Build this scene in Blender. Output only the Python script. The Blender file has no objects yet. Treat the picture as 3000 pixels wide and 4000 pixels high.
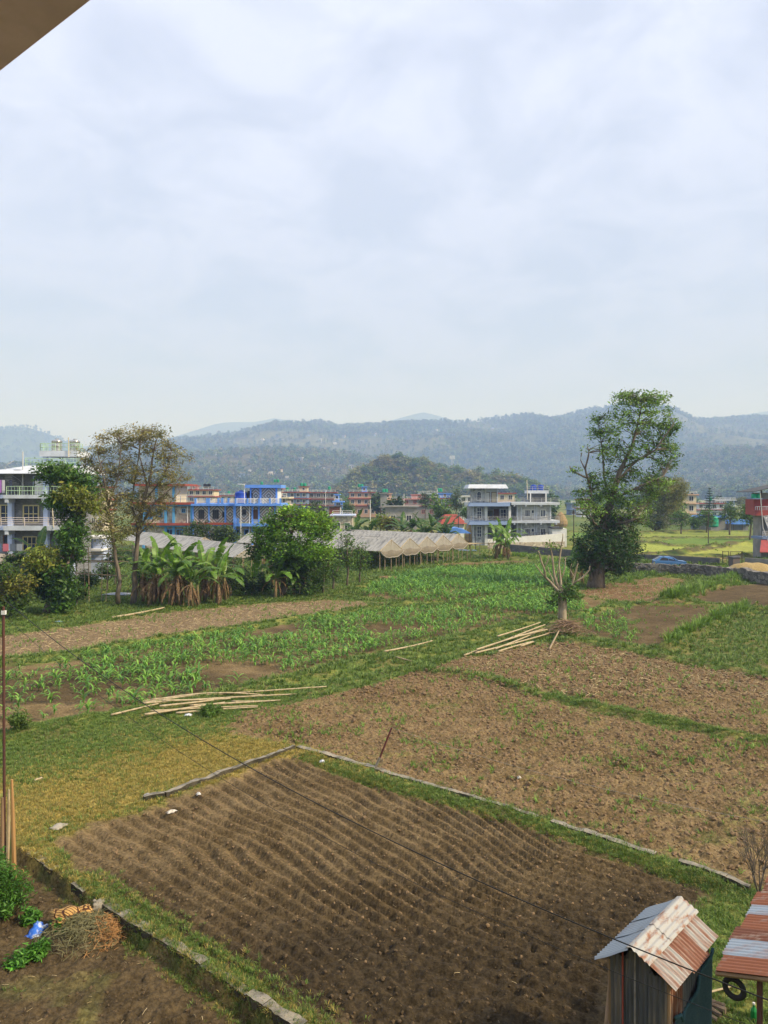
import bpy, math, random
import numpy as np
from mathutils import Vector, Matrix

random.seed(7)
RNG = np.random.default_rng(11)
SC = bpy.context.scene
COL = SC.collection
R = math.radians

# ------------------------------------------------------------------ camera, sky, sun, exposure
CAM_H, FPX, CX, HOR = 9.0, 3000.0, 1500.0, 1930.0      # eye height, focal length / centre / horizon row in photo pixels
cam = bpy.data.cameras.new('camera'); cam_o = bpy.data.objects.new('camera', cam); COL.objects.link(cam_o)
cam.sensor_fit = 'HORIZONTAL'; cam.sensor_width = 36.0; cam.lens = 36.0
cam.clip_start = 0.1; cam.clip_end = 60000
cam_o.location = (0, 0, CAM_H)
cam_o.rotation_euler = (R(90) - math.atan(0 / FPX), 0, 0)
cam.shift_y = -(2000 - HOR) / 3000.0
SC.camera = cam_o

SUN_DIR = Vector((0.70, -0.26, 0.62)).normalized()      # towards the sun
w = bpy.data.worlds.new('World'); SC.world = w; w.use_nodes = True
nt = w.node_tree; nt.nodes.clear()
def wn(t, **k):
    n = nt.nodes.new(t)
    for a, b in k.items(): setattr(n, a, b)
    return n
sky = wn('ShaderNodeTexSky', sky_type='NISHITA', sun_disc=False)
sky.sun_elevation = math.asin(SUN_DIR.z); sky.sun_rotation = math.atan2(SUN_DIR.x, SUN_DIR.y)
sky.altitude = 800; sky.air_density = 1.2; sky.dust_density = 3.0; sky.ozone_density = 1.5
tc = wn('ShaderNodeTexCoord'); sep = wn('ShaderNodeSeparateXYZ'); nt.links.new(tc.outputs['Generated'], sep.inputs[0])
zz = wn('ShaderNodeMath', operation='MAXIMUM'); nt.links.new(sep.outputs['Z'], zz.inputs[0]); zz.inputs[1].default_value = 0.0
za = wn('ShaderNodeMath', operation='ADD'); nt.links.new(zz.outputs[0], za.inputs[0]); za.inputs[1].default_value = 0.22
dx = wn('ShaderNodeMath', operation='DIVIDE'); dy = wn('ShaderNodeMath', operation='DIVIDE')
nt.links.new(sep.outputs['X'], dx.inputs[0]); nt.links.new(za.outputs[0], dx.inputs[1])
nt.links.new(sep.outputs['Y'], dy.inputs[0]); nt.links.new(za.outputs[0], dy.inputs[1])
cmb = wn('ShaderNodeCombineXYZ'); nt.links.new(dx.outputs[0], cmb.inputs[0]); nt.links.new(dy.outputs[0], cmb.inputs[1])
n1 = wn('ShaderNodeTexNoise'); n1.inputs['Scale'].default_value = 3.4; n1.inputs['Detail'].default_value = 9; n1.inputs['Roughness'].default_value = 0.58; n1.inputs['Distortion'].default_value = 0.5
nt.links.new(cmb.outputs[0], n1.inputs['Vector'])
rmp = wn('ShaderNodeMapRange'); rmp.inputs['From Min'].default_value = 0.38; rmp.inputs['From Max'].default_value = 0.58
rmp.inputs['To Min'].default_value = 0.74; rmp.inputs['To Max'].default_value = 0.99
nt.links.new(n1.outputs['Fac'], rmp.inputs['Value'])
grad = wn('ShaderNodeValToRGB'); el = grad.color_ramp.elements
el[0].position = 0.0; el[0].color = (0.40, 0.47, 0.72, 1)
el[1].position = 0.75; el[1].color = (0.745, 0.80, 1.0, 1)
e = el.new(0.20); e.color = (0.515, 0.59, 0.86, 1)
e = el.new(0.42); e.color = (0.665, 0.73, 0.97, 1)
nt.links.new(zz.outputs[0], grad.inputs[0])
sc10 = wn('ShaderNodeVectorMath', operation='SCALE'); sc10.inputs['Scale'].default_value = 10.0
nt.links.new(grad.outputs[0], sc10.inputs[0])
mixc = wn('ShaderNodeMix', data_type='RGBA')
nt.links.new(rmp.outputs[0], mixc.inputs[0]); nt.links.new(sky.outputs[0], mixc.inputs[6]); nt.links.new(sc10.outputs[0], mixc.inputs[7])
bg = wn('ShaderNodeBackground'); bg.inputs['Strength'].default_value = 0.10
nt.links.new(mixc.outputs[2], bg.inputs['Color'])
wo = wn('ShaderNodeOutputWorld'); nt.links.new(bg.outputs[0], wo.inputs['Surface'])

sun = bpy.data.lights.new('sun', 'SUN'); sun.energy = 4.8; sun.angle = R(6); sun.color = (1.0, 0.91, 0.79)
sun_o = bpy.data.objects.new('sun', sun); COL.objects.link(sun_o)
sun_o.rotation_euler = SUN_DIR.to_track_quat('Z', 'Y').to_euler()
vs = SC.view_settings
vs.view_transform = 'Standard'; vs.look = 'None'; vs.gamma = 1.0; vs.use_curve_mapping = False; vs.exposure = 0.32
SC.render.engine = 'CYCLES'
cy = SC.cycles
cy.use_denoising = True; cy.max_bounces = 6; cy.diffuse_bounces = 3; cy.glossy_bounces = 2; cy.transmission_bounces = 3
cy.transparent_max_bounces = 6; cy.volume_bounces = 1; cy.caustics_reflective = False; cy.caustics_refractive = False

# ------------------------------------------------------------------ photo pixel -> place
def G(px, py, z=0.0):
    "the point of the level z that the photo shows at this pixel"
    d = (CAM_H - z) * FPX / (py - HOR)
    return ((px - CX) * d / FPX, d)
def P(px, py, d):
    "the point at distance d (known from what the thing stands on)"
    return Vector(((px - CX) * d / FPX, d, CAM_H - (py - HOR) * d / FPX))
FV = 3000 / 1659.0
def GV(pts): return [G(x * FV, y * FV) for x, y in pts]

# ------------------------------------------------------------------ noise
def _h(ix, iy, s):
    n = (ix.astype(np.int64) * 374761393 + iy.astype(np.int64) * 668265263 + s * 2246822519) & 0xffffffff
    n = ((n ^ (n >> 13)) * 1274126177) & 0xffffffff
    n = n ^ (n >> 16)
    return (n & 0xffffff) / float(0xffffff)
def vn(x, y, s=0):
    x = np.asarray(x, float); y = np.asarray(y, float)
    ix = np.floor(x); iy = np.floor(y); fx = x - ix; fy = y - iy
    fx = fx * fx * fx * (fx * (fx * 6 - 15) + 10); fy = fy * fy * fy * (fy * (fy * 6 - 15) + 10)
    a = _h(ix, iy, s); b = _h(ix + 1, iy, s); c = _h(ix, iy + 1, s); d = _h(ix + 1, iy + 1, s)
    return (a + (b - a) * fx) * (1 - fy) + (c + (d - c) * fx) * fy
def fbm(x, y, o=4, s=0, g=0.5):
    t = 0.0; a = 1.0; n = 0.0; f = 1.0
    for i in range(o):
        t = t + a * vn(x * f + i * 17.3, y * f - i * 9.1, s + i); n += a; a *= g; f *= 2.03
    return t / n            # 0..1
def sstep(a, b, x):
    t = np.clip((x - a) / (b - a), 0, 1); return t * t * (3 - 2 * t)
def sdist(px, py, poly):
    "signed distance to a polygon, negative inside"
    px = np.asarray(px, float); py = np.asarray(py, float)
    d = np.full(px.shape, 1e18); ins = np.zeros(px.shape, bool); n = len(poly)
    for i in range(n):
        ax, ay = poly[i]; bx, by = poly[(i + 1) % n]
        ex, ey = bx - ax, by - ay; wx, wy = px - ax, py - ay
        t = np.clip((wx * ex + wy * ey) / (ex * ex + ey * ey + 1e-12), 0, 1)
        d = np.minimum(d, (wx - ex * t) ** 2 + (wy - ey * t) ** 2)
        c = ((ay <= py) & (by > py)) | ((by <= py) & (ay > py))
        if ey != 0: ins ^= c & (px < ax + ex * (py - ay) / ey)
    d = np.sqrt(d); return np.where(ins, -d, d)
def ldist(px, py, line):
    "distance to a polyline"
    d = np.full(np.shape(px), 1e18)
    for i in range(len(line) - 1):
        ax, ay = line[i]; bx, by = line[i + 1]
        ex, ey = bx - ax, by - ay; wx, wy = px - ax, py - ay
        t = np.clip((wx * ex + wy * ey) / (ex * ex + ey * ey + 1e-12), 0, 1)
        d = np.minimum(d, (wx - ex * t) ** 2 + (wy - ey * t) ** 2)
    return np.sqrt(d)

# ------------------------------------------------------------------ mesh helpers
def link(o, parent=None):
    COL.objects.link(o)
    if parent is not None: o.parent = parent
    return o
def tag(o, label=None, cat=None, group=None, kind=None):
    if label: o['label'] = label
    if cat: o['category'] = cat
    if group: o['group'] = group
    if kind: o['kind'] = kind
    return o
def empty(name, loc=(0, 0, 0), rz=0.0, label=None, cat=None, group=None):
    o = bpy.data.objects.new(name, None); COL.objects.link(o)
    o.location = loc; o.rotation_euler = (0, 0, rz); o.empty_display_size = 0.3
    return tag(o, label, cat, group)
def np_mesh(name, V, F, mats, col=None, smooth=False, mi=None):
    "V (n,3), F (m,k)"
    me = bpy.data.meshes.new(name)
    V = np.asarray(V, np.float32); F = np.asarray(F, np.int32); k = F.shape[1]
    me.vertices.add(len(V)); me.vertices.foreach_set('co', V.ravel())
    me.loops.add(F.size); me.loops.foreach_set('vertex_index', F.ravel())
    me.polygons.add(len(F)); me.polygons.foreach_set('loop_start', np.arange(0, F.size, k, dtype=np.int32))
    if smooth: me.polygons.foreach_set('use_smooth', np.ones(len(F), bool))
    if mi is not None: me.polygons.foreach_set('material_index', np.asarray(mi, np.int32))
    for m in (mats if isinstance(mats, (list, tuple)) else [mats]): me.materials.append(m)
    if col is not None:
        a = me.color_attributes.new('Col', 'FLOAT_COLOR', 'POINT')
        c = np.ones((len(V), 4), np.float32); c[:, :3] = col; a.data.foreach_set('color', c.ravel())
    me.update(calc_edges=True)
    return me
def np_obj(name, V, F, mats, parent=None, **k):
    return link(bpy.data.objects.new(name, np_mesh(name, V, F, mats, **k)), parent)

class MB:
    "collects simple solids into one mesh"
    def __init__(s): s.v = []; s.f = []; s.uv = None
    def add(s, vs, fs):
        n = len(s.v); s.v += [tuple(p) for p in vs]; s.f += [tuple(i + n for i in f) for f in fs]; return s
    def box(s, x0, x1, y0, y1, z0, z1):
        return s.add([(x0, y0, z0), (x1, y0, z0), (x1, y1, z0), (x0, y1, z0), (x0, y0, z1), (x1, y0, z1), (x1, y1, z1), (x0, y1, z1)],
                     [(0, 3, 2, 1), (4, 5, 6, 7), (0, 1, 5, 4), (1, 2, 6, 5), (2, 3, 7, 6), (3, 0, 4, 7)])
    def hexa(s, b, t):
        return s.add(list(b) + list(t), [(0, 3, 2, 1), (4, 5, 6, 7), (0, 1, 5, 4), (1, 2, 6, 5), (2, 3, 7, 6), (3, 0, 4, 7)])
    def tube(s, pts, r, k=6, cap=True):
        pts = [Vector(p) for p in pts]; n = len(pts)
        rr = r if isinstance(r, (list, tuple)) else [r] * n
        base = len(s.v); ref = None
        for i, p in enumerate(pts):
            t = (pts[min(i + 1, n - 1)] - pts[max(i - 1, 0)]).normalized()
            if ref is None: ref = Vector((0, 0, 1)) if abs(t.z) < 0.9 else Vector((1, 0, 0))
            u = t.cross(ref)
            if u.length < 1e-4: u = t.cross(Vector((0.3, 1, 0.2)))
            u.normalize(); v = t.cross(u); ref = v.cross(t) * 1.0 if False else ref
            for j in range(k):
                a = 2 * math.pi * j / k
                q = p + (u * math.cos(a) + v * math.sin(a)) * rr[i]; s.v.append(tuple(q))
        for i in range(n - 1):
            for j in range(k):
                a = base + i * k + j; b = base + i * k + (j + 1) % k
                s.f.append((a, b, b + k, a + k))
        if cap:
            s.f.append(tuple(base + j for j in reversed(range(k)))); s.f.append(tuple(base + (n - 1) * k + j for j in range(k)))
        return s
    def lathe(s, prof, k=12, c=(0, 0, 0)):
        base = len(s.v); n = len(prof)
        for r, z in prof:
            for j in range(k):
                a = 2 * math.pi * j / k; s.v.append((c[0] + r * math.cos(a), c[1] + r * math.sin(a), c[2] + z))
        for i in range(n - 1):
            for j in range(k):
                a = base + i * k + j; b = base + i * k + (j + 1) % k
                s.f.append((a, b, b + k, a + k))
        s.f.append(tuple(base + j for j in reversed(range(k)))); s.f.append(tuple(base + (n - 1) * k + j for j in range(k)))
        return s
    def prism(s, poly, axis, a, b):
        "poly in the plane across the axis ('x' -> (y,z), 'y' -> (x,z), 'z' -> (x,y))"
        def mk(p, t):
            return (t, p[0], p[1]) if axis == 'x' else (p[0], t, p[1]) if axis == 'y' else (p[0], p[1], t)
        n = len(poly)
        fs = [tuple(reversed(range(n))), tuple(range(n, 2 * n))] + [(i, (i + 1) % n, n + (i + 1) % n, n + i) for i in range(n)]
        return s.add([mk(p, a) for p in poly] + [mk(p, b) for p in poly], fs)
    def mesh(s, name, mat, smooth=False):
        me = bpy.data.meshes.new(name); me.from_pydata(s.v, [], s.f)
        for m in (mat if isinstance(mat, (list, tuple)) else [mat]): me.materials.append(m)
        if smooth: me.polygons.foreach_set('use_smooth', np.ones(len(me.polygons), bool))
        me.update(); return me
    def build(s, name, mat, parent=None, smooth=False):
        return link(bpy.data.objects.new(name, s.mesh(name, mat, smooth)), parent)
def copy_tree(o, parent=None, label=None):
    c = o.copy(); COL.objects.link(c); c.parent = parent
    if label: c['label'] = label
    for ch in list(o.children): copy_tree(ch, c)
    return c

# ------------------------------------------------------------------ materials
MATS = {}
def mat(name, c1, c2=None, scale=4.0, rough=0.85, bump=0.0, bscale=None, attr=False, metal=0.0, detail=5, transl=0.0, spec=0.3,
        c3=None, lo=0.35, hi=0.65, stretch=None, brick=None):
    if name in MATS: return MATS[name]
    m = bpy.data.materials.new(name); m.use_nodes = True; t = m.node_tree; b = t.nodes['Principled BSDF']; out = t.nodes['Material Output']
    L = t.links.new
    b.inputs['Roughness'].default_value = rough; b.inputs['Metallic'].default_value = metal
    b.inputs['Specular IOR Level'].default_value = spec
    tcn = t.nodes.new('ShaderNodeTexCoord'); vec = tcn.outputs['Object']
    if stretch:
        mp = t.nodes.new('ShaderNodeMapping'); mp.inputs['Scale'].default_value = stretch; L(vec, mp.inputs['Vector']); vec = mp.outputs[0]
    c2 = c2 or tuple(x * 0.8 for x in c1)
    nz = t.nodes.new('ShaderNodeTexNoise'); nz.inputs['Scale'].default_value = scale; nz.inputs['Detail'].default_value = detail
    nz.inputs['Roughness'].default_value = 0.6; L(vec, nz.inputs['Vector'])
    rp = t.nodes.new('ShaderNodeValToRGB'); e = rp.color_ramp.elements
    e[0].position = lo; e[1].position = hi
    if attr:
        e[0].color = (*c1, 1); e[1].color = (*c2, 1)
        at = t.nodes.new('ShaderNodeAttribute'); at.attribute_name = 'Col'
        mx = t.nodes.new('ShaderNodeMix'); mx.data_type = 'RGBA'; mx.blend_type = 'MULTIPLY'; mx.inputs[0].default_value = 1
        L(nz.outputs['Fac'], rp.inputs[0]); L(at.outputs['Color'], mx.inputs[6]); L(rp.outputs[0], mx.inputs[7]); colo = mx.outputs[2]
    else:
        e[0].color = (*c1, 1); e[1].color = (*c2, 1)
        if c3: x = e.new((lo + hi) / 2); x.color = (*c3, 1)
        L(nz.outputs['Fac'], rp.inputs[0]); colo = rp.outputs[0]
    bh = None
    if brick:
        bw, bhh, mort, mc = brick
        sx = t.nodes.new('ShaderNodeSeparateXYZ'); L(tcn.outputs['Object'], sx.inputs[0])
        ad = t.nodes.new('ShaderNodeMath'); ad.operation = 'ADD'; L(sx.outputs[0], ad.inputs[0]); L(sx.outputs[1], ad.inputs[1])
        cb = t.nodes.new('ShaderNodeCombineXYZ'); L(ad.outputs[0], cb.inputs[0]); L(sx.outputs[2], cb.inputs[1])
        br = t.nodes.new('ShaderNodeTexBrick'); br.inputs['Scale'].default_value = 1.0; br.inputs['Brick Width'].default_value = bw
        br.inputs['Row Height'].default_value = bhh; br.inputs['Mortar Size'].default_value = mort
        br.inputs['Color1'].default_value = (1, 1, 1, 1); br.inputs['Color2'].default_value = (0.72, 0.72, 0.72, 1); br.inputs['Mortar'].default_value = (*mc, 1)
        L(cb.outputs[0], br.inputs['Vector'])
        m2 = t.nodes.new('ShaderNodeMix'); m2.data_type = 'RGBA'; m2.blend_type = 'MULTIPLY'; m2.inputs[0].default_value = 1
        L(colo, m2.inputs[6]); L(br.outputs['Color'], m2.inputs[7]); colo = m2.outputs[2]
    L(colo, b.inputs['Base Color'])
    if bump:
        nb = t.nodes.new('ShaderNodeTexNoise'); nb.inputs['Scale'].default_value = bscale or scale * 3; nb.inputs['Detail'].default_value = 6
        nb.inputs['Roughness'].default_value = 0.65; L(vec, nb.inputs['Vector'])
        bn = t.nodes.new('ShaderNodeBump'); bn.inputs['Strength'].default_value = 1.0; bn.inputs['Distance'].default_value = bump
        L(nb.outputs['Fac'], bn.inputs['Height']); L(bn.outputs[0], b.inputs['Normal'])
    if transl:
        tr = t.nodes.new('ShaderNodeBsdfTranslucent'); L(colo, tr.inputs['Color'])
        ms = t.nodes.new('ShaderNodeMixShader'); ms.inputs[0].default_value = transl
        L(b.outputs[0], ms.inputs[1]); L(tr.outputs[0], ms.inputs[2]); L(ms.outputs[0], out.inputs['Surface'])
    MATS[name] = m; return m
LEAF = mat('leaf', (1.1, 1.1, 1.05), (2.0, 2.0, 1.9), scale=1.2, rough=0.5, attr=True, transl=0.33, spec=0.35)
BARK = mat('bark', (0.09, 0.07, 0.05), (0.20, 0.165, 0.125), scale=6, bump=0.02, stretch=(1, 1, 0.25))
# ------------------------------------------------------------------ ground: one height field cut into its fields
WALL_L = [G(-120, 3190), G(118, 3342), G(289, 3452), G(434, 3548), G(588, 3650), G(778, 3772), G(958, 3888), G(1600, 4300)]     # retaining wall of the lower plot
REG = {   # polygons in ground metres
 'furrowed_plot': GV([(640, 1628), (600, 1636), (320, 1738), (150, 1795), (110, 1830), (250, 1958), (420, 2078), (600, 2170), (760, 2250), (900, 2400), (1290, 2420), (1330, 2150), (1480, 1960), (1560, 1930), (1400, 1868), (1100, 1760), (860, 1704), (760, 1672)]),
 'clod_field': GV([(470, 1575), (520, 1540), (700, 1505), (900, 1452), (960, 1440), (1030, 1462), (1250, 1530), (1440, 1572), (1600, 1600), (1800, 1640), (2100, 1800), (1800, 1960), (1640, 1912), (1400, 1846), (1100, 1742), (860, 1686), (650, 1612), (560, 1600)]),
 'upper_clod_field': GV([(930, 1440), (1000, 1422), (1190, 1385), (1300, 1395), (1430, 1425), (1700, 1475), (2000, 1560), (2100, 1700), (1700, 1608), (1450, 1555), (1180, 1495), (1030, 1455)]),
 'maize_field': GV([(-150, 1455), (0, 1440), (150, 1428), (320, 1395), (560, 1358), (870, 1312), (960, 1313), (1115, 1336), (1010, 1366), (930, 1380), (760, 1422), (640, 1455), (480, 1490), (300, 1535), (60, 1572), (-150, 1600)]),
 'fallow_field': GV([(-200, 1405), (0, 1372), (160, 1352), (350, 1322), (560, 1304), (720, 1294), (840, 1300), (600, 1340), (330, 1378), (150, 1405), (0, 1420), (-200, 1440)]),
 'far_maize_field': GV([(770, 1283), (850, 1250), (940, 1232), (1060, 1226), (1230, 1232), (1240, 1262), (1100, 1285), (960, 1300), (880, 1300)]),
 'middle_maize_field': GV([(960, 1306), (1110, 1288), (1200, 1276), (1330, 1300), (1250, 1325), (1180, 1330), (1060, 1323)]),
 'small_maize_field': GV([(1235, 1338), (1330, 1312), (1430, 1298), (1500, 1300), (1560, 1312), (1480, 1365), (1440, 1398), (1330, 1385), (1260, 1365)]),
 'bare_field': GV([(1235, 1278), (1320, 1258), (1420, 1245), (1480, 1252), (1450, 1290), (1420, 1303), (1290, 1293)]),
 'dark_field': GV([(1480, 1290), (1560, 1268), (1700, 1250), (1800, 1300), (1640, 1312), (1560, 1306)]),
 'bare_strip': GV([(900, 1222), (1000, 1214), (1110, 1210), (1160, 1216), (1000, 1222)]),
 'lower_plot': [WALL_L[0], WALL_L[1], WALL_L[2], WALL_L[3], WALL_L[4], WALL_L[5], WALL_L[6], WALL_L[7], (2.0, 4.0), (-20, 4.0), (-20, 24), G(0, 3265)],
}
BUNDS = [  # polyline, height, width
 (GV([(60, 1582), (300, 1543), (500, 1503), (640, 1468), (760, 1440), (900, 1412), (1010, 1378), (1130, 1350), (1230, 1345)]), 0.22, 0.7),
 (GV([(-100, 1437), (0, 1430), (160, 1417), (320, 1386), (580, 1348), (860, 1305), (1000, 1302), (1240, 1264)]), 0.22, 0.35),
 (GV([(860, 1304), (960, 1310), (1120, 1334), (1200, 1340)]), 0.2, 0.35),
 (GV([(920, 1452), (1030, 1462), (1160, 1500), (1300, 1535), (1440, 1562), (1600, 1596), (1900, 1660)]), 0.22, 0.3),
 (GV([(1230, 1385), (1330, 1396), (1450, 1425), (1580, 1450), (1800, 1490)]), 0.25, 0.4),
 (GV([(1440, 1402), (1500, 1370), (1560, 1340), (1625, 1318)]), 0.45, 0.6),
 (GV([(1240, 1332), (1330, 1306), (1440, 1306), (1560, 1306), (1680, 1325)]), 0.2, 0.35),
 (GV([(700, 1290), (800, 1262), (850, 1244), (940, 1228)]), 0.2, 0.5),
 (GV([(1440, 1300), (1490, 1285), (1560, 1262), (1610, 1245)]), 0.5, 0.8),
 (GV([(650, 1622), (760, 1660), (860, 1694), (1100, 1752), (1400, 1856), (1560, 1912)]), 0.07, 0.22),
]
furrow_o = Vector(G(120, 3330)); furrow_d = (Vector(G(1150, 4000)) - furrow_o).normalized(); furrow_n = Vector((-furrow_d.y, furrow_d.x))
if furrow_n.x < 0: furrow_n = -furrow_n
NAMES = ['ground'] + list(REG)
def terrain(x, y, fine=True):
    "height, base colour, region id and grass amount at each point"
    jx = x + (fbm(x * 1.3, y * 1.3, 3, 5) - 0.5) * 0.5 * np.clip(y / 25, 0.5, 3); jy = y + (fbm(x * 1.3, y * 1.3, 3, 55) - 0.5) * 0.5 * np.clip(y / 25, 0.5, 3)
    SD = {k: sdist(jx if k != 'lower_plot' else x, jy if k != 'lower_plot' else y, p) for k, p in REG.items()}
    rid = np.zeros(x.shape, int)
    for i, k in enumerate(REG): rid = np.where(SD[k] < 0, i + 1, rid)
    soft = np.clip(y / 60, 0.12, 0.6)
    soil = np.zeros(x.shape)
    for k in REG: soil = np.maximum(soil, 1 - sstep(-soft, soft * 0.6, SD[k] + (fbm(x * 3, y * 3, 3, 9) - 0.5) * soft * 1.8))
    z = (fbm(x * 0.08, y * 0.08, 3, 2) - 0.5) * 0.3 * sstep(28, 60, y)
    big = fbm(x * 0.35, y * 0.35, 3, 21); mid = fbm(x * 1.7, y * 1.7, 3, 31)
    # ---- colours of dry and damp soil, green and yellow grass
    def mixc(a, b, t): t = t[..., None]; return np.asarray(a) * (1 - t) + np.asarray(b) * t
    soilc = mixc((0.15, 0.105, 0.05), (0.22, 0.157, 0.079), sstep(0.3, 0.7, mid))
    soilc = mixc(soilc, (0.115, 0.078, 0.036), sstep(0.5, 0.75, big) * 0.6)
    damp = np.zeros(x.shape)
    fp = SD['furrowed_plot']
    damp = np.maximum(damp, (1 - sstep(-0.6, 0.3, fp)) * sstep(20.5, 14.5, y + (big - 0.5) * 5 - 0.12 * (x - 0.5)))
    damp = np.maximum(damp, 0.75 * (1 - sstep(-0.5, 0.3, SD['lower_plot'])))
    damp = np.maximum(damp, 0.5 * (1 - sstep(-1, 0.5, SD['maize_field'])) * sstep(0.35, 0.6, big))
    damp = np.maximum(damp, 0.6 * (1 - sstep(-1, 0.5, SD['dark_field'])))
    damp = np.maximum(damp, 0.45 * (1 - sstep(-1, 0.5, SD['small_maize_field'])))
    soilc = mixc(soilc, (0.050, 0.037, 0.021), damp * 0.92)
    red = (1 - sstep(-1, 0.5, SD['bare_field']))
    soilc = mixc(soilc, (0.20, 0.115, 0.062), red * 0.7)
    soilc = mixc(soilc, (0.215, 0.155, 0.092), (1 - sstep(-1, 0.5, SD['fallow_field'])) * 0.7)
    yel = np.zeros(x.shape)
    gp = np.exp(-(((x + 5.0) / 3.2) ** 2 + ((y - 26.0) / 2.4) ** 2)); yel = np.maximum(yel, gp * 1.5)
    yel = np.maximum(yel, np.exp(-(((x + 9.5) / 3.0) ** 2 + ((y - 22.5) / 2.2) ** 2)) * 1.1)
    yel = np.maximum(yel, 0.75 * np.exp(-(ldist(x, y, WALL_L) / 1.2) ** 2) * sstep(0.35, 0.6, mid))
    yel = np.clip(yel + (mid - 0.5) * 0.9, 0, 1)
    grc = mixc((0.095, 0.14, 0.03), (0.17, 0.20, 0.05), sstep(0.35, 0.7, mid))
    grc = mixc(grc, (0.40, 0.30, 0.09), yel * 0.95)
    grc = mixc(grc, (0.15, 0.12, 0.055), sstep(0.55, 0.72, fbm(x * 0.9, y * 0.9, 3, 77)) * 0.55)
    rice = sstep(100, 107, y) * sstep(5, 22, x)
    grass = 1 - soil
    # ---- bunds between the fields
    for bl, h, wd in BUNDS:
        d = ldist(jx, jy, bl); k = np.exp(-(d / wd) ** 2)
        z = z + h * k * (0.75 + 0.5 * mid); grass = np.maximum(grass, sstep(0.30, 0.6, k + (mid - 0.5) * 0.3))
    # ---- weeds that green the soil
    wd = sstep(0.60, 0.74, fbm(x * 1.1, y * 1.1, 4, 91)) * (1 - sstep(-0.5, 0.2, np.minimum(SD['clod_field'], np.minimum(SD['upper_clod_field'], SD['bare_field']))))
    rg = sdist(x, y, GV([(1290, 1640 - 250), (1440, 1405), (1640, 1320), (2000, 1380), (2000, 1500), (1450, 1420)]))
    lw = (1 - sstep(-0.5, 0.5, SD['lower_plot'])) * sstep(0.66, 0.8, fbm(x * 0.9 + 3, y * 0.9, 3, 12)) * 0.35
    cover = np.clip(np.maximum(np.maximum(grass, wd * 0.35), lw), 0, 1)
    patchy = np.where(rg < 0, 0.65, 1.0)
    col = mixc(soilc, grc, cover * patchy)
    # ---- relief
    clod = (np.abs(fbm(x * 3.6, y * 3.6, 4, 41, 0.55) - 0.5) * 2); clod2 = fbm(x * 7.5, y * 7.5, 3, 43)
    cf = 1 - sstep(-0.5, 0.1, np.minimum(np.minimum(SD['clod_field'], SD['upper_clod_field']), np.minimum(SD['lower_plot'] + 0.2, SD['bare_field'])))
    z = z + cf * ((clod2 - 0.45) * 0.20 + clod * 0.11) * (0.6 + 0.8 * big)
    s_ = (x - furrow_o.x) * furrow_d.x + (y - furrow_o.y) * furrow_d.y; d_ = (x - furrow_o.x) * furrow_n.x + (y - furrow_o.y) * furrow_n.y
    ph = d_ * (1 + 0.018 * np.clip(s_, -1, 9) + 0.006 * np.clip(s_ - 4, 0, 6) ** 2) + (fbm(x * 0.5, y * 0.5, 2, 61) - 0.5) * 0.45
    fw = np.sin(ph * 2 * math.pi / 0.45)
    fm = (1 - sstep(-0.55, 0.0, fp))
    fade = fm * (1 - 0.5 * damp) * (0.55 + 0.9 * big)
    z = z + fade * (0.078 * fw + 0.02 * np.sin(2 * ph * 2 * math.pi / 0.45 + 0.6)) + fm * ((clod2 - 0.5) * (0.04 + 0.095 * damp) + clod * 0.03 * (1 + 3.0 * damp)) - 0.06 * fm
    z = z + (1 - fm) * (1 - cf) * (mid - 0.5) * 0.07 + grass * (clod2 - 0.5) * 0.04
    z = z - 0.34 * (1 - sstep(-0.10, 0.02, SD['lower_plot']))
    col = col * (1 - 0.12 * (1 - sstep(-0.5, 0.2, fp)))[..., None]
    return z, col, rid, cover * (1 - rice), SD
GROUND = mat('ground', (0.60, 0.60, 0.60), (1.32, 1.32, 1.32), scale=11, rough=0.95, attr=True, bump=0.06, bscale=12, spec=0.1, detail=8, lo=.38, hi=.62)
GROUND_F = mat('ground_far', (0.80, 0.80, 0.80), (1.15, 1.15, 1.15), scale=1.5, rough=0.95, attr=True, bump=0.10, bscale=3, spec=0.1)
SCAT = []      # (x, y, z, cover, rid) samples used to scatter the small plants
def patch(x0, x1, y0, y1, res, m, dz=0.0, split=True, extra=None):
    nx = int((x1 - x0) / res) + 1; ny = int((y1 - y0) / res) + 1
    X, Y = np.meshgrid(np.linspace(x0, x1, nx), np.linspace(y0, y1, ny))
    z, col, rid, cov, SD = terrain(X, Y)
    if extra: z, col = extra(X, Y, z, col)
    V = np.stack([X, Y, z + dz], -1).reshape(-1, 3); c = col.reshape(-1, 3)
    I = np.arange(nx * ny).reshape(ny, nx)
    F = np.stack([I[:-1, :-1], I[:-1, 1:], I[1:, 1:], I[1:, :-1]], -1).reshape(-1, 4)
    fr = rid[:-1, :-1].reshape(-1)
    for r in np.unique(fr):
        f = F[fr == r]; u, inv = np.unique(f, return_inverse=True)
        nm = NAMES[r]
        o = np_obj(nm, V[u], inv.reshape(-1, 4), m, col=c[u], smooth=True)
        o['kind'] = 'structure'
    SCAT.append((X, Y, z, cov, rid))
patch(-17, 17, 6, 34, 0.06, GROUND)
patch(-40, 42, 33.9, 80, 0.16, GROUND, -0.015)
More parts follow.
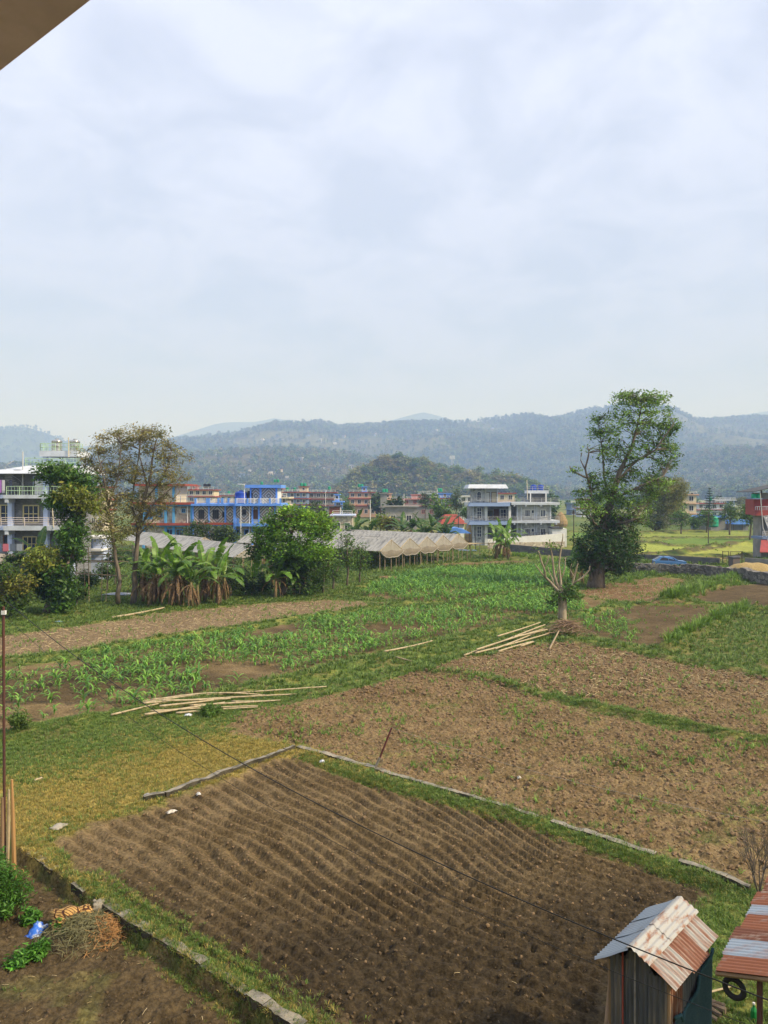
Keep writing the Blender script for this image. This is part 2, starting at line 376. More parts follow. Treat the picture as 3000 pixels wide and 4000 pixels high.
PADDY = [GV(p) for p in (
    [(1370, 1190), (1400, 1176), (1560, 1185), (1490, 1193), (1380, 1203)],
    [(1390, 1212), (1480, 1198), (1590, 1176), (1659, 1178), (1750, 1185), (1700, 1200), (1540, 1203)],
    [(1420, 1210), (1560, 1205), (1640, 1213), (1640, 1228), (1430, 1218), (1390, 1232)],
    [(1390, 1155), (1500, 1150), (1620, 1150), (1620, 1162), (1430, 1160), (1380, 1168)],
    [(1390, 1172), (1500, 1163), (1659, 1168), (1750, 1172), (1640, 1175), (1500, 1180)],
    [(1240, 1150), (1330, 1145), (1380, 1152), (1300, 1162), (1230, 1165)])]
def far_extra(X, Y, z, col):
    rc = [(0.29, 0.33, 0.065), (0.28, 0.30, 0.065), (0.33, 0.27, 0.10), (0.22, 0.26, 0.055), (0.13, 0.20, 0.04), (0.12, 0.20, 0.04)]
    for p, c in zip(PADDY, rc):
        d = sdist(X + (vn(X * 0.5, Y * 0.5, 3) - 0.5) * 1.2, Y, p); k = (1 - sstep(-0.5, 0.3, d))
        var = (0.85 + 0.3 * fbm(X * 0.3, Y * 0.3, 3, 8))[..., None]
        col = col * (1 - k[..., None]) + np.asarray(c) * var * k[..., None]
        z = z * (1 - k) + k * 0.0 + 0.35 * np.exp(-((d - 0.6) / 0.7) ** 2)
    for bl in PBUND:
        d = ldist(X + (vn(X * .4, Y * .4, 4) - .5), Y + (vn(X * .4, Y * .4, 5) - .5), bl); k = np.exp(-(d / .6) ** 2); z = z + .35 * k; c_ = np.array((.085, .10, .03)) * (1 - vn(X * 1.5, Y * 1.5, 6)[..., None]) + np.array((.13, .10, .055)) * vn(X * 1.5, Y * 1.5, 6)[..., None]; k2 = sstep(.3, .55, k)[..., None]; col = col * (1 - k2) + c_ * k2
    return z, col
PBUND = [GV(q) for q in ([(1375, 1206), (1440, 1200), (1540, 1188), (1590, 1177), (1659, 1172), (1750, 1168)], [(1380, 1172), (1470, 1182), (1570, 1184)], [(1400, 1222), (1480, 1212), (1560, 1206), (1660, 1210), (1760, 1212)], [(1380, 1150), (1500, 1146), (1700, 1144)], [(1380, 1164), (1500, 1162), (1700, 1163)], [(1600, 1205), (1640, 1196), (1700, 1190)], [(1220, 1140), (1300, 1139), (1400, 1140)], [(1220, 1152), (1300, 1149), (1370, 1150)])]
patch(-80, 90, 79.8, 190, 0.5, GROUND_F, -0.03, extra=far_extra)

# wide valley floor and the land behind the camera
def hillz(x, y): return np.zeros(np.shape(x))
xs = np.concatenate([np.linspace(-9000, -400, 30), np.linspace(-380, 380, 77), np.linspace(400, 9000, 30)])
ys = np.concatenate([np.linspace(-3000, -40, 20), np.linspace(-30, 5.5, 5), np.linspace(150, 900, 76), np.linspace(950, 9000, 40)])
X, Y = np.meshgrid(xs, ys)
Z = -0.35 + (fbm(X * 0.01, Y * 0.01, 3, 5) - 0.5) * 1.0 * sstep(190, 260, Y) + 0.3 * sstep(185, 230, Y)
Z = np.where((Y < 188) & (Y > 5) & (np.abs(X) < 80), -1.3, Z)
t = fbm(X * 0.03, Y * 0.05, 4, 15)[..., None]; t2 = sstep(0.45, 0.6, fbm(X * 0.012, Y * 0.03, 3, 25))[..., None]
C = np.array((0.075, 0.115, 0.03)) * (1 - t) + np.array((0.15, 0.19, 0.05)) * t; C = C * (1 - t2) + np.array((0.19, 0.20, 0.07)) * t2
I = np.arange(X.size).reshape(X.shape)
F = np.stack([I[:-1, :-1], I[:-1, 1:], I[1:, 1:], I[1:, :-1]], -1).reshape(-1, 4)
o = np_obj('valley_floor', np.stack([X, Y, Z], -1).reshape(-1, 3), F, GROUND_F, col=C.reshape(-1, 3), smooth=True); o['kind'] = 'structure'

# ------------------------------------------------------------------ hills
HILLM = mat('hillside', (0.55, 0.55, 0.55), (1.35, 1.35, 1.35), scale=0.03, rough=1.0, attr=True, bump=6.0, bscale=0.06, spec=0.0, detail=8)
def hill(name, sil, d0, d1, d2, nx, ny, spur, seed, c1, c2, c3, xpad=0, sharp=1.0, step=None):
    "sil: skyline (photo pixel column, row) seen on the crest at distance d1; the slope starts at d0 and ends behind at d2"
    sx = np.array([(p - CX) * d1 / FPX for p, q in sil]); sz = np.array([CAM_H - (q - HOR) * d1 / FPX for p, q in sil])
    u = np.linspace(sx[0] - xpad, sx[-1] + xpad, nx); 
    v = np.concatenate([np.linspace(0, 1, int(ny * 0.75)), np.linspace(1, 2, ny - int(ny * 0.75) + 1)[1:]])
    U, W = np.meshgrid(u, v)
    y = np.where(W <= 1, d0 + (d1 - d0) * W, d1 + (d2 - d1) * (W - 1))
    xx = U * (0.35 + 0.65 * y / d1) if False else U
    cr = np.interp(xx, sx, sz)
    sh = np.where(W <= 1, sstep(0, 1, W) * 0.55 + 0.45 * W, 1 - sstep(0, 1, W - 1))
    L = (d1 - d0)
    rid = np.abs(fbm(xx / L * 3.2, y / L * 2.2, 4, seed) - 0.5) * 2
    edge = np.clip(np.minimum(W, 1.0) * (1 - np.clip(W, 0, 1)) * 4, 0, 1)
    z = cr * sh - spur * cr * edge * (rid - 0.15) + cr * 0.012 * (fbm(xx / L * 40, y / L * 40, 3, seed + 3) - 0.5)
    z = np.where(sh <= 0.0, -2.0, z)
    if step is not None:
        q = fbm(xx / L * 5, y / L * 5, 3, seed + 9); k = sstep(0.55, 0.62, q)
        z = z * (1 - k) + k * (np.floor(z / step) * step + step * sstep(0.55, 1, z / step - np.floor(z / step)))
    a = fbm(xx / L * 9, y / L * 9, 4, seed + 5)[..., None]; b = sstep(0.52, 0.66, fbm(xx / L * 5, y / L * 5, 3, seed + 9))[..., None]
    c = np.asarray(c1) * (1 - a) + np.asarray(c2) * a; c = c * (1 - b * 0.7) + np.asarray(c3) * b * 0.7
    I = np.arange(xx.size).reshape(xx.shape); F = np.stack([I[:-1, :-1], I[:-1, 1:], I[1:, 1:], I[1:, :-1]], -1).reshape(-1, 4)
    V = np.stack([xx, y, z], -1)
    o = np_obj(name, V.reshape(-1, 3), F, HILLM, col=c.reshape(-1, 3), smooth=True); o['kind'] = 'structure'
    return V, b[..., 0]
FOR1, FOR2, FOR3 = (0.03, 0.052, 0.014), (0.085, 0.12, 0.03), (0.14, 0.135, 0.055)
H_far = hill('mountain', [(-2500, 1760), (-900, 1720), (100, 1760), (640, 1720), (860, 1650), (1000, 1648), (1080, 1632), (1180, 1655), (1330, 1665), (1500, 1650), (1600, 1622), (1660, 1608), (1760, 1640), (2000, 1660), (2700, 1650), (2960, 1612), (3100, 1590), (4500, 1620), (6000, 1700)], 5700, 7000, 9000, 220, 40, 0.25, 3, FOR1, FOR2, FOR2)
H_left = hill('left_hill', [(-2200, 1820), (-1200, 1700), (-500, 1690), (-150, 1700), (20, 1680), (110, 1668), (180, 1695), (250, 1730), (330, 1800), (450, 1850), (600, 1930)], 2600, 4600, 6500, 130, 40, 0.25, 13, FOR1, FOR2, FOR3)
H_main = hill('main_ridge', [(-1500, 1900), (300, 1860), (700, 1722), (850, 1705), (990, 1688), (1080, 1662), (1180, 1655), (1270, 1652), (1330, 1675), (1440, 1672), (1560, 1658), (1700, 1655), (1800, 1648), (1920, 1640), (2060, 1625), (2130, 1645), (2200, 1632), (2300, 1608), (2420, 1592), (2560, 1600), (2660, 1650), (2760, 1645), (2900, 1640), (3000, 1632), (3300, 1640), (4200, 1600), (5200, 1700)], 1700, 3700, 5600, 330, 150, 0.36, 23, FOR1, FOR2, FOR3, step=16)
H_mid = hill('middle_hill', [(-600, 1860), (300, 1820), (500, 1800), (760, 1785), (950, 1770), (1150, 1758), (1300, 1775), (1450, 1800), (1600, 1830), (1900, 1890), (2200, 1935)], 1150, 2100, 3000, 190, 90, 0.30, 33, (0.035, 0.055, 0.014), (0.085, 0.11, 0.028), (0.15, 0.125, 0.06))
H_knoll = hill('wooded_knoll', [(1320, 1936), (1365, 1905), (1400, 1862), (1450, 1834), (1510, 1820), (1580, 1820), (1650, 1832), (1720, 1852), (1790, 1876), (1900, 1892), (2060, 1912), (2120, 1936)], 790, 840, 920, 110, 50, 0.12, 43, (0.07, 0.09, 0.025), (0.12, 0.125, 0.04), (0.13, 0.10, 0.045))
H_right = hill('right_hill', [(2200, 1940), (2500, 1850), (2700, 1780), (2850, 1755), (3000, 1790), (3200, 1800), (3600, 1850), (4200, 1936)], 900, 2100, 3000, 150, 60, 0.3, 53, (0.035, 0.055, 0.014), (0.085, 0.11, 0.028), (0.15, 0.125, 0.06))

# ------------------------------------------------------------------ instanced stuff (woods, weeds, clods)
def points_stuff(name, pts, scl, protos, seed, mat_=None, tilt=0.0, label=None):
    "one object of many small copies: a point per copy"
    me = bpy.data.meshes.new(name); me.vertices.add(len(pts)); me.vertices.foreach_set('co', np.asarray(pts, np.float32).ravel())
    a = me.attributes.new('sz', 'FLOAT_VECTOR', 'POINT'); s3 = np.asarray(scl, np.float32)
    if s3.ndim == 1: s3 = np.repeat(s3[:, None], 3, 1)
    a.data.foreach_set('vector', s3.ravel())
    r = np.random.default_rng(seed); rot = np.zeros((len(pts), 3), np.float32); rot[:, 2] = r.uniform(0, 6.283, len(pts))
    rot[:, 0] = r.normal(0, 1, len(pts)) * tilt; rot[:, 1] = r.normal(0, 1, len(pts)) * tilt
    a = me.attributes.new('rt', 'FLOAT_VECTOR', 'POINT'); a.data.foreach_set('vector', rot.ravel())
    a = me.attributes.new('ix', 'INT', 'POINT'); a.data.foreach_set('value', r.integers(0, len(protos), len(pts)).astype(np.int32))
    me.update()
    c = bpy.data.collections.new(name + '_shapes')
    for i, pm in enumerate(protos):
        c.objects.link(bpy.data.objects.new(f'{name}_shape_{i}', pm))
    o = link(bpy.data.objects.new(name, me)); o['kind'] = 'stuff'
    if label: o['label'] = label
    g = bpy.data.node_groups.new(name, 'GeometryNodeTree')
    g.interface.new_socket('Geometry', in_out='INPUT', socket_type='NodeSocketGeometry'); g.interface.new_socket('Geometry', in_out='OUTPUT', socket_type='NodeSocketGeometry')
    N = g.nodes.new; gi = N('NodeGroupInput'); go = N('NodeGroupOutput'); ip = N('GeometryNodeInstanceOnPoints'); ci = N('GeometryNodeCollectionInfo')
    ci.inputs['Collection'].default_value = c; ci.inputs['Separate Children'].default_value = True; ci.inputs['Reset Children'].default_value = True
    def att(nm, t):
        n = N('GeometryNodeInputNamedAttribute'); n.data_type = t; n.inputs['Name'].default_value = nm; return n.outputs['Attribute']
    e2r = N('FunctionNodeEulerToRotation'); Lk = g.links.new
    Lk(gi.outputs[0], ip.inputs['Points']); Lk(ci.outputs[0], ip.inputs['Instance']); ip.inputs['Pick Instance'].default_value = True
    Lk(att('ix', 'INT'), ip.inputs['Instance Index']); Lk(att('rt', 'FLOAT_VECTOR'), e2r.inputs[0]); Lk(e2r.outputs[0], ip.inputs['Rotation'])
    Lk(att('sz', 'FLOAT_VECTOR'), ip.inputs['Scale']); Lk(ip.outputs[0], go.inputs[0])
    md = o.modifiers.new('scatter', 'NODES'); md.node_group = g
    return o
def leaf_quads(cen, size, rng, col, up=0.35, aspect=0.45, droop=0.0, var=0.25):
    "a folded leaf blade at each centre; returns V, F, C"
    n = len(cen); d = rng.normal(0, 1, (n, 3)); d[:, 2] = d[:, 2] * 0.6 - droop; d /= np.linalg.norm(d, axis=1)[:, None]
    up_v = rng.normal(0, 1, (n, 3)); up_v[:, 2] += up * 3; s = np.cross(d, up_v); s /= np.linalg.norm(s, axis=1)[:, None] + 1e-9
    nn = np.cross(s, d); L = np.asarray(size)[:, None] if np.ndim(size) else np.full((n, 1), size)
    L = L * np.exp(rng.normal(0, 0.33, (n, 1))).clip(.45, 1.8)
    b = cen - d * L * 0.5; tip = cen + d * L * 0.5 - nn * L * 0.12; l = cen + s * L * aspect * 0.5 + nn * L * 0.06; r = cen - s * L * aspect * 0.5 + nn * L * 0.06
    V = np.stack([b, l, tip, r], 1).reshape(-1, 3); F = np.arange(4 * n).reshape(n, 4)
    c = np.asarray(col)[None, :] if np.ndim(col) == 1 else np.asarray(col)
    c = c * (1 + rng.normal(0, var, (n, 1)).clip(-0.6, 0.8)) * (1 + rng.normal(0, 0.06, (n, 3)))
    return V, F, np.repeat(np.clip(c, 0.004, 1), 4, 0)
def tree_proto(name, seed, c, n=90, tall=1.0, trunk=True, leaf=0.16):
    "a small far tree, one unit high"
    r = np.random.default_rng(seed); cen = []
    for k in range(9):
        a = r.uniform(0, 6.28); q = r.uniform(0, 0.26); h = r.uniform(0.38, 0.9)
        cc = np.array([q * math.cos(a), q * math.sin(a), h]); m = n // 9
        cen.append(cc + r.normal(0, 0.085, (m, 3)))
    cen = np.concatenate(cen); V, F, C = leaf_quads(cen, leaf, r, c, up=0.6, aspect=0.8)
    mb = MB().tube([(0, 0, -0.1), (0.01, 0, 0.35), (0.02, 0.01, 0.75)], [0.03, 0.022, 0.008], 4, cap=False)
    tv = np.array(mb.v); tf = np.array(mb.f)
    V2 = np.concatenate([V, tv]); F2 = np.concatenate([F, tf + len(V)]); C2 = np.concatenate([C, np.tile((0.08, 0.065, 0.05), (len(tv), 1))])
    return np_mesh(name, V2, F2, LEAF, col=C2)
WOODC = [(0.05, 0.09, 0.018), (0.10, 0.155, 0.028), (0.13, 0.165, 0.038), (0.035, 0.065, 0.018), (0.15, 0.135, 0.05), (0.11, 0.115, 0.036)]
def woods(name, H, n, hgt, protos, seed, wlo=0.0, whi=1.05, thin=0.75, hv=0.3, wide=1.15):
    V, b = H; r = np.random.default_rng(seed); ny, nx = V.shape[:2]; out = []; k = n * 4
    i = r.uniform(0, 1, k) * (ny - 2); j = r.uniform(0, 1, k) * (nx - 2)
    i0 = i.astype(int); j0 = j.astype(int); fi = (i - i0)[:, None]; fj = (j - j0)[:, None]
    p = (V[i0, j0] * (1 - fi) + V[i0 + 1, j0] * fi) * (1 - fj) + (V[i0, j0 + 1] * (1 - fi) + V[i0 + 1, j0 + 1] * fi) * fj
    ok = (np.abs(p[:, 0]) < p[:, 1] * 0.56 + 30) & (i / (ny * 0.75) < whi) & (i / (ny * 0.75) >= wlo) & (r.uniform(0, 1, k) > b[i0, j0] * thin) & (p[:, 2] > 0.5)
    p = p[ok][:n]; s = hgt * (1 + r.normal(0, hv, len(p))).clip(0.4, 1.8)
    return points_stuff(name, p, np.column_stack([s * wide, s * wide, s]), protos, seed)
PR = [tree_proto(f'wood_tree_{i}', 100 + i, c, 90) for i, c in enumerate(WOODC)]
woods('forest_main_ridge', H_main, 26000, 15, PR[:4] + PR[5:], 1, 0.0, 1.04, 0.8)
woods('forest_left_hill', H_left, 2500, 17, PR[:4], 2)
woods('forest_middle_hill', H_mid, 8000, 12, PR, 3, thin=0.7)
woods('forest_right_hill', H_right, 6000, 12, PR, 4)
PK = [tree_proto(f'knoll_tree_{i}', 200 + i, c, 420, leaf=0.085) for i, c in enumerate([(0.11, 0.165, 0.034), (0.17, 0.155, 0.06), (0.16, 0.17, 0.055), (0.15, 0.20, 0.042), (0.19, 0.175, 0.065), (0.075, 0.13, 0.03)])]
woods('forest_knoll', H_knoll, 1100, 10.5, PK, 5, 0.0, 1.2, 0.0, wide=1.5)

# ------------------------------------------------------------------ haze: the air over the valley
hz = MB().box(-12500, 12500, -3200, 9600, -4.5, 900).build('haze', bpy.data.materials.new('haze')); hz['kind'] = 'stuff'
hm = hz.data.materials[0]; hm.use_nodes = True; t_ = hm.node_tree; t_.nodes.clear()
pv = t_.nodes.new('ShaderNodeVolumePrincipled'); pv.inputs['Absorption Color'].default_value = (0.85, 0.82, 1, 1); pv.inputs['Color'].default_value = (0.36, 0.53, 1.0, 1); pv.inputs['Density'].default_value = 0.00037; pv.inputs['Anisotropy'].default_value = 0.0
ho = t_.nodes.new('ShaderNodeOutputMaterial'); t_.links.new(pv.outputs[0], ho.inputs['Volume'])
# ------------------------------------------------------------------ small plants and clods on the fields
def gz(x, y):
    z = terrain(np.array([float(x)]), np.array([float(y)]))[0][0]
    return float(z)
def gzs(x, y): return terrain(np.asarray(x, float), np.asarray(y, float))[0]
def blades(name, seed, n, h, wdt, spread, cols, lean=0.5, m=None):
    "a tuft of bent blades"
    r = np.random.default_rng(seed); V = []; F = []; C = []
    for i in range(n):
        a = r.uniform(0, 6.283); q = r.uniform(0, spread); L = h * r.uniform(0.55, 1.15); ln = lean * r.uniform(0.3, 1.3)
        d = np.array([math.cos(a), math.sin(a), 0]); s = np.array([-d[1], d[0], 0]) * wdt * r.uniform(0.6, 1.2)
        p0 = d * q; p1 = p0 + d * L * ln * 0.35 + np.array([0, 0, L * 0.6]); p2 = p0 + d * L * ln + np.array([0, 0, L * (1 - 0.35 * ln)])
        b = len(V); V += [p0 - s, p0 + s, p1 + s * 0.8, p1 - s * 0.8, p2 + s * 0.1, p2 - s * 0.1]
        F += [(b, b + 1, b + 2, b + 3), (b + 3, b + 2, b + 4, b + 5)]
        c = np.asarray(cols[r.integers(len(cols))]) * r.uniform(0.7, 1.3); C += [c] * 6
    return np_mesh(name, np.array(V), np.array(F), m or LEAF, col=np.array(C))
GREENS = [(0.09, 0.155, 0.027), (0.12, 0.18, 0.035), (0.16, 0.20, 0.05), (0.065, 0.12, 0.024)]
YELLOWS = [(0.38, 0.285, 0.075), (0.31, 0.25, 0.065), (0.42, 0.32, 0.11), (0.20, 0.20, 0.05)]
tuft_g = [blades(f'tuft_g{i}', 300 + i, 14, 0.10, 0.006, 0.07, GREENS, 0.8) for i in range(4)]
tuft_y = [blades(f'tuft_y{i}', 320 + i, 14, 0.09, 0.005, 0.07, YELLOWS, 0.9) for i in range(3)]
tuft_b = [blades(f'tuft_b{i}', 340 + i, 16, 0.22, 0.016, 0.16, GREENS, 0.9) for i in range(4)]
tuft_t = [blades(f'tuft_t{i}', 360 + i, 26, 0.50, 0.022, 0.22, [(0.11, 0.19, 0.03), (0.14, 0.22, 0.035), (0.09, 0.15, 0.03)], 0.8) for i in range(3)]
def pick(k, w, n, rng):
    X, Y, z, cov, rid = SCAT[k]; p = (w(X, Y, cov, rid)).ravel().clip(0); p = p / p.sum()
    i = rng.choice(p.size, size=n, p=p); h = (X[0, 1] - X[0, 0])
    return np.stack([X.ravel()[i] + rng.uniform(-h, h, n) * 0.5, Y.ravel()[i] + rng.uniform(-h, h, n) * 0.5, z.ravel()[i] - 0.01], 1)
rg_ = np.random.default_rng(5)
def yellowness(X, Y):
    return np.clip(1.3 * np.exp(-(((X + 5.0) / 3.4) ** 2 + ((Y - 26.0) / 2.4) ** 2)) + 0.8 * np.exp(-(((X + 9.5) / 3.0) ** 2 + ((Y - 22.5) / 2.2) ** 2)) + 0.5 * np.exp(-(ldist(X, Y, WALL_L) / 1.0) ** 2), 0, 1)
lowp = lambda rid: rid == NAMES.index('lower_plot')
p = pick(0, lambda X, Y, c, r: np.clip(c - 0.25, 0, 1) * np.clip(1.0 - 1.15 * yellowness(X, Y), .03, 1) * np.where(lowp(r), 0.15, 1), 36000, rg_)
points_stuff('grass', p, rg_.uniform(0.45, 1.5, len(p)), tuft_g, 1, tilt=0.15, label='short green grass on the verges and bunds near the low wall')
p = pick(0, lambda X, Y, c, r: np.clip(c - 0.3, 0, 1) * yellowness(X, Y) * np.where(lowp(r), .1, 1), 16000, rg_)
points_stuff('dry_grass', p, rg_.uniform(0.5, 1.2, len(p)), tuft_y, 2, tilt=0.2, label='yellowed dry grass beside the concrete walls')
p = pick(1, lambda X, Y, c, r: np.clip(c - 0.35, 0, 1), 30000, rg_)
points_stuff('bund_grass', p, rg_.uniform(0.5, 1.35, len(p)), tuft_b, 3, tilt=0.15, label='green grass and weeds along the field bunds')
p = pick(2, lambda X, Y, c, r: np.clip(c - 0.2, 0, 1) * (Y < 125) * (np.abs(X) < Y * 0.6), 16000, rg_)
points_stuff('far_grass', p, rg_.uniform(0.8, 2.4, len(p)), tuft_b, 4, tilt=0.15, label='rough grass around the tunnels and walls')
fld = lambda *n: (lambda rid: np.isin(rid, [NAMES.index(k) for k in n]))
cl = fld('clod_field', 'upper_clod_field')
seedl = [blades(f'seedling_{i}', 380 + i, 7, 0.20, 0.010, 0.02, [(0.12, 0.22, 0.03), (0.15, 0.25, 0.04), (0.10, 0.18, 0.03)], 0.9) for i in range(3)]
patchn = lambda X, Y: sstep(0.5, 0.72, fbm(X * 0.55, Y * 0.55, 3, 91))
p = pick(0, lambda X, Y, c, r: cl(r) * (0.10 + patchn(X, Y)), 1100, rg_)
points_stuff('weeds', p, rg_.uniform(0.5, 1.4, len(p)), seedl, 5, tilt=0.2, label='bright green weed seedlings scattered over the dug soil')
p = pick(1, lambda X, Y, c, r: (cl(r) | fld('fallow_field', 'small_maize_field', 'bare_field')(r)) * (0.15 + patchn(X, Y)), 1500, rg_)
points_stuff('field_weeds', p, rg_.uniform(0.7, 1.6, len(p)), seedl, 6, tilt=0.2, label='sparse weed seedlings over the farther bare fields')
def clod_mesh(name, seed, c):
    r = np.random.default_rng(seed); import bmesh
    bm = bmesh.new(); bmesh.ops.create_icosphere(bm, subdivisions=1, radius=1.0)
    for v in bm.verts: v.co *= r.uniform(0.7, 1.25); v.co.z *= 0.65
    me = bpy.data.meshes.new(name); bm.to_mesh(me); bm.free(); me.materials.append(c); return me
CLODM = mat('clod', (0.15, 0.10, 0.055), (0.27, 0.185, 0.105), scale=3.0, rough=0.95, spec=0.1)
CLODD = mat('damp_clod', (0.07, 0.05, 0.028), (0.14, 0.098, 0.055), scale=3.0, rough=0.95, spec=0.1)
clods = [clod_mesh(f'clod_{i}', 400 + i, CLODM) for i in range(4)]
clodd = [clod_mesh(f'damp_clod_{i}', 410 + i, CLODD) for i in range(4)]
p = pick(0, lambda X, Y, c, r: cl(r) * 1.0, 22000, rg_)
points_stuff('soil_clods', p, (0.020 + 0.065 * rg_.uniform(0, 1, len(p)) ** 3), clods, 7, tilt=0.5, label='loose soil clods over the ploughed field')
p = pick(1, lambda X, Y, c, r: cl(r) * 1.0, 9000, rg_)
points_stuff('far_soil_clods', p, (0.035 + 0.075 * rg_.uniform(0, 1, len(p)) ** 3), clods, 8, tilt=0.5, label='loose soil clods over the upper ploughed field')
fpl = fld('furrowed_plot')
p = pick(0, lambda X, Y, c, r: fpl(r) * sstep(14, 19, Y), 6000, rg_)
points_stuff('furrow_crumbs', p, (0.012 + 0.032 * rg_.uniform(0, 1, len(p)) ** 3), clods, 9, tilt=0.5, label='soil crumbs over the furrowed plot')
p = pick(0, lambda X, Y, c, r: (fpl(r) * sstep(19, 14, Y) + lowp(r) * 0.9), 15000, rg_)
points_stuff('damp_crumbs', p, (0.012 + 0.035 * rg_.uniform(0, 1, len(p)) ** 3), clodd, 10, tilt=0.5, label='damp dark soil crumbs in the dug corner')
STRAWM = mat('straw_bits', (0.38, 0.29, 0.15), (0.55, 0.45, 0.27), scale=2)
straw = [MB().tube([(-1, 0, 0), (0, 0.12 * (i - 1), 0.1), (1, 0, 0)], 0.07, 3).mesh(f'straw_{i}', STRAWM) for i in range(3)]
p = pick(0, lambda X, Y, c, r: (r > 0) * (cl(r) * 1.4 + lowp(r) * 0.35 + fpl(r) * 0.10), 4200, rg_); p[:, 2] += 0.02
points_stuff('straw_litter', p, rg_.uniform(0.02, 0.07, len(p)), straw, 11, tilt=0.25, label='dry stalk bits littering the dug soil')
p = pick(1, lambda X, Y, c, r: (fld('fallow_field', 'upper_clod_field', 'bare_field')(r) * 1.0), 5000, rg_); p[:, 2] += 0.03
points_stuff('stalk_litter', p, rg_.uniform(0.06, 0.20, len(p)), straw, 12, tilt=0.25, label='dry maize stalks littering the fallow fields')
# taller weeds on the stone-wall bank and along the right bund
pts = []
for line, n, sp in ((GV([(1330, 1262), (1400, 1238), (1480, 1228), (1530, 1232), (1600, 1240), (1700, 1255)]), 260, 1.6), (GV([(1440, 1302), (1500, 1285), (1560, 1264), (1615, 1246)]), 130, 0.9), (GV([(1040, 1205), (1130, 1200), (1230, 1222)]), 120, 1.5), (GV([(1445, 1300), (1455, 1296)]), 25, 0.5), (GV([(1440, 1402), (1500, 1370), (1560, 1340), (1625, 1318)]), 70, 0.5)):
    for _ in range(n):
        k = rg_.integers(len(line) - 1); t = rg_.uniform(); a = np.array(line[k]); b = np.array(line[k + 1]); q = a + (b - a) * t + rg_.normal(0, sp * 0.5, 2); pts.append(q)
pts = np.array(pts); p = np.column_stack([pts, gzs(pts[:, 0], pts[:, 1]) - 0.02])
points_stuff('tall_grass', p, rg_.uniform(0.6, 1.6, len(p)), tuft_t, 13, tilt=0.15, label='tall bright grass along the dry stone wall and bund')

# ------------------------------------------------------------------ maize
def maize_mesh(name, seed):
    r = np.random.default_rng(seed); V = []; F = []; C = []
    hh = 0.38
    mb = MB().tube([(0, 0, -0.05), (0.01, 0, hh)], [0.018, 0.010], 4, cap=False); V += [np.array(v) for v in mb.v]; F += [f for f in mb.f]; C += [np.array((0.09, 0.16, 0.03))] * len(V)
    n = r.integers(6, 9); a0 = r.uniform(0, 6.28)
    for i in range(n):
        a = a0 + i * 3.14 + r.normal(0, 0.45); z0 = 0.06 + hh * i / n; L = r.uniform(0.5, 0.8) * (0.75 if i < 2 else 1); e = r.uniform(0.75, 1.2)
        d = np.array([math.cos(a), math.sin(a), 0]); s = np.array([-d[1], d[0], 0]); p = np.array([0, 0, z0]); seg = 5; b = len(V)
        g = np.array(((0.085, 0.185, 0.028), (0.12, 0.225, 0.035), (0.06, 0.145, 0.03))[r.integers(3)]) * r.uniform(0.8, 1.25)
        for k in range(seg + 1):
            t = k / seg; wv = 0.046 * (0.55 + 1.6 * t) * (1 - t) ** 0.7 + 0.003; ang = e - 2.3 * t ** 1.2
            V += [p - s * wv + np.array([0, 0, wv * 0.35]), p.copy(), p + s * wv + np.array([0, 0, wv * 0.35])]; C += [g, g * 1.25, g]
            p = p + (d * math.cos(ang) + np.array([0, 0, math.sin(ang)])) * L / seg
        for k in range(seg):
            q = b + 3 * k; F += [(q, q + 1, q + 4, q + 3), (q + 1, q + 2, q + 5, q + 4)]
    return np_mesh(name, np.array(V), np.array(F), LEAF, col=np.array(C))
MZ = [maize_mesh(f'maize_plant_{i}', 500 + i) for i in range(7)]
spots = []
def maize_rows(poly, ang, row, step, dens, seed, hs, gaps=0.5):
    r = np.random.default_rng(seed); P_ = np.array(poly); c = P_.mean(0); R_ = np.abs(P_ - c).max() * 1.5
    d = np.array([math.cos(ang), math.sin(ang)]); n = np.array([-d[1], d[0]])
    for a in np.arange(-R_, R_, row):
        for b in np.arange(-R_, R_, step):
            q = c + n * (a + r.normal(0, row * 0.10)) + d * (b + r.normal(0, step * 0.25))
            spots.append((q[0], q[1], r.uniform(), hs * r.uniform(0.5, 1.3), dens, seed))
maize_rows(REG['maize_field'], R(-28), 0.58, 0.34, 0.74, 1, 0.84)
n1_ = len(spots); maize_rows(REG['far_maize_field'], R(-28), 0.55, 0.36, 0.85, 2, 1.05)
n2_ = len(spots); maize_rows(REG['middle_maize_field'], R(-28), 0.55, 0.36, 0.85, 3, 0.95)
n3_ = len(spots); maize_rows(REG['small_maize_field'], R(-28), 0.6, 0.42, 0.6, 4, 0.85)
S = np.array(spots); keep = np.zeros(len(S), bool); gap = fbm(S[:, 0] * 0.28, S[:, 1] * 0.28, 3, 66)
for k, nm, lo in ((1, 'maize_field', 0.40), (2, 'far_maize_field', 0.30), (3, 'middle_maize_field', 0.30), (4, 'small_maize_field', 0.45)):
    sd = sdist(S[:, 0], S[:, 1], REG[nm]); m = (S[:, 5] == k) & (sd < -0.25) & (S[:, 2] < S[:, 4] * sstep(lo - 0.06, lo + 0.12, gap))
    if k == 1: m &= ~((S[:, 0] < -11) & (S[:, 1] < 37) & (S[:, 2] > 0.35))
    if k == 4: m &= (S[:, 0] - 0.3 * S[:, 1]) < 1.5
    keep |= m
S = S[keep & (np.abs(S[:, 0]) < S[:, 1] * 0.56)]; S = S[np.argsort(S[:, 1])]
zS = gzs(S[:, 0], S[:, 1])
for i in range(min(300, len(S))):
    o = link(bpy.data.objects.new('maize_plant', MZ[i % 7])); o.location = (S[i, 0], S[i, 1], zS[i] - 0.02); o.rotation_euler = (0, 0, random.uniform(0, 6.28)); o.scale = (S[i, 3],) * 3
    tag(o, 'young knee-high green maize plant near the stacked bamboo poles', 'maize plant', 'young maize plants in the field behind the bamboo poles')
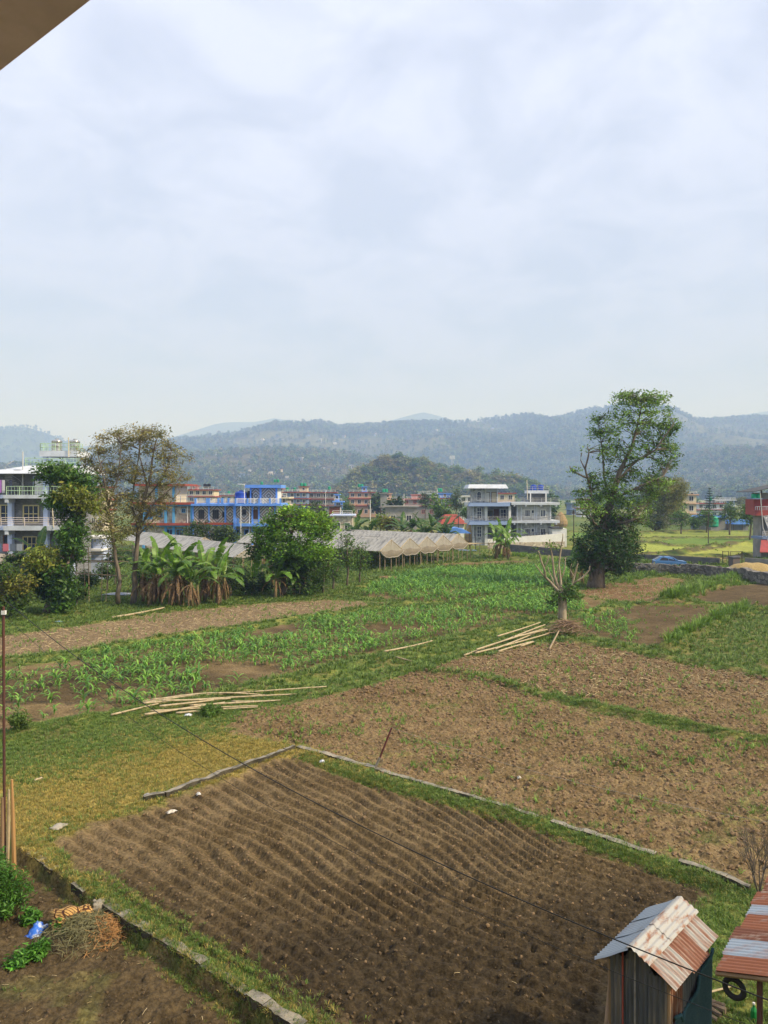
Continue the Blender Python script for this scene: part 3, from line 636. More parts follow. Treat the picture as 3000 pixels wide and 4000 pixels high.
p = np.column_stack([S[300:, 0], S[300:, 1], zS[300:] - 0.02])
points_stuff('maize_crop', p, S[300:, 3], MZ, 14, label='rows of young green maize filling the farther fields')

# ------------------------------------------------------------------ trees
def tree(name, label, D, trunk, limbs, blobs, cols, leaf=0.22, per=26, cr=0.5, seed=0, group=None, bark=BARK, zoff=0.0, flat=0.8, up=0.35, aspect=0.45, cat='tree', droop=0.0, twig=0.018, var=0.25, limbk=1.0):
    r = np.random.default_rng(seed); b0 = trunk[0]; base = P(b0[0], b0[1], D); base.z = gz(base.x, base.y) if D < 189 else -0.3
    root = empty(name, base, 0, label, cat, group); inv = -base
    mb = MB(); nodes = []
    def line(pts, k_=1.0):
        q = []; rr = []
        for t in pts:
            v = P(t[0], t[1], D) + inv; v.y += (t[3] if len(t) > 3 else 0.0); q.append(v); rr.append(t[2] * k_)
        # smooth, slightly crooked
        Q = []; RR = []
        for i in range(len(q) - 1):
            n = max(2, int((q[i + 1] - q[i]).length / 0.7))
            for k in range(n):
                t = k / n; v = q[i].lerp(q[i + 1], t)
                if k: v += Vector(r.normal(0, 0.05 * min(1, rr[i] * 8), 3))
                Q.append(v); RR.append(rr[i] * (1 - t) + rr[i + 1] * t)
        Q.append(q[-1]); RR.append(rr[-1]); mb.tube(Q, RR, 7); nodes.extend(zip(Q, RR))
    tr = list(trunk); q0 = P(tr[0][0], tr[0][1], D) + inv
    tr[0] = (tr[0][0], HOR + (CAM_H - base.z + 0.15) * FPX / D, tr[0][2]); line(tr)
    for l in limbs: line(l, limbk)
    cen = []; col = []; thick = []
    NP = np.array([tuple(n[0]) for n in nodes]); NR = np.array([n[1] for n in nodes])
    for bl in blobs:
        px, py, rx, ry, n = bl[:5]; dy = bl[5] if len(bl) > 5 else 0.0; cc = cols[bl[6]] if len(bl) > 6 else None
        c = P(px, py, D) + inv; c.y += dy; sx = rx * D / FPX; sz = ry * D / FPX
        for _ in range(n):
            v = r.normal(0, 1, 3); v /= np.linalg.norm(v); v *= r.uniform(0.25, 1.0) ** 0.5
            q = np.array([c.x + v[0] * sx, c.y + v[1] * max(sx, sz) * flat, c.z + v[2] * sz])
            if q[2] < 0.2: q[2] = 0.2 + r.uniform(0, 0.3)
            dd = np.linalg.norm(NP - q, axis=1) + np.maximum(0, NP[:, 2] - q[2]) * 0.8; k = int(dd.argmin())
            a = Vector(NP[k]); e = Vector(q); m = a.lerp(e, 0.5) + Vector((0, 0, 0.12 * (e - a).length)) + Vector(r.normal(0, 0.06, 3))
            rr = min(NR[k] * 0.6, twig + 0.012 * (e - a).length)
            mb.tube([a, m, e], [rr, rr * 0.65, rr * 0.3], 4, cap=False)
            m_ = max(3, int(per * r.uniform(0.6, 1.4))); cl_ = q + r.normal(0, cr * 0.5, (m_, 3)) * np.array([1, 1, 0.7]); cen.append(cl_)
            g = np.asarray(cc if cc is not None else cols[r.integers(len(cols))]) * r.uniform(0.75, 1.25); col.append(np.tile(g, (m_, 1)))
    mb.build('trunk', bark, root, smooth=True)
    cen = np.concatenate(cen); col = np.concatenate(col); V, F, C = leaf_quads(cen, leaf, r, col, up=up, aspect=aspect, droop=droop, var=var)
    np_obj('crown', V, F, LEAF, root, col=C)
    return root
GA = [(0.06, 0.115, 0.018), (0.085, 0.15, 0.024), (0.045, 0.085, 0.016)]
GD = [(0.035, 0.065, 0.014), (0.05, 0.09, 0.018), (0.028, 0.05, 0.012)]
GY = [(0.16, 0.20, 0.035), (0.20, 0.17, 0.045), (0.10, 0.15, 0.028)]
GL = [(0.12, 0.21, 0.022), (0.16, 0.26, 0.03), (0.09, 0.16, 0.02)]
AU = [(0.175, 0.155, 0.055), (0.145, 0.14, 0.045), (0.11, 0.12, 0.036), (0.20, 0.175, 0.065)]
GREYB = mat('grey_bark', (0.13, 0.105, 0.075), (0.27, 0.22, 0.165), scale=5, bump=0.03, stretch=(1, 1, 0.25))
PALEB = mat('pale_bark', (0.21, 0.165, 0.11), (0.38, 0.31, 0.22), scale=5, bump=0.03, stretch=(1, 1, 0.22))
# the tall tree above the maize
tree('tall_tree', 'tall broad tree with open upper crown standing over dark shrubby growth behind the fields', 74,
     [(2325, 2292, 0.95), (2332, 2240, 0.70), (2345, 2150, 0.60), (2360, 2050, 0.55), (2385, 1960, 0.38), (2410, 1880, 0.28), (2450, 1780, 0.18), (2480, 1700, 0.12), (2500, 1620, 0.07), (2505, 1570, 0.05)],
     [[(2362, 2040, 0.35), (2300, 1960, 0.30, -1), (2290, 1880, 0.24, -1), (2275, 1830, 0.2, -1), (2290, 1770, 0.14, -1), (2284, 1748, 0.10, -1)],
      [(2292, 1872, 0.20, -1), (2245, 1850, 0.15, -1), (2220, 1838, 0.12, -1), (2216, 1822, 0.09, -1)], [(2275, 1835, .14, -1), (2258, 1800, .10, -1), (2262, 1770, .08, -1)],
      [(2385, 1960, 0.3), (2370, 1860, 0.22, 1), (2365, 1760, 0.15, 1), (2350, 1660, 0.08, 1), (2345, 1640, .05, 1)],
      [(2410, 1880, 0.26), (2500, 1800, 0.2, 1), (2580, 1740, 0.13, 1.5), (2640, 1700, 0.07, 1.5)],
      [(2430, 1830, 0.2), (2540, 1760, 0.14, -1.5), (2610, 1660, 0.08, -1.5)], [(2385, 1950, 0.24), (2480, 1900, 0.17, -1.5), (2570, 1860, 0.1, -1.5)],
      [(2350, 2080, 0.25), (2290, 2020, 0.17, -2), (2270, 2000, 0.12, -2), (2282, 1975, .08, -2)], [(2350, 2090, 0.2), (2300, 2012, 0.14, 1), (2260, 2010, 0.1, 1)],
      [(2320, 2290, 0.55), (2300, 2240, 0.3, -.6), (2295, 2200, .2, -.6)], [(2335, 2292, .5), (2352, 2240, .3, .6), (2352, 2180, .2, .6)],
      [(2360, 2060, .25), (2440, 2030, .16, -2), (2470, 2000, .1, -2)]],
     [(2450, 1560, 65, 30, 42, 0, 1), (2535, 1560, 75, 32, 46, 0, 1), (2590, 1620, 55, 50, 36, 1, 1), (2640, 1660, 35, 22, 18, 1, 0), (2480, 1640, 70, 50, 34, -1, 1), (2560, 1700, 85, 55, 52, 1, 0), (2600, 1780, 55, 60, 40, 0, 0),
      (2350, 1640, 28, 24, 14, 1, 1), (2340, 1690, 38, 26, 20, 1, 1), (2390, 1690, 40, 45, 22, -1, 1), (2400, 1760, 50, 50, 26, 1, 0), (2360, 1760, 40, 30, 14, -1, 1), (2480, 1780, 60, 50, 26, -1, 0), (2520, 1860, 70, 40, 30, 0, 0), (2560, 1900, 60, 40, 26, -1, 1),
      (2340, 1870, 60, 45, 34, -1, 0), (2300, 1930, 60, 40, 28, -1, 0), (2400, 1930, 75, 50, 48, -1, 0), (2290, 1985, 55, 28, 24, -2, 1), (2350, 2010, 65, 40, 34, 0, 2), (2450, 1990, 70, 45, 40, -1, 1), (2520, 1950, 50, 45, 26, 0, 1), (2410, 2040, 70, 28, 30, 0, 2),
      (2290, 2130, 60, 50, 62, -1, 2), (2370, 2150, 80, 60, 90, -2, 2), (2440, 2110, 60, 45, 46, -1, 2), (2270, 2180, 40, 35, 30, -1, 2), (2440, 2180, 55, 40, 46, 0, 2), (2400, 2215, 45, 35, 34, -.5, 2), (2480, 2150, 25, 30, 14, 0, 2), (2235, 1842, 12, 8, 3, -1, 1), (2284, 1755, 8, 8, 2, -1, 0), (2330, 2095, 60, 25, 30, -1, 2), (2345, 2250, 26, 22, 12, .8, 2), (2350, 2065, 75, 30, 34, 0, 2), (2255, 2110, 28, 18, 10, -1, 2), (2470, 2085, 40, 22, 14, 0, 0), (2300, 2225, 30, 20, 12, -.5, 2), (2460, 2215, 35, 22, 12, .5, 2), (2500, 2040, 45, 25, 16, 0, 0), (2440, 1850, 60, 40, 26, 1, 0), (2250, 1960, 30, 16, 8, -1, 1), (2640, 1740, 30, 26, 12, 1, 1), (2420, 1610, 40, 34, 16, 0, 1)],
     [(0.075, 0.14, 0.026), (0.115, 0.19, 0.035), (0.03, 0.066, 0.016)], leaf=0.24, per=21, cr=0.6, seed=1, bark=BARK, limbk=0.5, var=.35)
# the yellow-brown flushing tree by the bananas
tree('flushing_tree', 'tall thin tree with sparse yellow brown new leaves beside the banana row', 63,
     [(520, 2355, 0.28), (528, 2280, 0.23), (530, 2200, 0.2), (540, 2080, 0.17), (560, 1960, 0.14), (590, 1850, 0.10), (600, 1760, 0.06)],
     [[(478, 2350, 0.3, -1), (485, 2270, 0.24, -1), (468, 2180, 0.2, -1), (455, 2080, 0.17, -1), (440, 1980, 0.12, -1), (425, 1880, 0.08, -1), (400, 1780, 0.05, -1)],
      [(455, 2080, .15, -1), (420, 1960, .1, 0), (370, 1850, .07, .5), (330, 1760, .04, .5)], [(440, 1980, .1, -1), (480, 1860, .08, -1), (490, 1740, .05, -1)], [(540, 2080, .14), (500, 1960, .1, 1), (520, 1820, .07, 1), (530, 1720, .04, 1)],
      [(560, 1960, .11), (640, 1860, .08, 0), (670, 1760, .05, 0)], [(545, 2060, .12), (620, 1960, .09, -1), (690, 1900, .06, -1), (730, 1850, .03, -1)], [(575, 1900, .09), (560, 1780, .06, -1), (570, 1690, .03, -1)],
      [(540, 2090, .1), (610, 2010, .07, 1), (690, 1920, .04, 1)]],
     [(440, 1740, 80, 55, 44, 0), (520, 1700, 90, 45, 56, 0), (600, 1720, 80, 60, 50, 0), (340, 1790, 40, 50, 22, 0), (660, 1780, 55, 55, 32, 0), (400, 1850, 70, 60, 40, 0), (500, 1830, 90, 70, 56, 0), (610, 1850, 80, 60, 44, 0), (700, 1870, 40, 40, 14, 0),
      (430, 1950, 65, 60, 44, -1), (520, 1960, 75, 60, 44, 0), (600, 1960, 65, 50, 30, 0), (660, 1960, 50, 35, 12, 0), (430, 2040, 60, 50, 40, -1), (520, 2050, 60, 45, 30, 0), (590, 2030, 45, 45, 18, 0), (460, 2110, 50, 35, 24, -1, 2), (740, 1790, 10, 14, 3, 0)],
     AU, leaf=0.17, per=34, cr=0.5, seed=2, bark=BARK, aspect=0.4, limbk=.7)
# mango tree in front of the light blue house
tree('mango_tree', 'dense glossy green mango-like tree with a bent trunk before the pale blue house', 58.5,
     [(200, 2392, 0.62), (212, 2340, 0.42), (222, 2260, 0.33), (270, 2160, 0.28), (300, 2060, 0.26), (310, 1990, 0.25), (300, 1930, 0.17), (280, 1890, 0.10)],
     [[(222, 2260, .25), (170, 2230, .15, -.5), (140, 2200, .08, -.5)], [(300, 1990, .18), (250, 1900, .1), (200, 1850, .06)], [(222, 2280, .2), (270, 2230, .14, -1), (290, 2190, .08, -1)], [(175, 2395, .3, .3), (205, 2320, .2, .2), (215, 2260, .15)]],
     [(200, 1850, 55, 30, 36, 0, 0), (260, 1845, 40, 25, 20, 0, 1), (320, 1890, 55, 50, 44, 0, 0), (300, 1930, 50, 40, 30, -1, 3), (240, 1960, 45, 35, 26, -.5, 0), (350, 1970, 30, 35, 16, 0, 3), (270, 2020, 40, 35, 18, 0, 2),
      (290, 2080, 50, 55, 44, -.5, 0), (300, 2150, 45, 50, 36, -.5, 0), (200, 2180, 70, 45, 60, -1, 3), (150, 2250, 60, 50, 46, -.5, 0), (240, 2230, 60, 45, 46, -1, 0), (270, 2290, 45, 40, 34, -1, 0), (190, 2300, 45, 40, 26, 0, 2), (255, 2355, 32, 40, 26, -.8, 0), (140, 2190, 40, 30, 20, 0, 2)],
     [(0.05, 0.105, 0.018), (0.07, 0.135, 0.022), (0.03, 0.06, 0.014), (0.15, 0.175, 0.03)], leaf=0.28, per=34, cr=0.65, seed=3, bark=BARK, droop=0.6, aspect=0.38)
tree('leafy_bush', 'large leafy bush with yellowish shoots by the rusty pole', 56, [(30, 2400, .2), (35, 2320, .15), (30, 2250, .08)], [[(30, 2380, .12), (80, 2320, .08), (100, 2280, .05)]],
     [(20, 2240, 60, 40, 34, 0, 0), (70, 2280, 55, 45, 40, 0, 1), (10, 2310, 60, 50, 44, 0, 1), (80, 2340, 50, 35, 30, 0, 2), (-60, 2270, 60, 60, 40, 0, 0), (30, 2370, 60, 30, 30, -.3, 0)],
     [(0.055, 0.10, 0.018), (0.16, 0.165, 0.032), (0.05, 0.085, 0.016)], leaf=0.22, per=22, cr=0.55, seed=4, droop=0.3, cat='bush')
# bright green tree over the banana cluster
tree('bright_tree', 'dense bright green round-crowned tree rising between the banana plants and plastic tunnels', 68,
     [(1105, 2325, 0.3), (1110, 2250, 0.24), (1120, 2160, 0.2), (1140, 2080, 0.14), (1150, 2040, .08)],
     [[(1112, 2230, .18), (1040, 2160, .13), (1000, 2120, .08)], [(1115, 2200, .18), (1200, 2120, .12), (1250, 2060, .07)], [(1150, 2290, .2, 1), (1190, 2200, .14, 1), (1230, 2140, .08, 1)]],
     [(1150, 2010, 75, 35, 50, 0, 1), (1220, 2040, 70, 45, 50, 0, 1), (1090, 2040, 60, 40, 40, 0, 0), (1270, 2080, 45, 40, 30, 0, 1), (1170, 2080, 90, 50, 70, -1, 0), (1040, 2090, 55, 45, 42, 0, 0), (1010, 2150, 50, 35, 34, 0, 2), (1090, 2150, 70, 50, 50, -1, 0), (1190, 2150, 80, 50, 60, -1, 0), (1260, 2150, 45, 35, 26, 0, 1), (1120, 2220, 65, 45, 46, 0, 2), (1220, 2220, 50, 45, 34, 0, 2), (1170, 2290, 70, 35, 34, 0, 2)],
     [(0.085, 0.17, 0.018), (0.13, 0.23, 0.022), (0.045, 0.085, 0.014)], leaf=0.26, per=24, cr=0.62, seed=5)
# young trees along the tunnels
for i, (px, py, D, h, wv, lab) in enumerate([(1262, 2310, 70, 175, 50, 'young leafy tree with a bare stem beside the bright round tree'), (1355, 2285, 75, 205, 48, 'slender grey green sapling with airy top against the tunnel roofs'), (1405, 2280, 77, 165, 42, 'small leafy tree whose stem forks low beside the tunnel curtain'),
                                    (1300, 2300, 72, 120, 45, 'low bushy sapling between the young trees by the tunnels'), (915, 2300, 72, 120, 60, 'round dark green bush behind the drooping banana leaf'), (830, 2255, 84, 60, 40, 'low dark bush behind the banana row')]):
    tree('young_tree', lab, D, [(px, py, .11), (px + 4, py - h * .45, .08), (px, py - h * .8, .04)], [[(px + 3, py - h * .4, .06), (px + wv * .5, py - h * .7, .03)], [(px + 3, py - h * .35, .06), (px - wv * .5, py - h * .65, .03)]],
         [(px, py - h * .85, wv * .6, h * .15, 16), (px - wv * .4, py - h * .65, wv * .6, h * .2, 20), (px + wv * .4, py - h * .6, wv * .6, h * .2, 20), (px, py - h * .42, wv * .8, h * .15, 18)], GA if i < 4 else GD, leaf=0.19, per=16, cr=0.5, seed=20 + i, group='young trees by the tunnels')
# trees in front of and between the houses
FT = [(780, 2150, 112, 115, 75, GD, 'dark round tree hiding the ground floor of the blue patterned house'), (880, 2150, 113, 95, 60, GY[2:] + GD, 'yellow-green shrubby tree beside the blue house drainpipe'), (1240, 2100, 150, 150, 62, GD, 'dark tree behind the bright green tree'), (1275, 2110, 140, 90, 50, GA, 'leafy tree by the red brick wall'),
      (1510, 2085, 122, 70, 60, GY, 'yellow-leaved bush between the banana clumps'), (1780, 2030, 210, 120, 36, GD, 'dark tree with pale stem by the blue box house'), (1735, 2060, 165, 75, 42, GD, 'dark bushy tree behind the banana clump'), (1660, 2000, 240, 80, 25, GD, 'narrow dark tree before the pink house'), (1360, 2030, 210, 70, 26, GA, 'small tree beside the red-trimmed house'),
      (1820, 2035, 200, 55, 22, GA, 'small tree with thin stem by the white rough house'), (2660, 2070, 175, 75, 40, GA, 'light tree before the striped house'), (2760, 2075, 180, 90, 30, GA, 'light leafy tree behind the green water tank'), (2850, 2070, 170, 110, 36, GY[2:] + GA, 'yellowish tree by the arched blue roof'), (2930, 2080, 150, 120, 36, GA, 'green tree beside the red house'), (2985, 2095, 140, 70, 30, GD, 'dark shrubby tree under the red balcony'), (2560, 2075, 185, 70, 30, GD, 'dark bush at the foot of the bamboo clump'), (2715, 2075, 190, 60, 20, GA, 'low tree beside the blue roofed shed')]
for i, (px, py, D, h, wv, cc, lab) in enumerate(FT):
    tree('house_tree', lab, D, [(px, py, .2), (px + 3, py - h * .5, .13), (px, py - h * .8, .06)], [[(px + 2, py - h * .35, .1), (px + wv * .5, py - h * .6, .05)], [(px + 2, py - h * .35, .1), (px - wv * .5, py - h * .55, .05)]],
         [(px, py - h * .8, wv * .6, h * .2, 18), (px - wv * .45, py - h * .6, wv * .55, h * .22, 18), (px + wv * .45, py - h * .58, wv * .55, h * .22, 18), (px, py - h * .45, wv * .9, h * .25, 26)], cc, leaf=0.34, per=22, cr=0.8, seed=60 + i, twig=.03, group='trees among the houses')
# feathery bamboo clump
tree('bamboo_clump', 'feathery olive bamboo clump behind the tall tree at the edge of the paddies', 185, [(2560, 2070, .3), (2570, 1990, .2), (2585, 1900, .08)], [[(2550, 2070, .15), (2530, 1960, .1), (2520, 1900, .05)], [(2570, 2070, .15), (2630, 1960, .1), (2660, 1890, .04)], [(2565, 2070, .15), (2600, 1940, .1), (2630, 1870, .04)]],
     [(2590, 1910, 70, 40, 70, 0, 0), (2630, 1900, 55, 40, 50, 0, 0), (2550, 1960, 60, 55, 60, 0, 1), (2620, 1970, 55, 50, 54, 0, 0), (2570, 2030, 60, 40, 50, 0, 1), (2550, 1900, 50, 40, 40, 0, 1), (2650, 1930, 35, 30, 20, 0, 0)],
     [(0.15, 0.15, 0.036), (0.085, 0.10, 0.024), (0.05, 0.06, 0.018)], leaf=0.5, per=60, cr=1.1, seed=8, aspect=0.2, droop=0.5)
# pollarded tree with bare stubs
rp = tree('pollarded_tree', 'pale pollarded tree with bare stubby limbs and a few leaves over the brush heap', 54,
     [(2198, 2432, 0.36), (2196, 2390, 0.31), (2196, 2350, 0.33), (2192, 2300, 0.26)],
     [[(2192, 2330, .26), (2165, 2290, .18), (2130, 2255, .15), (2120, 2215, .12, -.4), (2104, 2170, .10, -.4), (2098, 2150, .07, -.4)], [(2190, 2320, .24), (2178, 2280, .17, .3), (2165, 2220, .14, .3), (2158, 2160, .11, .3), (2152, 2130, .08, .3), (2150, 2115, .05, .3)],
      [(2195, 2330, .24), (2195, 2270, .16, .4), (2188, 2210, .12, .4), (2196, 2150, .1, .4), (2202, 2112, .08, .4), (2204, 2085, .05, .4)], [(2198, 2330, .22), (2230, 2285, .15, -.3), (2240, 2250, .12, -.3), (2250, 2210, .09, -.3), (2252, 2190, .06, -.3)],
      [(2232, 2280, .13, -.3), (2270, 2255, .1, -.3), (2298, 2225, .08, -.3), (2300, 2210, .05, -.3)], [(2130, 2255, .1), (2105, 2225, .07), (2090, 2205, .05)], [(2178, 2275, .1, .3), (2185, 2240, .08, .5), (2182, 2215, .06, .5)], [(2240, 2255, .08, -.3), (2222, 2225, .06, -.4), (2228, 2200, .04, -.4)], [(2120, 2215, .08, -.4), (2135, 2185, .06, -.5), (2140, 2165, .045, -.5)], [(2165, 2290, .1), (2150, 2240, .07, .2), (2142, 2215, .05, .2)], [(2195, 2270, .1, .4), (2214, 2215, .07, .5), (2216, 2180, .05, .5)]],
     [(2225, 2290, 28, 26, 14, -.3, 0), (2190, 2320, 40, 25, 14, -.2, 0), (2245, 2320, 22, 20, 8, -.3, 1), (2160, 2130, 10, 10, 3, .3, 1), (2165, 2350, 24, 16, 5, 0, 2), (2100, 2150, 6, 6, 1, -.4, 1)],
     [(0.05, 0.10, 0.018), (0.08, 0.14, 0.022), (0.04, 0.075, 0.015)], leaf=0.2, per=20, cr=0.45, seed=9, bark=PALEB, limbk=.55)
# conifer with tiers
cb = P(2772, 2060, 205); cn = empty('tiered_conifer', (cb.x, 205, -0.2), 0, 'dark tiered conifer with flat whorls of branches behind the blue shed roofs', 'tree')
MB().tube([(0, 0, 0), (0, 0, 11)], [.2, .05], 6).build('trunk', BARK, cn)
V = []; r_ = np.random.default_rng(3)
for k in range(15):
    z = 1.5 + k * 0.65; L = (11.5 - z) * 0.34
    for j in range(14):
        a = j * 6.283 / 14 + k * .3; n = int(10 + L * 7); t = r_.uniform(0.1, 1, n); V.append(np.column_stack([np.cos(a) * t * L, np.sin(a) * t * L, z + 0.25 * t * t * L * .5 + r_.normal(0, .03, n)]) + r_.normal(0, .06, (n, 3)))
V, F, C = leaf_quads(np.concatenate(V), 0.26, r_, (0.03, 0.06, 0.028), up=2, aspect=.5); np_obj('crown', V, F, LEAF, cn, col=C)

# ------------------------------------------------------------------ banana plants
BANL = mat('banana_leaf', (0.8, 0.8, 0.8), (1.2, 1.2, 1.2), scale=2.0, rough=0.42, attr=True, transl=0.36, spec=0.4)
DEADL = mat('dead_banana_leaf', (0.13, 0.08, 0.042), (0.34, 0.23, 0.13), scale=5, rough=0.9, transl=0.15, spec=0.1)
STEMM = mat('banana_stem', (0.16, 0.15, 0.06), (0.24, 0.16, 0.09), scale=3, stretch=(1, 1, .3), bump=.02)
def banana_leaf(name, seed, L, e, bend, wd, green, mtl):
    r = np.random.default_rng(seed); n = 11; V = []; F = []; C = []; p = np.array([0.0, 0, 0]); mid = []
    for k in range(n + 1):
        t = k / n; a = e - bend * t ** 1.5; mid.append((p.copy(), a)); p = p + np.array([math.cos(a), 0, math.sin(a)]) * L / n
    for side in (-1, 1):
        for k in range(1, n):
            (p0, a0), (p1, a1) = mid[k], mid[k + 1]; t0 = k / n; t1 = (k + 1) / n
            def wf(t): return wd * (math.sin(math.pi * min(1, (t - 0.06) / 0.96)) ** 0.55 if t > 0.07 else 0.05)
            dr = r.uniform(0.05, 0.45); sh = r.uniform(-0.02, 0.05) * L
            def edge(pp, a, t, s):
                nrm = np.array([-math.sin(a), 0, math.cos(a)]); wv = wf(t)
                return pp + np.array([0, side, 0]) * wv * math.cos(dr) - nrm * wv * math.sin(dr) * 1.0 + np.array([math.cos(a), 0, math.sin(a)]) * s
            tear = r.uniform(0.82, 1.0); c0 = p0 * tear + p1 * (1 - tear); b = len(V)
            V += [p0, p1, edge(p1, a1, t1, sh - 0.10 * L / n * (1 if r.uniform() < .5 else 0)), edge(p0, a0, t0, sh)]
            F.append((b, b + 1, b + 2, b + 3) if side > 0 else (b + 3, b + 2, b + 1, b)); g = np.asarray(green) * r.uniform(0.85, 1.18); C += [g * 1.3, g * 1.3, g, g]
    mb = MB().tube([tuple(m[0]) for m in mid], [0.035 * (1 - k / (n + 2)) for k in range(n + 1)], 4, cap=False)
    V2 = np.array(V + [np.array(v) for v in mb.v]); F2 = np.array(F + [tuple(i + len(V) for i in f) for f in mb.f]); C2 = np.array(C + [np.array((0.22, 0.27, 0.09))] * len(mb.v))
    return np_mesh(name, V2, F2, mtl, col=C2)
BG = [(0.11, 0.22, 0.022), (0.14, 0.25, 0.03), (0.075, 0.155, 0.02), (0.055, 0.12, 0.022)]
BL = [banana_leaf(f'banana_leaf_{i}', 600 + i, L, R(e), R(b), wd, BG[i % 3], BANL) for i, (L, e, b, wd) in enumerate([(2.7, 80, 55, .27), (2.7, 66, 100, .27), (2.6, 54, 110, .28), (2.5, 40, 110, .27), (2.4, 60, 145, .27), (2.2, 22, 100, .25), (2.6, 72, 130, .27)])]
BLD = [banana_leaf(f'banana_leaf_dark_{i}', 650 + i, L, R(e), R(b), wd, BG[3], BANL) for i, (L, e, b, wd) in enumerate([(2.5, 80, 50, .30), (2.4, 66, 90, .30), (2.3, 52, 100, .32), (2.1, 40, 100, .30)])]
BY = [banana_leaf(f'banana_leaf_yellow_{i}', 670 + i, 2.0, R(20 - 30 * i), R(80), .26, (0.36, 0.22, 0.04), BANL) for i in range(2)]
BD = [banana_leaf(f'dead_leaf_{i}', 700 + i, L, R(e), R(b), wd, (1, 1, 1), DEADL) for i, (L, e, b, wd) in enumerate([(1.9, -50, 45, .10), (1.7, -68, 25, .13), (2.2, -10, 95, .09), (1.5, -74, 18, .15), (2.0, -60, 40, .08)])]
def banana(x, y, h, seed, label, group, leaves=7, dead=6, dark=False, yellow=0, s=1.0):
    r = random.Random(seed); z = gz(x, y) if y < 189 else 0
    root = empty('banana_plant', (x, y, z), r.uniform(0, 6.28), label, 'banana plant', group); root.scale = (s,) * 3; root.rotation_euler = (r.uniform(-.13, .13), r.uniform(-.13, .13), root.rotation_euler[2])
    MB().tube([(0, 0, -.05), (.02, 0, h * .5), (.05 * r.uniform(-1, 1), .03, h)], [.17, .13, .08], 8).build('stem', STEMM, root, smooth=True)
    a = r.uniform(0, 6.28); src = BLD if dark else BL
    for i in range(leaves):
        k = 0 if i == 0 else r.randrange(1, len(src)); o = link(bpy.data.objects.new('leaf', src[k]), root); o.location = (0, 0, h - .03 * i)
        o.rotation_euler = (r.uniform(-.15, .15), r.uniform(-.12, .12), a + i * 2.4 + r.uniform(-.4, .4)); q = r.uniform(.95, 1.35); o.scale = (q, q, q)
    for i in range(yellow):
        o = link(bpy.data.objects.new('yellow_leaf', BY[i % 2]), root); o.location = (0, 0, h - .1); o.rotation_euler = (0, 0, r.uniform(0, 6.28)); o['label'] = 'yellowing banana leaf'
    for i in range(int(dead * 2.2)):
        o = link(bpy.data.objects.new('dead_leaf', BD[r.randrange(5)]), root); o.location = (0, 0, h * r.uniform(.78, 1.0)); o.rotation_euler = (r.uniform(-.2, .2), r.uniform(-.1, .3), r.uniform(0, 6.28)); q = r.uniform(.8, 1.2) * min(1, h / 2.3); o.scale = (q, q, q); o['label'] = 'dry brown hanging banana leaf'
    return root
BROW = 'bananas with brown skirts edging the fallow field'
for i, (px, py, h, lv, dd, yl) in enumerate([(585, 2365, 2.5, 5, 9, 1), (628, 2358, 2.9, 5, 9, 0), (668, 2368, 2.4, 6, 9, 0), (702, 2368, 2.8, 6, 8, 0), (752, 2372, 2.0, 7, 8, 0), (800, 2350, 2.6, 6, 8, 0), (848, 2358, 2.2, 7, 7, 0), (560, 2350, 2.3, 4, 6, 0), (730, 2335, 3.0, 5, 6, 0), (645, 2335, 3.2, 5, 5, 0), (880, 2345, 2.0, 6, 4, 0), (605, 2345, 2.1, 6, 8, 0), (690, 2345, 2.2, 6, 8, 0), (775, 2362, 1.6, 6, 6, 0), (830, 2340, 2.9, 6, 5, 0)]):
    x, y = G(px, py); banana(x, y, h, 40 + i, 'tall banana plant with brown dead skirt in the row along the fallow field', BROW, lv, dd, yellow=yl)
x, y = G(985, 2325); banana(x, y, 1.3, 60, 'short leaning banana plant with few leaves near the greenhouse gable', 'bananas by the bright tree', 3, 4)
for i, (px, py, h, yl) in enumerate([(1075, 2335, 1.8, 1), (1105, 2322, 2.3, 0), (1145, 2325, 1.5, 0), (1190, 2318, 2.2, 0), (1065, 2300, 4.2, 1)]):
    x, y = G(px, py); banana(x, y, h, 70 + i, ['banana plant with broad drooping leaves under the bright tree', 'very tall banana plant rising through the bright tree'][i == 4], 'bananas by the bright tree', 7, 4, yellow=yl)
for i, (px, h) in enumerate([(1395, 2.6), (1440, 2.2), (1570, 2.6), (1605, 2.9), (1650, 2.2), (1685, 3.0), (1720, 2.4), (1745, 2.0)]):
    x, y = G(px, 2160 - i * 2); banana(x, y, h, 90 + i, 'dark-leaved banana plant standing behind the plastic tunnels', 'bananas behind the tunnels', 8, 5, dark=True, s=1.25)
for i, (px, py, h) in enumerate([(1935, 2182, 2.0), (1965, 2178, 2.6), (1985, 2185, 1.6), (1950, 2172, 3.0)]):
    x, y = G(px, py); banana(x, y, h, 110 + i, 'banana plant in the bright clump before the grey stone house', 'banana clump by the grey house', 8, 5, s=1.1)
x, y = G(2235, 2275); banana(x, y, 1.4, 120, 'low banana plant at the foot of the tall tree', None, 6, 2, dark=True); x, y = G(2275, 2280); banana(x, y, 1.6, 121, 'banana plant half hidden between the pollarded and tall trees', None, 6, 3)
q = P(135, 2160, 66); banana(q.x, 66, 3.6, 122, 'ragged banana plant with torn upright leaves before the pale blue house', None, 7, 2, dark=True, yellow=2)
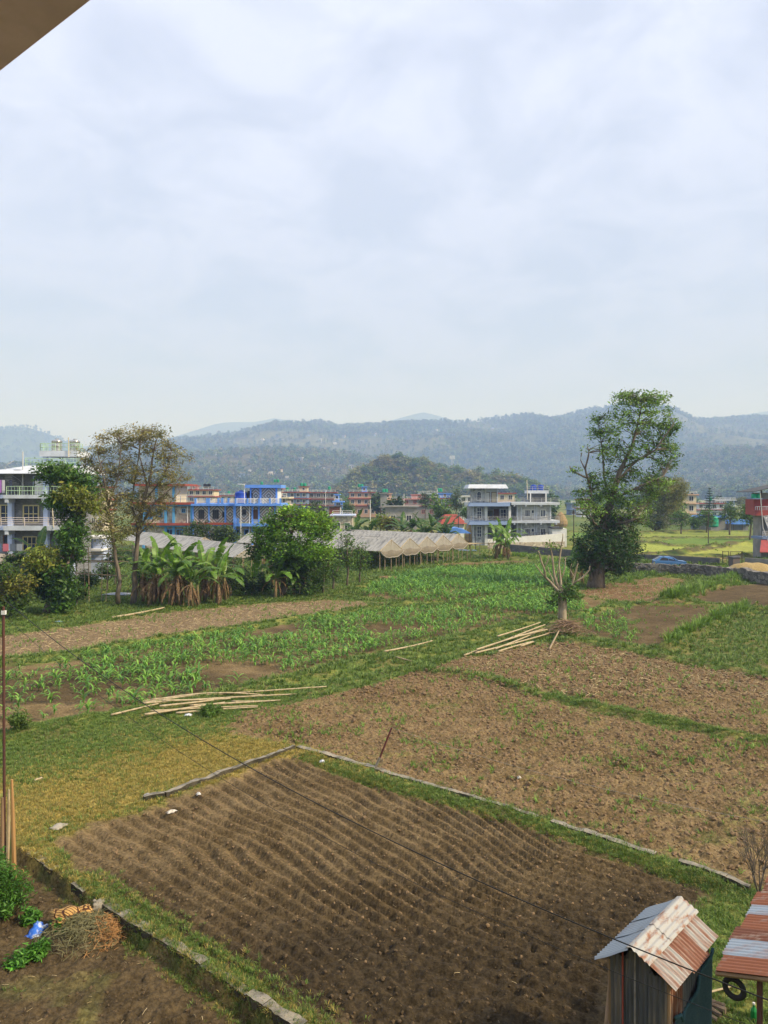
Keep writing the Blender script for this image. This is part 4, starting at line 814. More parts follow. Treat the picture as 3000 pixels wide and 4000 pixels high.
# ------------------------------------------------------------------ building kit
def paint(name, c, k=0.88, **a):
    a.setdefault('scale', 1.3); a.setdefault('rough', 0.75); return mat(name, c, tuple(x * k for x in c), **a)
PALEBLUE = paint('pale_blue_paint', (0.55, 0.63, 0.85), .85); BLUE = paint('blue_paint', (0.15, 0.34, 0.86), .8); CYAN = paint('cyan_paint', (0.10, 0.34, 0.62))
LGREY = paint('light_grey_paint', (0.60, 0.64, 0.70), .8, detail=8); WHITE = paint('white_paint', (0.72, 0.72, 0.70)); CREAM = paint('cream_paint', (0.62, 0.55, 0.40)); SLATE = paint('slate_paint', (0.17, 0.24, 0.38))
REDT = mat('red_trim', (0.34, 0.075, 0.05), (0.24, 0.06, 0.045), scale=2); REDROOF = mat('red_roof', (0.36, 0.07, 0.065), (0.26, 0.06, 0.055), scale=1.5, rough=0.6); PINK = paint('pink_paint', (0.55, 0.27, 0.24)); PEACH = paint('peach_paint', (0.58, 0.38, 0.27))
CEMENT = mat('cement', (0.30, 0.29, 0.27), (0.21, 0.205, 0.19), scale=0.8, bump=.01); DKGREY = mat('dark_grey', (0.10, 0.105, 0.11), (0.06, 0.06, 0.065), scale=2); BRICKRED = mat('red_brick', (0.33, 0.115, 0.06), (0.25, 0.085, 0.05), scale=2, brick=(.25, .085, .008, (.5, .5, .5)), bump=.01)
GBRICK = mat('grey_brick', (0.30, 0.305, 0.32), (0.21, 0.215, 0.23), scale=2, brick=(.32, .12, .012, (.45, .45, .45)), bump=.01)
GLASS = mat('window_glass', (0.012, 0.02, 0.05), (0.02, 0.035, 0.08), scale=.6, rough=0.12, spec=0.6); GLASSD = mat('dark_glass', (0.015, 0.016, 0.02), (0.03, 0.032, 0.035), rough=0.2, spec=0.5)
GREENR = paint('green_rail', (0.42, 0.60, 0.40), rough=.5); RAIL = paint('steel_rail', (0.55, 0.55, 0.54), rough=.35); IRON = mat('iron', (0.05, 0.045, 0.04), (0.09, 0.06, 0.045), scale=6, rough=.7)
TANKB = paint('blue_tank', (0.02, 0.07, 0.40), rough=.4); TANKG = paint('green_tank', (0.02, 0.30, 0.16), rough=.4); TANKK = paint('black_tank', (0.012, 0.012, 0.014), rough=.4); STEEL = mat('steel_tank', (0.62, 0.60, 0.55), (0.45, 0.44, 0.42), scale=3, rough=.25, metal=.85)
CREAMF = paint('cream_frame', (0.66, 0.56, 0.30)); BROWNF = paint('brown_frame', (0.12, 0.06, 0.035)); WOODM = mat('wood', (0.20, 0.13, 0.075), (0.31, 0.21, 0.12), scale=4, stretch=(1, 1, .2))
def stone_mat(name, c1, c2, mortar, sc):
    m = bpy.data.materials.new(name); m.use_nodes = True; t = m.node_tree; b = t.nodes['Principled BSDF']; L = t.links.new
    tcn = t.nodes.new('ShaderNodeTexCoord'); v = t.nodes.new('ShaderNodeTexVoronoi'); v.inputs['Scale'].default_value = sc; L(tcn.outputs['Object'], v.inputs['Vector'])
    v2 = t.nodes.new('ShaderNodeTexVoronoi'); v2.feature = 'DISTANCE_TO_EDGE'; v2.inputs['Scale'].default_value = sc; L(tcn.outputs['Object'], v2.inputs['Vector'])
    mx = t.nodes.new('ShaderNodeMix'); mx.data_type = 'RGBA'; sp = t.nodes.new('ShaderNodeSeparateColor'); L(v.outputs['Color'], sp.inputs[0]); L(sp.outputs[0], mx.inputs[0]); mx.inputs[6].default_value = (*c1, 1); mx.inputs[7].default_value = (*c2, 1)
    mr = t.nodes.new('ShaderNodeMapRange'); mr.inputs['From Max'].default_value = 0.06; L(v2.outputs['Distance'], mr.inputs['Value'])
    m2 = t.nodes.new('ShaderNodeMix'); m2.data_type = 'RGBA'; L(mr.outputs[0], m2.inputs[0]); m2.inputs[6].default_value = (*mortar, 1); L(mx.outputs[2], m2.inputs[7]); L(m2.outputs[2], b.inputs['Base Color'])
    bn = t.nodes.new('ShaderNodeBump'); bn.inputs['Distance'].default_value = .03; L(mr.outputs[0], bn.inputs['Height']); L(bn.outputs[0], b.inputs['Normal']); b.inputs['Roughness'].default_value = .85
    return m
STONEC = stone_mat('cream_stone', (0.62, 0.56, 0.44), (0.30, 0.24, 0.18), (0.34, 0.31, 0.27), 2.6); STONEG = stone_mat('grey_stone', (0.42, 0.44, 0.46), (0.15, 0.16, 0.175), (0.30, 0.31, 0.32), 1.8); STONED = stone_mat('dry_stone', (0.27, 0.245, 0.22), (0.10, 0.09, 0.08), (0.03, 0.03, 0.025), 3.2)
STONEP = stone_mat('pale_stone', (0.56, 0.57, 0.57), (0.28, 0.29, 0.30), (0.42, 0.42, 0.42), 2.0)
BLOCKW = mat('block_wall', (0.19, 0.185, 0.18), (0.12, 0.12, 0.118), scale=1.2, brick=(.42, .21, .018, (.6, .6, .6)), bump=.01)
def diamond_mat():
    m = bpy.data.materials.new('diamond_tiles'); m.use_nodes = True; t = m.node_tree; b = t.nodes['Principled BSDF']; L = t.links.new
    tcn = t.nodes.new('ShaderNodeTexCoord'); s = t.nodes.new('ShaderNodeSeparateXYZ'); L(tcn.outputs['Object'], s.inputs[0])
    def mth(op, a, b_=None):
        n = t.nodes.new('ShaderNodeMath'); n.operation = op
        for i, q in enumerate((a, b_)):
            if q is None: continue
            if isinstance(q, (int, float)): n.inputs[i].default_value = q
            else: L(q, n.inputs[i])
        return n.outputs[0]
    xx = mth('ADD', mth('ABSOLUTE', s.outputs[0]), mth('ABSOLUTE', s.outputs[1]))
    d = mth('ADD', xx, mth('ABSOLUTE', s.outputs[2])); f = mth('FRACT', mth('MULTIPLY', d, 2.0)); g = mth('GREATER_THAN', f, 0.46)
    k = mth('FRACT', mth('MULTIPLY', mth('FLOOR', mth('MULTIPLY', d, 2.0)), 0.5)); k = mth('GREATER_THAN', k, 0.25)
    mx = t.nodes.new('ShaderNodeMix'); mx.data_type = 'RGBA'; L(k, mx.inputs[0]); mx.inputs[6].default_value = (0.15, 0.145, 0.135, 1); mx.inputs[7].default_value = (0.27, 0.19, 0.13, 1)
    m2 = t.nodes.new('ShaderNodeMix'); m2.data_type = 'RGBA'; L(g, m2.inputs[0]); m2.inputs[6].default_value = (0.50, 0.47, 0.42, 1); L(mx.outputs[2], m2.inputs[7])
    L(m2.outputs[2], b.inputs['Base Color']); b.inputs['Roughness'].default_value = .7; return m
DIAM = diamond_mat()
def hb(root, name, m, *a):
    return MB().box(*a).build(name, m, root)
def win(root, x, z, wd, h, y=0.0, rz=0.0, frame=WHITE, pane=GLASS, nx=2, nz=2, name='window', trim=.09, arch=False):
    "x, z: centre on the face; the window stands proud of the wall face at local y, turned by rz"
    o = MB(); t = trim
    if arch:
        pts = [(-wd / 2, -h / 2), (wd / 2, -h / 2)] + [(wd / 2 * math.cos(a), h / 2 - wd / 2 + wd / 2 * math.sin(a)) for a in np.linspace(0, math.pi, 9)]
        o.prism(pts, 'y', -.03, .02); pts2 = [(p * .78, q * .88) for p, q in pts]; f = o.build(name, frame, root); MB().prism(pts2, 'y', -.045, -.031).build('pane', pane, f)
        MB().box(-.02, .02, -.07, -.046, -h * .43, h * .43).box(-wd * .38, wd * .38, -.07, -.0461, -.02, .02).build('glazing_bar', frame, f)
    else:
        o.box(-wd / 2 - t, -wd / 2, -.07, .02, -h / 2 - t, h / 2 + t).box(wd / 2, wd / 2 + t, -.07, .02, -h / 2 - t, h / 2 + t).box(-wd / 2, wd / 2, -.07, .02, h / 2, h / 2 + t).box(-wd / 2, wd / 2, -.09, .02, -h / 2 - t, -h / 2)
        b = t * .6
        for i in range(1, nx): o.box(-wd / 2 + wd * i / nx - b / 2, -wd / 2 + wd * i / nx + b / 2, -.055, -.02, -h / 2, h / 2)
        for i in range(1, nz): o.box(-wd / 2, wd / 2, -.0545, -.02, -h / 2 + h * i / nz - b / 2, -h / 2 + h * i / nz + b / 2)
        f = o.build(name, frame, root); MB().box(-wd / 2, wd / 2, -.025, -.012, -h / 2, h / 2).build('pane', pane, f)
    f.location = (x, y, z) if isinstance(y, (int, float)) else (x, y, z); f.rotation_euler = (0, 0, rz); return f
def rail(root, pts, h=0.9, m=RAIL, n=3, post=1.5, r=.025, name='railing', bal=0, star=None):
    o = MB(); pts = [Vector(p) for p in pts]
    for a, b in zip(pts, pts[1:]):
        for k in range(n):
            zz_ = Vector((0, 0, h * (k + 1) / n)); o.tube([a + zz_, b + zz_], r, 4)
        L = (b - a).length; c = max(1, round(L / post))
        for i in range(c + 1): q = a.lerp(b, i / c); o.tube([q, q + Vector((0, 0, h))], r * 1.3, 4)
        if bal:
            c = int(L / bal)
            for i in range(c): q = a.lerp(b, (i + .5) / c); o.tube([q, q + Vector((0, 0, h))], r * .5, 4)
    return o.build(name, m, root)
def tank(x, y, z, r, h, m, label, group=None):
    o = empty('water_tank', (x, y, z), 0, label, 'water tank', group)
    MB().lathe([(r, 0), (r, h * .1), (r * 1.03, h * .12), (r, h * .15), (r, h * .42), (r * 1.03, h * .45), (r, h * .48), (r, h * .78), (r * 1.02, h * .8), (r * .85, h * .9), (r * .35, h * .96)], 14).build('body', m, o, smooth=True)
    MB().lathe([(r * .34, h * .955), (r * .34, h * 1.02), (r * .1, h * 1.04)], 10).build('lid', m, o)
    return o
def cor(d): return d / FPX
# ------------------------------------------------------------------ pale blue house on the left
D = 74; s = cor(D); X = lambda px: (px - CX) * s; Zp = lambda py: CAM_H - (py - HOR) * s
hl = empty('pale_blue_house', (0, D, 0), 0, 'three-storey pale blue house with grey brick walls, green railings and roof tank platform', 'house')
hb(hl, 'wall', GBRICK, X(-90), X(285), .9, 4.6, -.5, Zp(1945)); hb(hl, 'upper_wall', GBRICK, X(-90), X(275), 2.0, 4.6, Zp(1945) + .3, Zp(1850))
for nm, y0, y1 in (('balcony_slab', 2054, 2081), ('terrace_slab', 1933, 1957)):
    q = hb(hl, nm, LGREY, X(25), X(292), -.6, 1.2, Zp(y1) + .25, Zp(y0)); hb(hl, 'slab_edge', PALEBLUE, X(-90), X(25), -.1, 1.3, Zp(y1) + .25, Zp(y0))
    for px in (36, 178, 278): hb(hl, 'bracket', LGREY, X(px - 7), X(px + 7), -.55, .85, Zp(y1 + 6), Zp(y1) + .249)
hb(hl, 'ground_slab', LGREY, X(-90), X(285), -.1, 1.2, Zp(2185), Zp(2172))
for px in (34, 174, 274):
    hb(hl, 'column', PALEBLUE, X(px - 9), X(px + 8), .2, .75, -.4, Zp(2081) + .24); hb(hl, 'column', PALEBLUE, X(px - 9), X(px + 8), .2, .75, Zp(2054) + .01, Zp(1957) + .24)
hb(hl, 'column', PALEBLUE, X(163), X(178), .25, .8, Zp(1933) + .01, Zp(1852))
win(hl, X(105), Zp(2008), 1.35, 1.5, .9, frame=CREAMF, nx=3, nz=2, trim=.12); win(hl, X(194), Zp(1990), .5, .4, .9, nx=1, nz=1); win(hl, X(100), Zp(2127), 1.2, 1.3, .9, frame=CREAMF, nx=3, nz=2); win(hl, X(5), Zp(2006), .9, 1.5, .9, frame=CREAMF, nx=2, nz=2)
win(hl, X(228), Zp(1890), 1.1, 1.1, 2.0, frame=CREAMF, nx=2, nz=2); win(hl, X(112), Zp(1880), .8, .9, 2.0, frame=PALEBLUE, nx=2, nz=1); win(hl, X(15), Zp(2125), .8, 1.4, .9, frame=BROWNF, nx=2, nz=2)
MB().box(X(123), X(163), .7, 1.3, Zp(1932), Zp(1878)).box(X(142.4), X(143.4), .685, .7, Zp(1930), Zp(1880)).build('cupboard', WHITE, hl)
rail(hl, [(X(14), -.5, Zp(2054)), (X(288), -.5, Zp(2054))], .8, mat('pinkish_rail', (.62, .55, .53)), 4, 2.2, .03); rail(hl, [(X(35), -.5, Zp(1933)), (X(288), -.5, Zp(1933))], .8, GREENR, 2, 1.3, .026, bal=.3)
rf = MB(); rf.hexa([(X(-95), -.4, Zp(1850)), (X(318), -.4, Zp(1850)), (X(318), 6.5, Zp(1850)), (X(-95), 6.5, Zp(1850))], [(X(60), 2.6, Zp(1815)), (X(300), 2.6, Zp(1815)), (X(300), 6, Zp(1815)), (X(60), 6, Zp(1815))]); rf = rf.build('roof', LGREY, hl)
rail(hl, [(X(40), 3.2, Zp(1815)), (X(110), 3.0, Zp(1818)), (X(153), 3.0, Zp(1818)), (X(308), 3.0, Zp(1820))], .8, GREENR, 2, 1.3, .03, bal=.3)
hb(hl, 'tank_platform', LGREY, X(99), X(253), 3.0, 6.4, Zp(1777), Zp(1754)); hb(hl, 'platform_column', PALEBLUE, X(110), X(124), 3.2, 3.7, Zp(1822), Zp(1777)); hb(hl, 'platform_column', PALEBLUE, X(238), X(250), 5.2, 5.7, Zp(1822), Zp(1777))
rail(hl, [(X(101), 4.5, Zp(1754)), (X(101), 3.1, Zp(1754)), (X(163), 3.1, Zp(1754))], .75, GREENR, 2, .8, .025, bal=.3); rail(hl, [(X(178), 3.1, Zp(1754)), (X(251), 3.1, Zp(1754)), (X(251), 4.5, Zp(1754))], .75, GREENR, 2, .8, .025, bal=.3)
o = MB(); q = [Vector((X(45 + 30 * math.cos(a * .9)), 1.2 + .5 * math.sin(a), Zp(1933) + (Zp(1835) - Zp(1933)) * i / 16)) for i, a in enumerate(np.linspace(0, 5.5, 17))]
for v in q: o.box(v.x - .35, v.x + .35, v.y - .1, v.y + .1, v.z, v.z + .04)
o.tube([v + Vector((-.35, 0, .9)) for v in q], .025, 4).tube([(X(72), .9, Zp(1933)), (X(72), .9, Zp(1762))], .06, 6).build('stair', RAIL, hl)
MB().tube([(X(220), -.62, Zp(2060)), (X(214), -.62, Zp(1960))], .05, 6).tube([(X(219), 2.9, Zp(1700)), (X(220), 2.9, Zp(1780))], .05, 6).build('pipe', CREAM, hl)
tank(X(143), D + 4.6, Zp(1754), .52, 1.3, STEEL, 'stainless water tank with closed lid beside the platform corner railing', 'steel tanks on the pale blue house'); tank(X(217), D + 4.6, Zp(1753), .5, 1.25, STEEL, 'stainless water tank with a pipe standing before it', 'steel tanks on the pale blue house')
for i, (px, c, nm) in enumerate([(8, (.45, .2, .55), 'purple'), (18, (.6, .6, .62), 'white'), (48, (.05, .06, .1), 'dark')]):
    o = MB().box(X(px - 6), X(px + 6), D - .3, D - .26, Zp(1925), Zp(1875)).build('laundry', paint(nm + '_cloth', c)); tag(o, nm + ' laundry cloth hanging on the terrace of the pale blue house', 'laundry', 'laundry on the terrace')
for i, (px, c, nm) in enumerate([(14, (.10, .16, .28), 'blue'), (42, (.55, .16, .2), 'red'), (70, (.12, .15, .2), 'dark'), (95, (.3, .33, .38), 'grey')]):
    o = MB(); o.box(X(px - 11), X(px + 10), D - 1.0, D - .94, Zp(2150), Zp(2122)); o.box(X(px - 11), X(px + 10), D - 1.0, D - .5, Zp(2151), Zp(2149)); o = o.build('plastic_chair', paint(nm + '_plastic', c)); tag(o, nm + ' plastic chair on the patio of the pale blue house', 'chair', 'chairs on the patio')
# low sheet roof before the patio and the small blue building beside it
o = MB().hexa([(X(-40), D - 3, Zp(2188)), (X(112), D - 3, Zp(2195)), (X(112), D - 1.2, Zp(2165)), (X(-40), D - 1.2, Zp(2158))], [(X(-40), D - 3, Zp(2186)), (X(112), D - 3, Zp(2193)), (X(112), D - 1.2, Zp(2163)), (X(-40), D - 1.2, Zp(2156))]).box(X(0), X(3), D - 2.6, D - 2.5, -.2, Zp(2180)).box(X(96), X(99), D - 2.6, D - 2.5, -.2, Zp(2180)).build('lean_to', mat('weathered_sheet', (.33, .29, .24), (.2, .18, .15), scale=1.2))
tag(o, 'weathered sheet lean-to roof below the patio of the pale blue house', 'lean-to')
D2 = 80; s2 = cor(D2); X2 = lambda px: (px - CX) * s2; Z2 = lambda py: CAM_H - (py - HOR) * s2
sb = empty('small_blue_building', (0, D2, 0), 0, 'small pale blue building with a white flat canopy glimpsed behind the mango tree', 'outbuilding')
hb(sb, 'wall', PALEBLUE, X2(322), X2(398), .5, 3, -.3, Z2(2104)); hb(sb, 'canopy', WHITE, X2(316), X2(402), -.5, 3, Z2(2152), Z2(2144)); hb(sb, 'roof', WHITE, X2(318), X2(402), -.2, 3.2, Z2(2104), Z2(2096)); win(sb, X2(340), Z2(2124), .6, .8, .5, frame=SLATE)
# trellis of thin poles
tr = empty('bamboo_trellis', (X2(355) * .8, 64, 0), 0, 'rickety bamboo pole trellis between the mango tree and the flushing tree', 'trellis'); r_ = random.Random(4)
BAMB = mat('bamboo', (0.34, 0.265, 0.15), (0.49, 0.395, 0.245), scale=5, rough=.5, stretch=(1, 1, 1)); BAMD = mat('old_bamboo', (0.24, 0.18, 0.11), (0.36, 0.28, 0.18), scale=5)
for i in range(7): x = -1.9 + i * .65; MB().tube([(x, r_.uniform(-.8, .8), 0), (x + r_.uniform(-.1, .1), r_.uniform(-.8, .8), 4.2 + r_.uniform(-.6, .5))], .035, 5).build('pole', BAMD, tr)
for i in range(11): z = r_.choice((2.3, 3.4, 3.5, 3.9, 4.1)); MB().tube([(-2.6 + r_.uniform(-.6, .6), r_.uniform(-.9, .9), z + r_.uniform(-.2, .2)), (2.8 + r_.uniform(-.6, .6), r_.uniform(-.9, .9), z + r_.uniform(-.2, .2))], .03, 5).build('rail_pole', BAMD, tr)
# ------------------------------------------------------------------ blue patterned house
D = 124; s = cor(D); X = lambda px: (px - CX) * s; Zp = lambda py: CAM_H - (py - HOR) * s; zx = lambda q: X(700 + q * .2532); zy = lambda q: Zp(1860 + q * .2532)
hbz = empty('blue_patterned_house', (0, D, 0), 0, 'bright blue two-storey house with diamond-striped wall panels and roof tower', 'house')
hb(hbz, 'ground_wall', STONEC, zx(205), zx(1490), .05, 9, -.4, zy(760)); hb(hbz, 'upper_wall', WHITE, zx(205), zx(1490), .2, 9, zy(714), zy(462))
def panel(root, x0, x1, z0, z1, y, name='striped_panel', cz=None):
    cx, c = (x0 + x1) / 2, (z0 + z1) / 2; o = MB().box(x0 - cx, x1 - cx, -.04, .04, z0 - c, z1 - c).build(name, DIAM, root); o.location = (cx, y, c); return o
for a, b in ((225, 450), (470, 700), (725, 845), (885, 1125), (1250, 1470)): panel(hbz, zx(a), zx(b), zy(714), zy(462), .12 if a < 800 else -.35)
hb(hbz, 'bay_wall', WHITE, zx(850), zx(1490), -.3, .19, zy(714), zy(462)); panel(hbz, zx(1150), zx(1225), zy(525), zy(470), -.35)
for a, b in ((205, 225), (450, 470), (700, 725)): hb(hbz, 'column', BLUE, zx(a), zx(b), -.15, .3, -.3, zy(460))
for a, b in ((845, 885), (1125, 1150), (1225, 1250), (1470, 1490)): hb(hbz, 'column', BLUE, zx(a), zx(b), -.6, .3, -.3, zy(460))
hb(hbz, 'roof_slab', BLUE, zx(195), zx(880), -.7, 9.3, zy(458), zy(425)); hb(hbz, 'bay_slab', BLUE, zx(880), zx(1590), -1.3, 9.3, zy(458), zy(422)); hb(hbz, 'floor_slab', BLUE, zx(195), zx(890), -.35, .3, zy(768), zy(752)); hb(hbz, 'tile_strip', REDT, zx(195), zx(890), -.55, .3, zy(750), zy(716)); hb(hbz, 'bay_floor', BLUE, zx(880), zx(1500), -1.2, .3, zy(770), zy(728)); hb(hbz, 'balcony_post', BLUE, zx(905), zx(940), -1.25, -.9, zy(728), zy(645))
for a, b in ((250, 283), (428, 485), (600, 630), (655, 692), (755, 785), (880, 905)): hb(hbz, 'parapet_post', BLUE, zx(a), zx(b), -.65, -.35, zy(425), zy(338))
for a in (895, 1075, 1250, 1415, 1575): hb(hbz, 'parapet_post', BLUE, zx(a - 12), zx(a + 12), -1.25, -.95, zy(422), zy(340))
rail(hbz, [(zx(283), -.5, zy(425)), (zx(860), -.5, zy(425))], .75, WHITE, 4, 1.4, .05); rail(hbz, [(zx(905), -1.1, zy(422)), (zx(1575), -1.1, zy(422))], .8, WHITE, 4, 1.4, .05)
hb(hbz, 'tower_wall', WHITE, zx(1065), zx(1490), 2.0, 6.5, zy(425), zy(182)); panel(hbz, zx(1085), zx(1215), zy(424), zy(184), 1.95); panel(hbz, zx(1243), zx(1465), zy(424), zy(184), 1.85)
for a, b in ((1065, 1085), (1215, 1243), (1465, 1490)): hb(hbz, 'tower_column', BLUE, zx(a), zx(b), 1.6, 2.1, zy(425), zy(181))
hb(hbz, 'tower_roof', BLUE, zx(1000), zx(1555), 1.0, 7.2, zy(180), zy(132))
for a, b, c, d, y in ((300, 380, 525, 655, .07), (520, 605, 525, 655, .07), (668, 700, 555, 632, .07), (985, 1035, 515, 590, -.4)): win(hbz, (zx(a) + zx(b)) / 2, (zy(c) + zy(d)) / 2, zx(b) - zx(a), zy(c) - zy(d), y, frame=DKGREY, pane=GLASSD, nx=3 if b - a > 60 else 1, nz=1, trim=.06)
win(hbz, zx(1188), zy(590), zx(1222) - zx(1153), zy(525) - zy(655), -.4, frame=BROWNF, pane=BROWNF, nx=2, nz=1, name='door', trim=.05); win(hbz, zx(910), zy(865), .4, .7, .0, frame=BLUE, nx=1, nz=1); win(hbz, zx(1040), zy(860), .6, .7, .0, frame=BLUE, nx=1, nz=1)
MB().tube([(zx(985), 1.2, zy(120)), (zx(985), 1.2, zy(420))], .1, 6).tube([(zx(985), 1.2, zy(125)), (zx(880), 1.2, zy(122))], .06, 6).tube([(zx(975), -1.4, zy(460)), (zx(975), -1.4, zy(980))], .07, 6).tube([(zx(1095), -.75, zy(460)), (zx(1095), -.75, zy(860))], .06, 6).build('pipe', WHITE, hbz)
tank(zx(920), D + 1.8, zy(424), .98, 2.1, TANKB, 'big blue plastic water tank on the patterned house roof', 'tanks on the blue house'); tank(zx(1040), D + 2.4, zy(424), .85, 2.0, TANKK, 'big black plastic water tank beside the blue tank on the patterned house', 'tanks on the blue house')
# stone house with cyan columns and red strips
hs = empty('stone_cyan_house', (0, D, 0), 0, 'cream stone house with cyan columns and red tile strips beside the patterned house', 'house')
hb(hs, 'wall', STONEC, X(520), X(748), .3, 9, -.4, Zp(1972)); hb(hs, 'upper_wall', CREAM, X(535), X(682), 1.0, 8, Zp(1972), Zp(1898)); hb(hs, 'upper_roof', REDT, X(520), X(722), .2, 8.5, Zp(1898), Zp(1890))
for y0, y1, x1 in ((1971, 1962, 766), (2052, 2043, 756)): hb(hs, 'tile_strip', REDT, X(515), X(x1), -.6, .5, Zp(y0), Zp(y1)); hb(hs, 'slab_edge', CYAN, X(518), X(x1 - 4), -.3, .45, Zp(y0 + 6), Zp(y0) - .002)
for px in (560, 646, 677, 748): hb(hs, 'column', CYAN, X(px - 4), X(px + 5), -.05, .5, -.3, Zp(1977))
for px in (605, 672): hb(hs, 'column', CYAN, X(px - 4), X(px + 4), .7, 1.2, Zp(1960), Zp(1899))
for px, py, wd, h in ((620, 2005, .9, 1.3), (715, 1995, .45, .5), (660, 2085, .9, 1.3), (700, 2088, .9, 1.6), (580, 2010, .9, 1.3)): win(hs, X(px), Zp(py), wd, h, .3, frame=CYAN, nx=2, nz=1)
MB().tube([(X(733), -.1, Zp(1975)), (X(733), -.1, 0)], .07, 6).build('pipe', WHITE, hs); rail(hs, [(X(682), -.3, Zp(1961)), (X(756), -.3, Zp(1961))], 1.0, SLATE, 2, 1.2, .03, bal=.2)
# ------------------------------------------------------------------ grey stone house
D = 135; s = cor(D); X = lambda px: (px - CX) * s; Zp = lambda py: CAM_H - (py - HOR) * s; zx = lambda q: X(1750 + q * .3617); zy = lambda q: Zp(1800 + q * .3617)
hg = empty('grey_stone_house', (0, D, 0), 0, 'two-storey grey stone house with tiled blue-grey balcony edges and corner tower', 'house')
hb(hg, 'wing_wall', STONEG, zx(265), zx(425), 0, 9, -.4, zy(450)); hb(hg, 'recess_wall', STONEG, zx(425), zx(745), 2.4, 9, -.4, zy(470)); hb(hg, 'right_wall', STONEP, zx(745), zx(1120), .4, 9, -.4, zy(465)); hb(hg, 'tower_wall', STONEG, zx(275), zx(395), 0, 5, zy(449), zy(298)); hb(hg, 'tower_side', LGREY, zx(395), zx(545), 1.2, 5, zy(449), zy(298))
for y0, y1 in ((450, 490), (645, 688)):
    MB().hexa([(zx(212), -1.3, zy(y1)), (zx(655), -1.3, zy(y1)), (zx(675), .6, zy(y1)), (zx(212), .6, zy(y1))], [(zx(235), -.7, zy(y0)), (zx(668), -.7, zy(y0)), (zx(675), .6, zy(y0)), (zx(235), .6, zy(y0))]).build('tiled_edge', SLATE, hg)
    hb(hg, 'slab', LGREY, zx(676), zx(1195), -.9, 9.2, zy(y0 + 25), zy(y0 - 2)); hb(hg, 'inner_slab', LGREY, zx(235), zx(675), .61, 9.2, zy(y1), zy(y0))
    for a in (710, 835, 995, 1160): hb(hg, 'bracket', LGREY, zx(a - 8), zx(a + 8), -.85, .39, zy(y0 + 42), zy(y0 + 25) - .002)
MB().hexa([(zx(205), -1.2, zy(298)), (zx(642), -1.2, zy(298)), (zx(642), 6, zy(298)), (zx(205), 6, zy(298))], [(zx(225), -.6, zy(255)), (zx(620), -.6, zy(255)), (zx(620), 5.5, zy(255)), (zx(225), 5.5, zy(255))]).build('tower_roof', LGREY, hg)
for a, b, y in ((395, 425, -.2), (650, 675, -.5)): hb(hg, 'column', WHITE, zx(a), zx(b), y, y + .5, -.3, zy(491)); 
for a in (265, 745, 790, 935, 955, 1105): hb(hg, 'column', LGREY, zx(a), zx(a + 12), -.1 if a < 300 else .25, .5, -.3, zy(470))
hb(hg, 'column', WHITE, zx(395), zx(422), .9, 1.25, zy(449), zy(299)); hb(hg, 'column', LGREY, zx(535), zx(547), .9, 1.25, zy(449), zy(299))
win(hg, zx(335), zy(378), zx(360) - zx(310), zy(325) - zy(430), 0, arch=True)
for c in (565, 765): win(hg, zx(337), zy(c), zx(358) - zx(316), zy(510) - zy(620), 0, nx=2, nz=3)
for c in (567, 770):
    for a in (863, 1032): win(hg, zx(a), zy(c), zx(886) - zx(840), zy(532) - zy(598), .4, nx=3, nz=1, trim=.12)
    win(hg, zx(920), zy(c - 18), .35, .5, .4, nx=1, nz=1)
win(hg, zx(465), zy(580), 1.0, 1.0, 2.4, frame=BROWNF, nx=2, nz=1); win(hg, zx(620), zy(575), .9, 1.5, 2.4, nx=2, nz=2); win(hg, zx(683), zy(575), .6, 1.5, 2.4, nx=1, nz=2); win(hg, zx(545), zy(585), .7, 1.9, 2.4, frame=BROWNF, pane=BROWNF, nx=1, nz=1, name='door')
win(hg, zx(430), zy(395), .9, 1.7, 1.2, frame=BROWNF, pane=WHITE, nx=1, nz=1, name='door'); win(hg, zx(508), zy(395), .8, 1.7, 1.2, frame=BROWNF, pane=CREAM, nx=1, nz=1, name='door')
rail(hg, [(zx(245), -.9, zy(448)), (zx(1190), -.8, zy(448))], .75, RAIL, 3, 1.6, .02); rail(hg, [(zx(240), -1.0, zy(645)), (zx(1190), -.8, zy(645))], .75, RAIL, 3, 1.6, .02); rail(hg, [(zx(800), -2.2, zy(830)), (zx(1120), -2.2, zy(815))], .9, IRON, 2, .5, .025)
hb(hg, 'tank_platform', LGREY, zx(905), zx(1140), 4, 7, zy(352), zy(318)); hb(hg, 'stair_head', DKGREY, zx(945), zx(1105), 4.4, 6.8, zy(448), zy(352)); rail(hg, [(zx(900), 3.9, zy(318)), (zx(1140), 3.9, zy(318))], .65, RAIL, 2, .9, .02)
for a in (938, 1110): hb(hg, 'platform_column', WHITE, zx(a - 5), zx(a + 5), 3.9, 4.2, zy(448), zy(352))
MB().tube([(zx(870), 1, zy(420)), (zx(864), 1, zy(205))], .07, 5).build('mast', CREAM, hg)
for i, a in enumerate((985, 1065)): tank(zx(a), D + 5.2, zy(318), .58, 1.05, TANKB, 'squat blue water tank on the grey stone house platform', 'blue tanks on the grey stone house')
wl = empty('boundary_wall', (0, 0, 0), 0, 'white plastered boundary wall on a stone footing before the grey stone house', 'wall')
o = MB(); a, b = P(1905, 2128, 128), P(2206, 2104, 131)
MB().hexa([(a.x, 128, .9), (b.x, 131, .9), (b.x, 131.25, .9), (a.x, 128.25, .9)], [(a.x, 128, 1.5), (b.x, 131, 2.3), (b.x, 131.25, 2.3), (a.x, 128.25, 1.5)]).build('upper_wall', WHITE, wl); MB().hexa([(a.x, 127.95, -.4), (b.x, 130.95, -.4), (b.x, 131.3, -.4), (a.x, 128.3, -.4)], [(a.x, 127.95, .9), (b.x, 130.95, .9), (b.x, 131.3, .9), (a.x, 128.3, .9)]).build('footing', STONEC, wl)
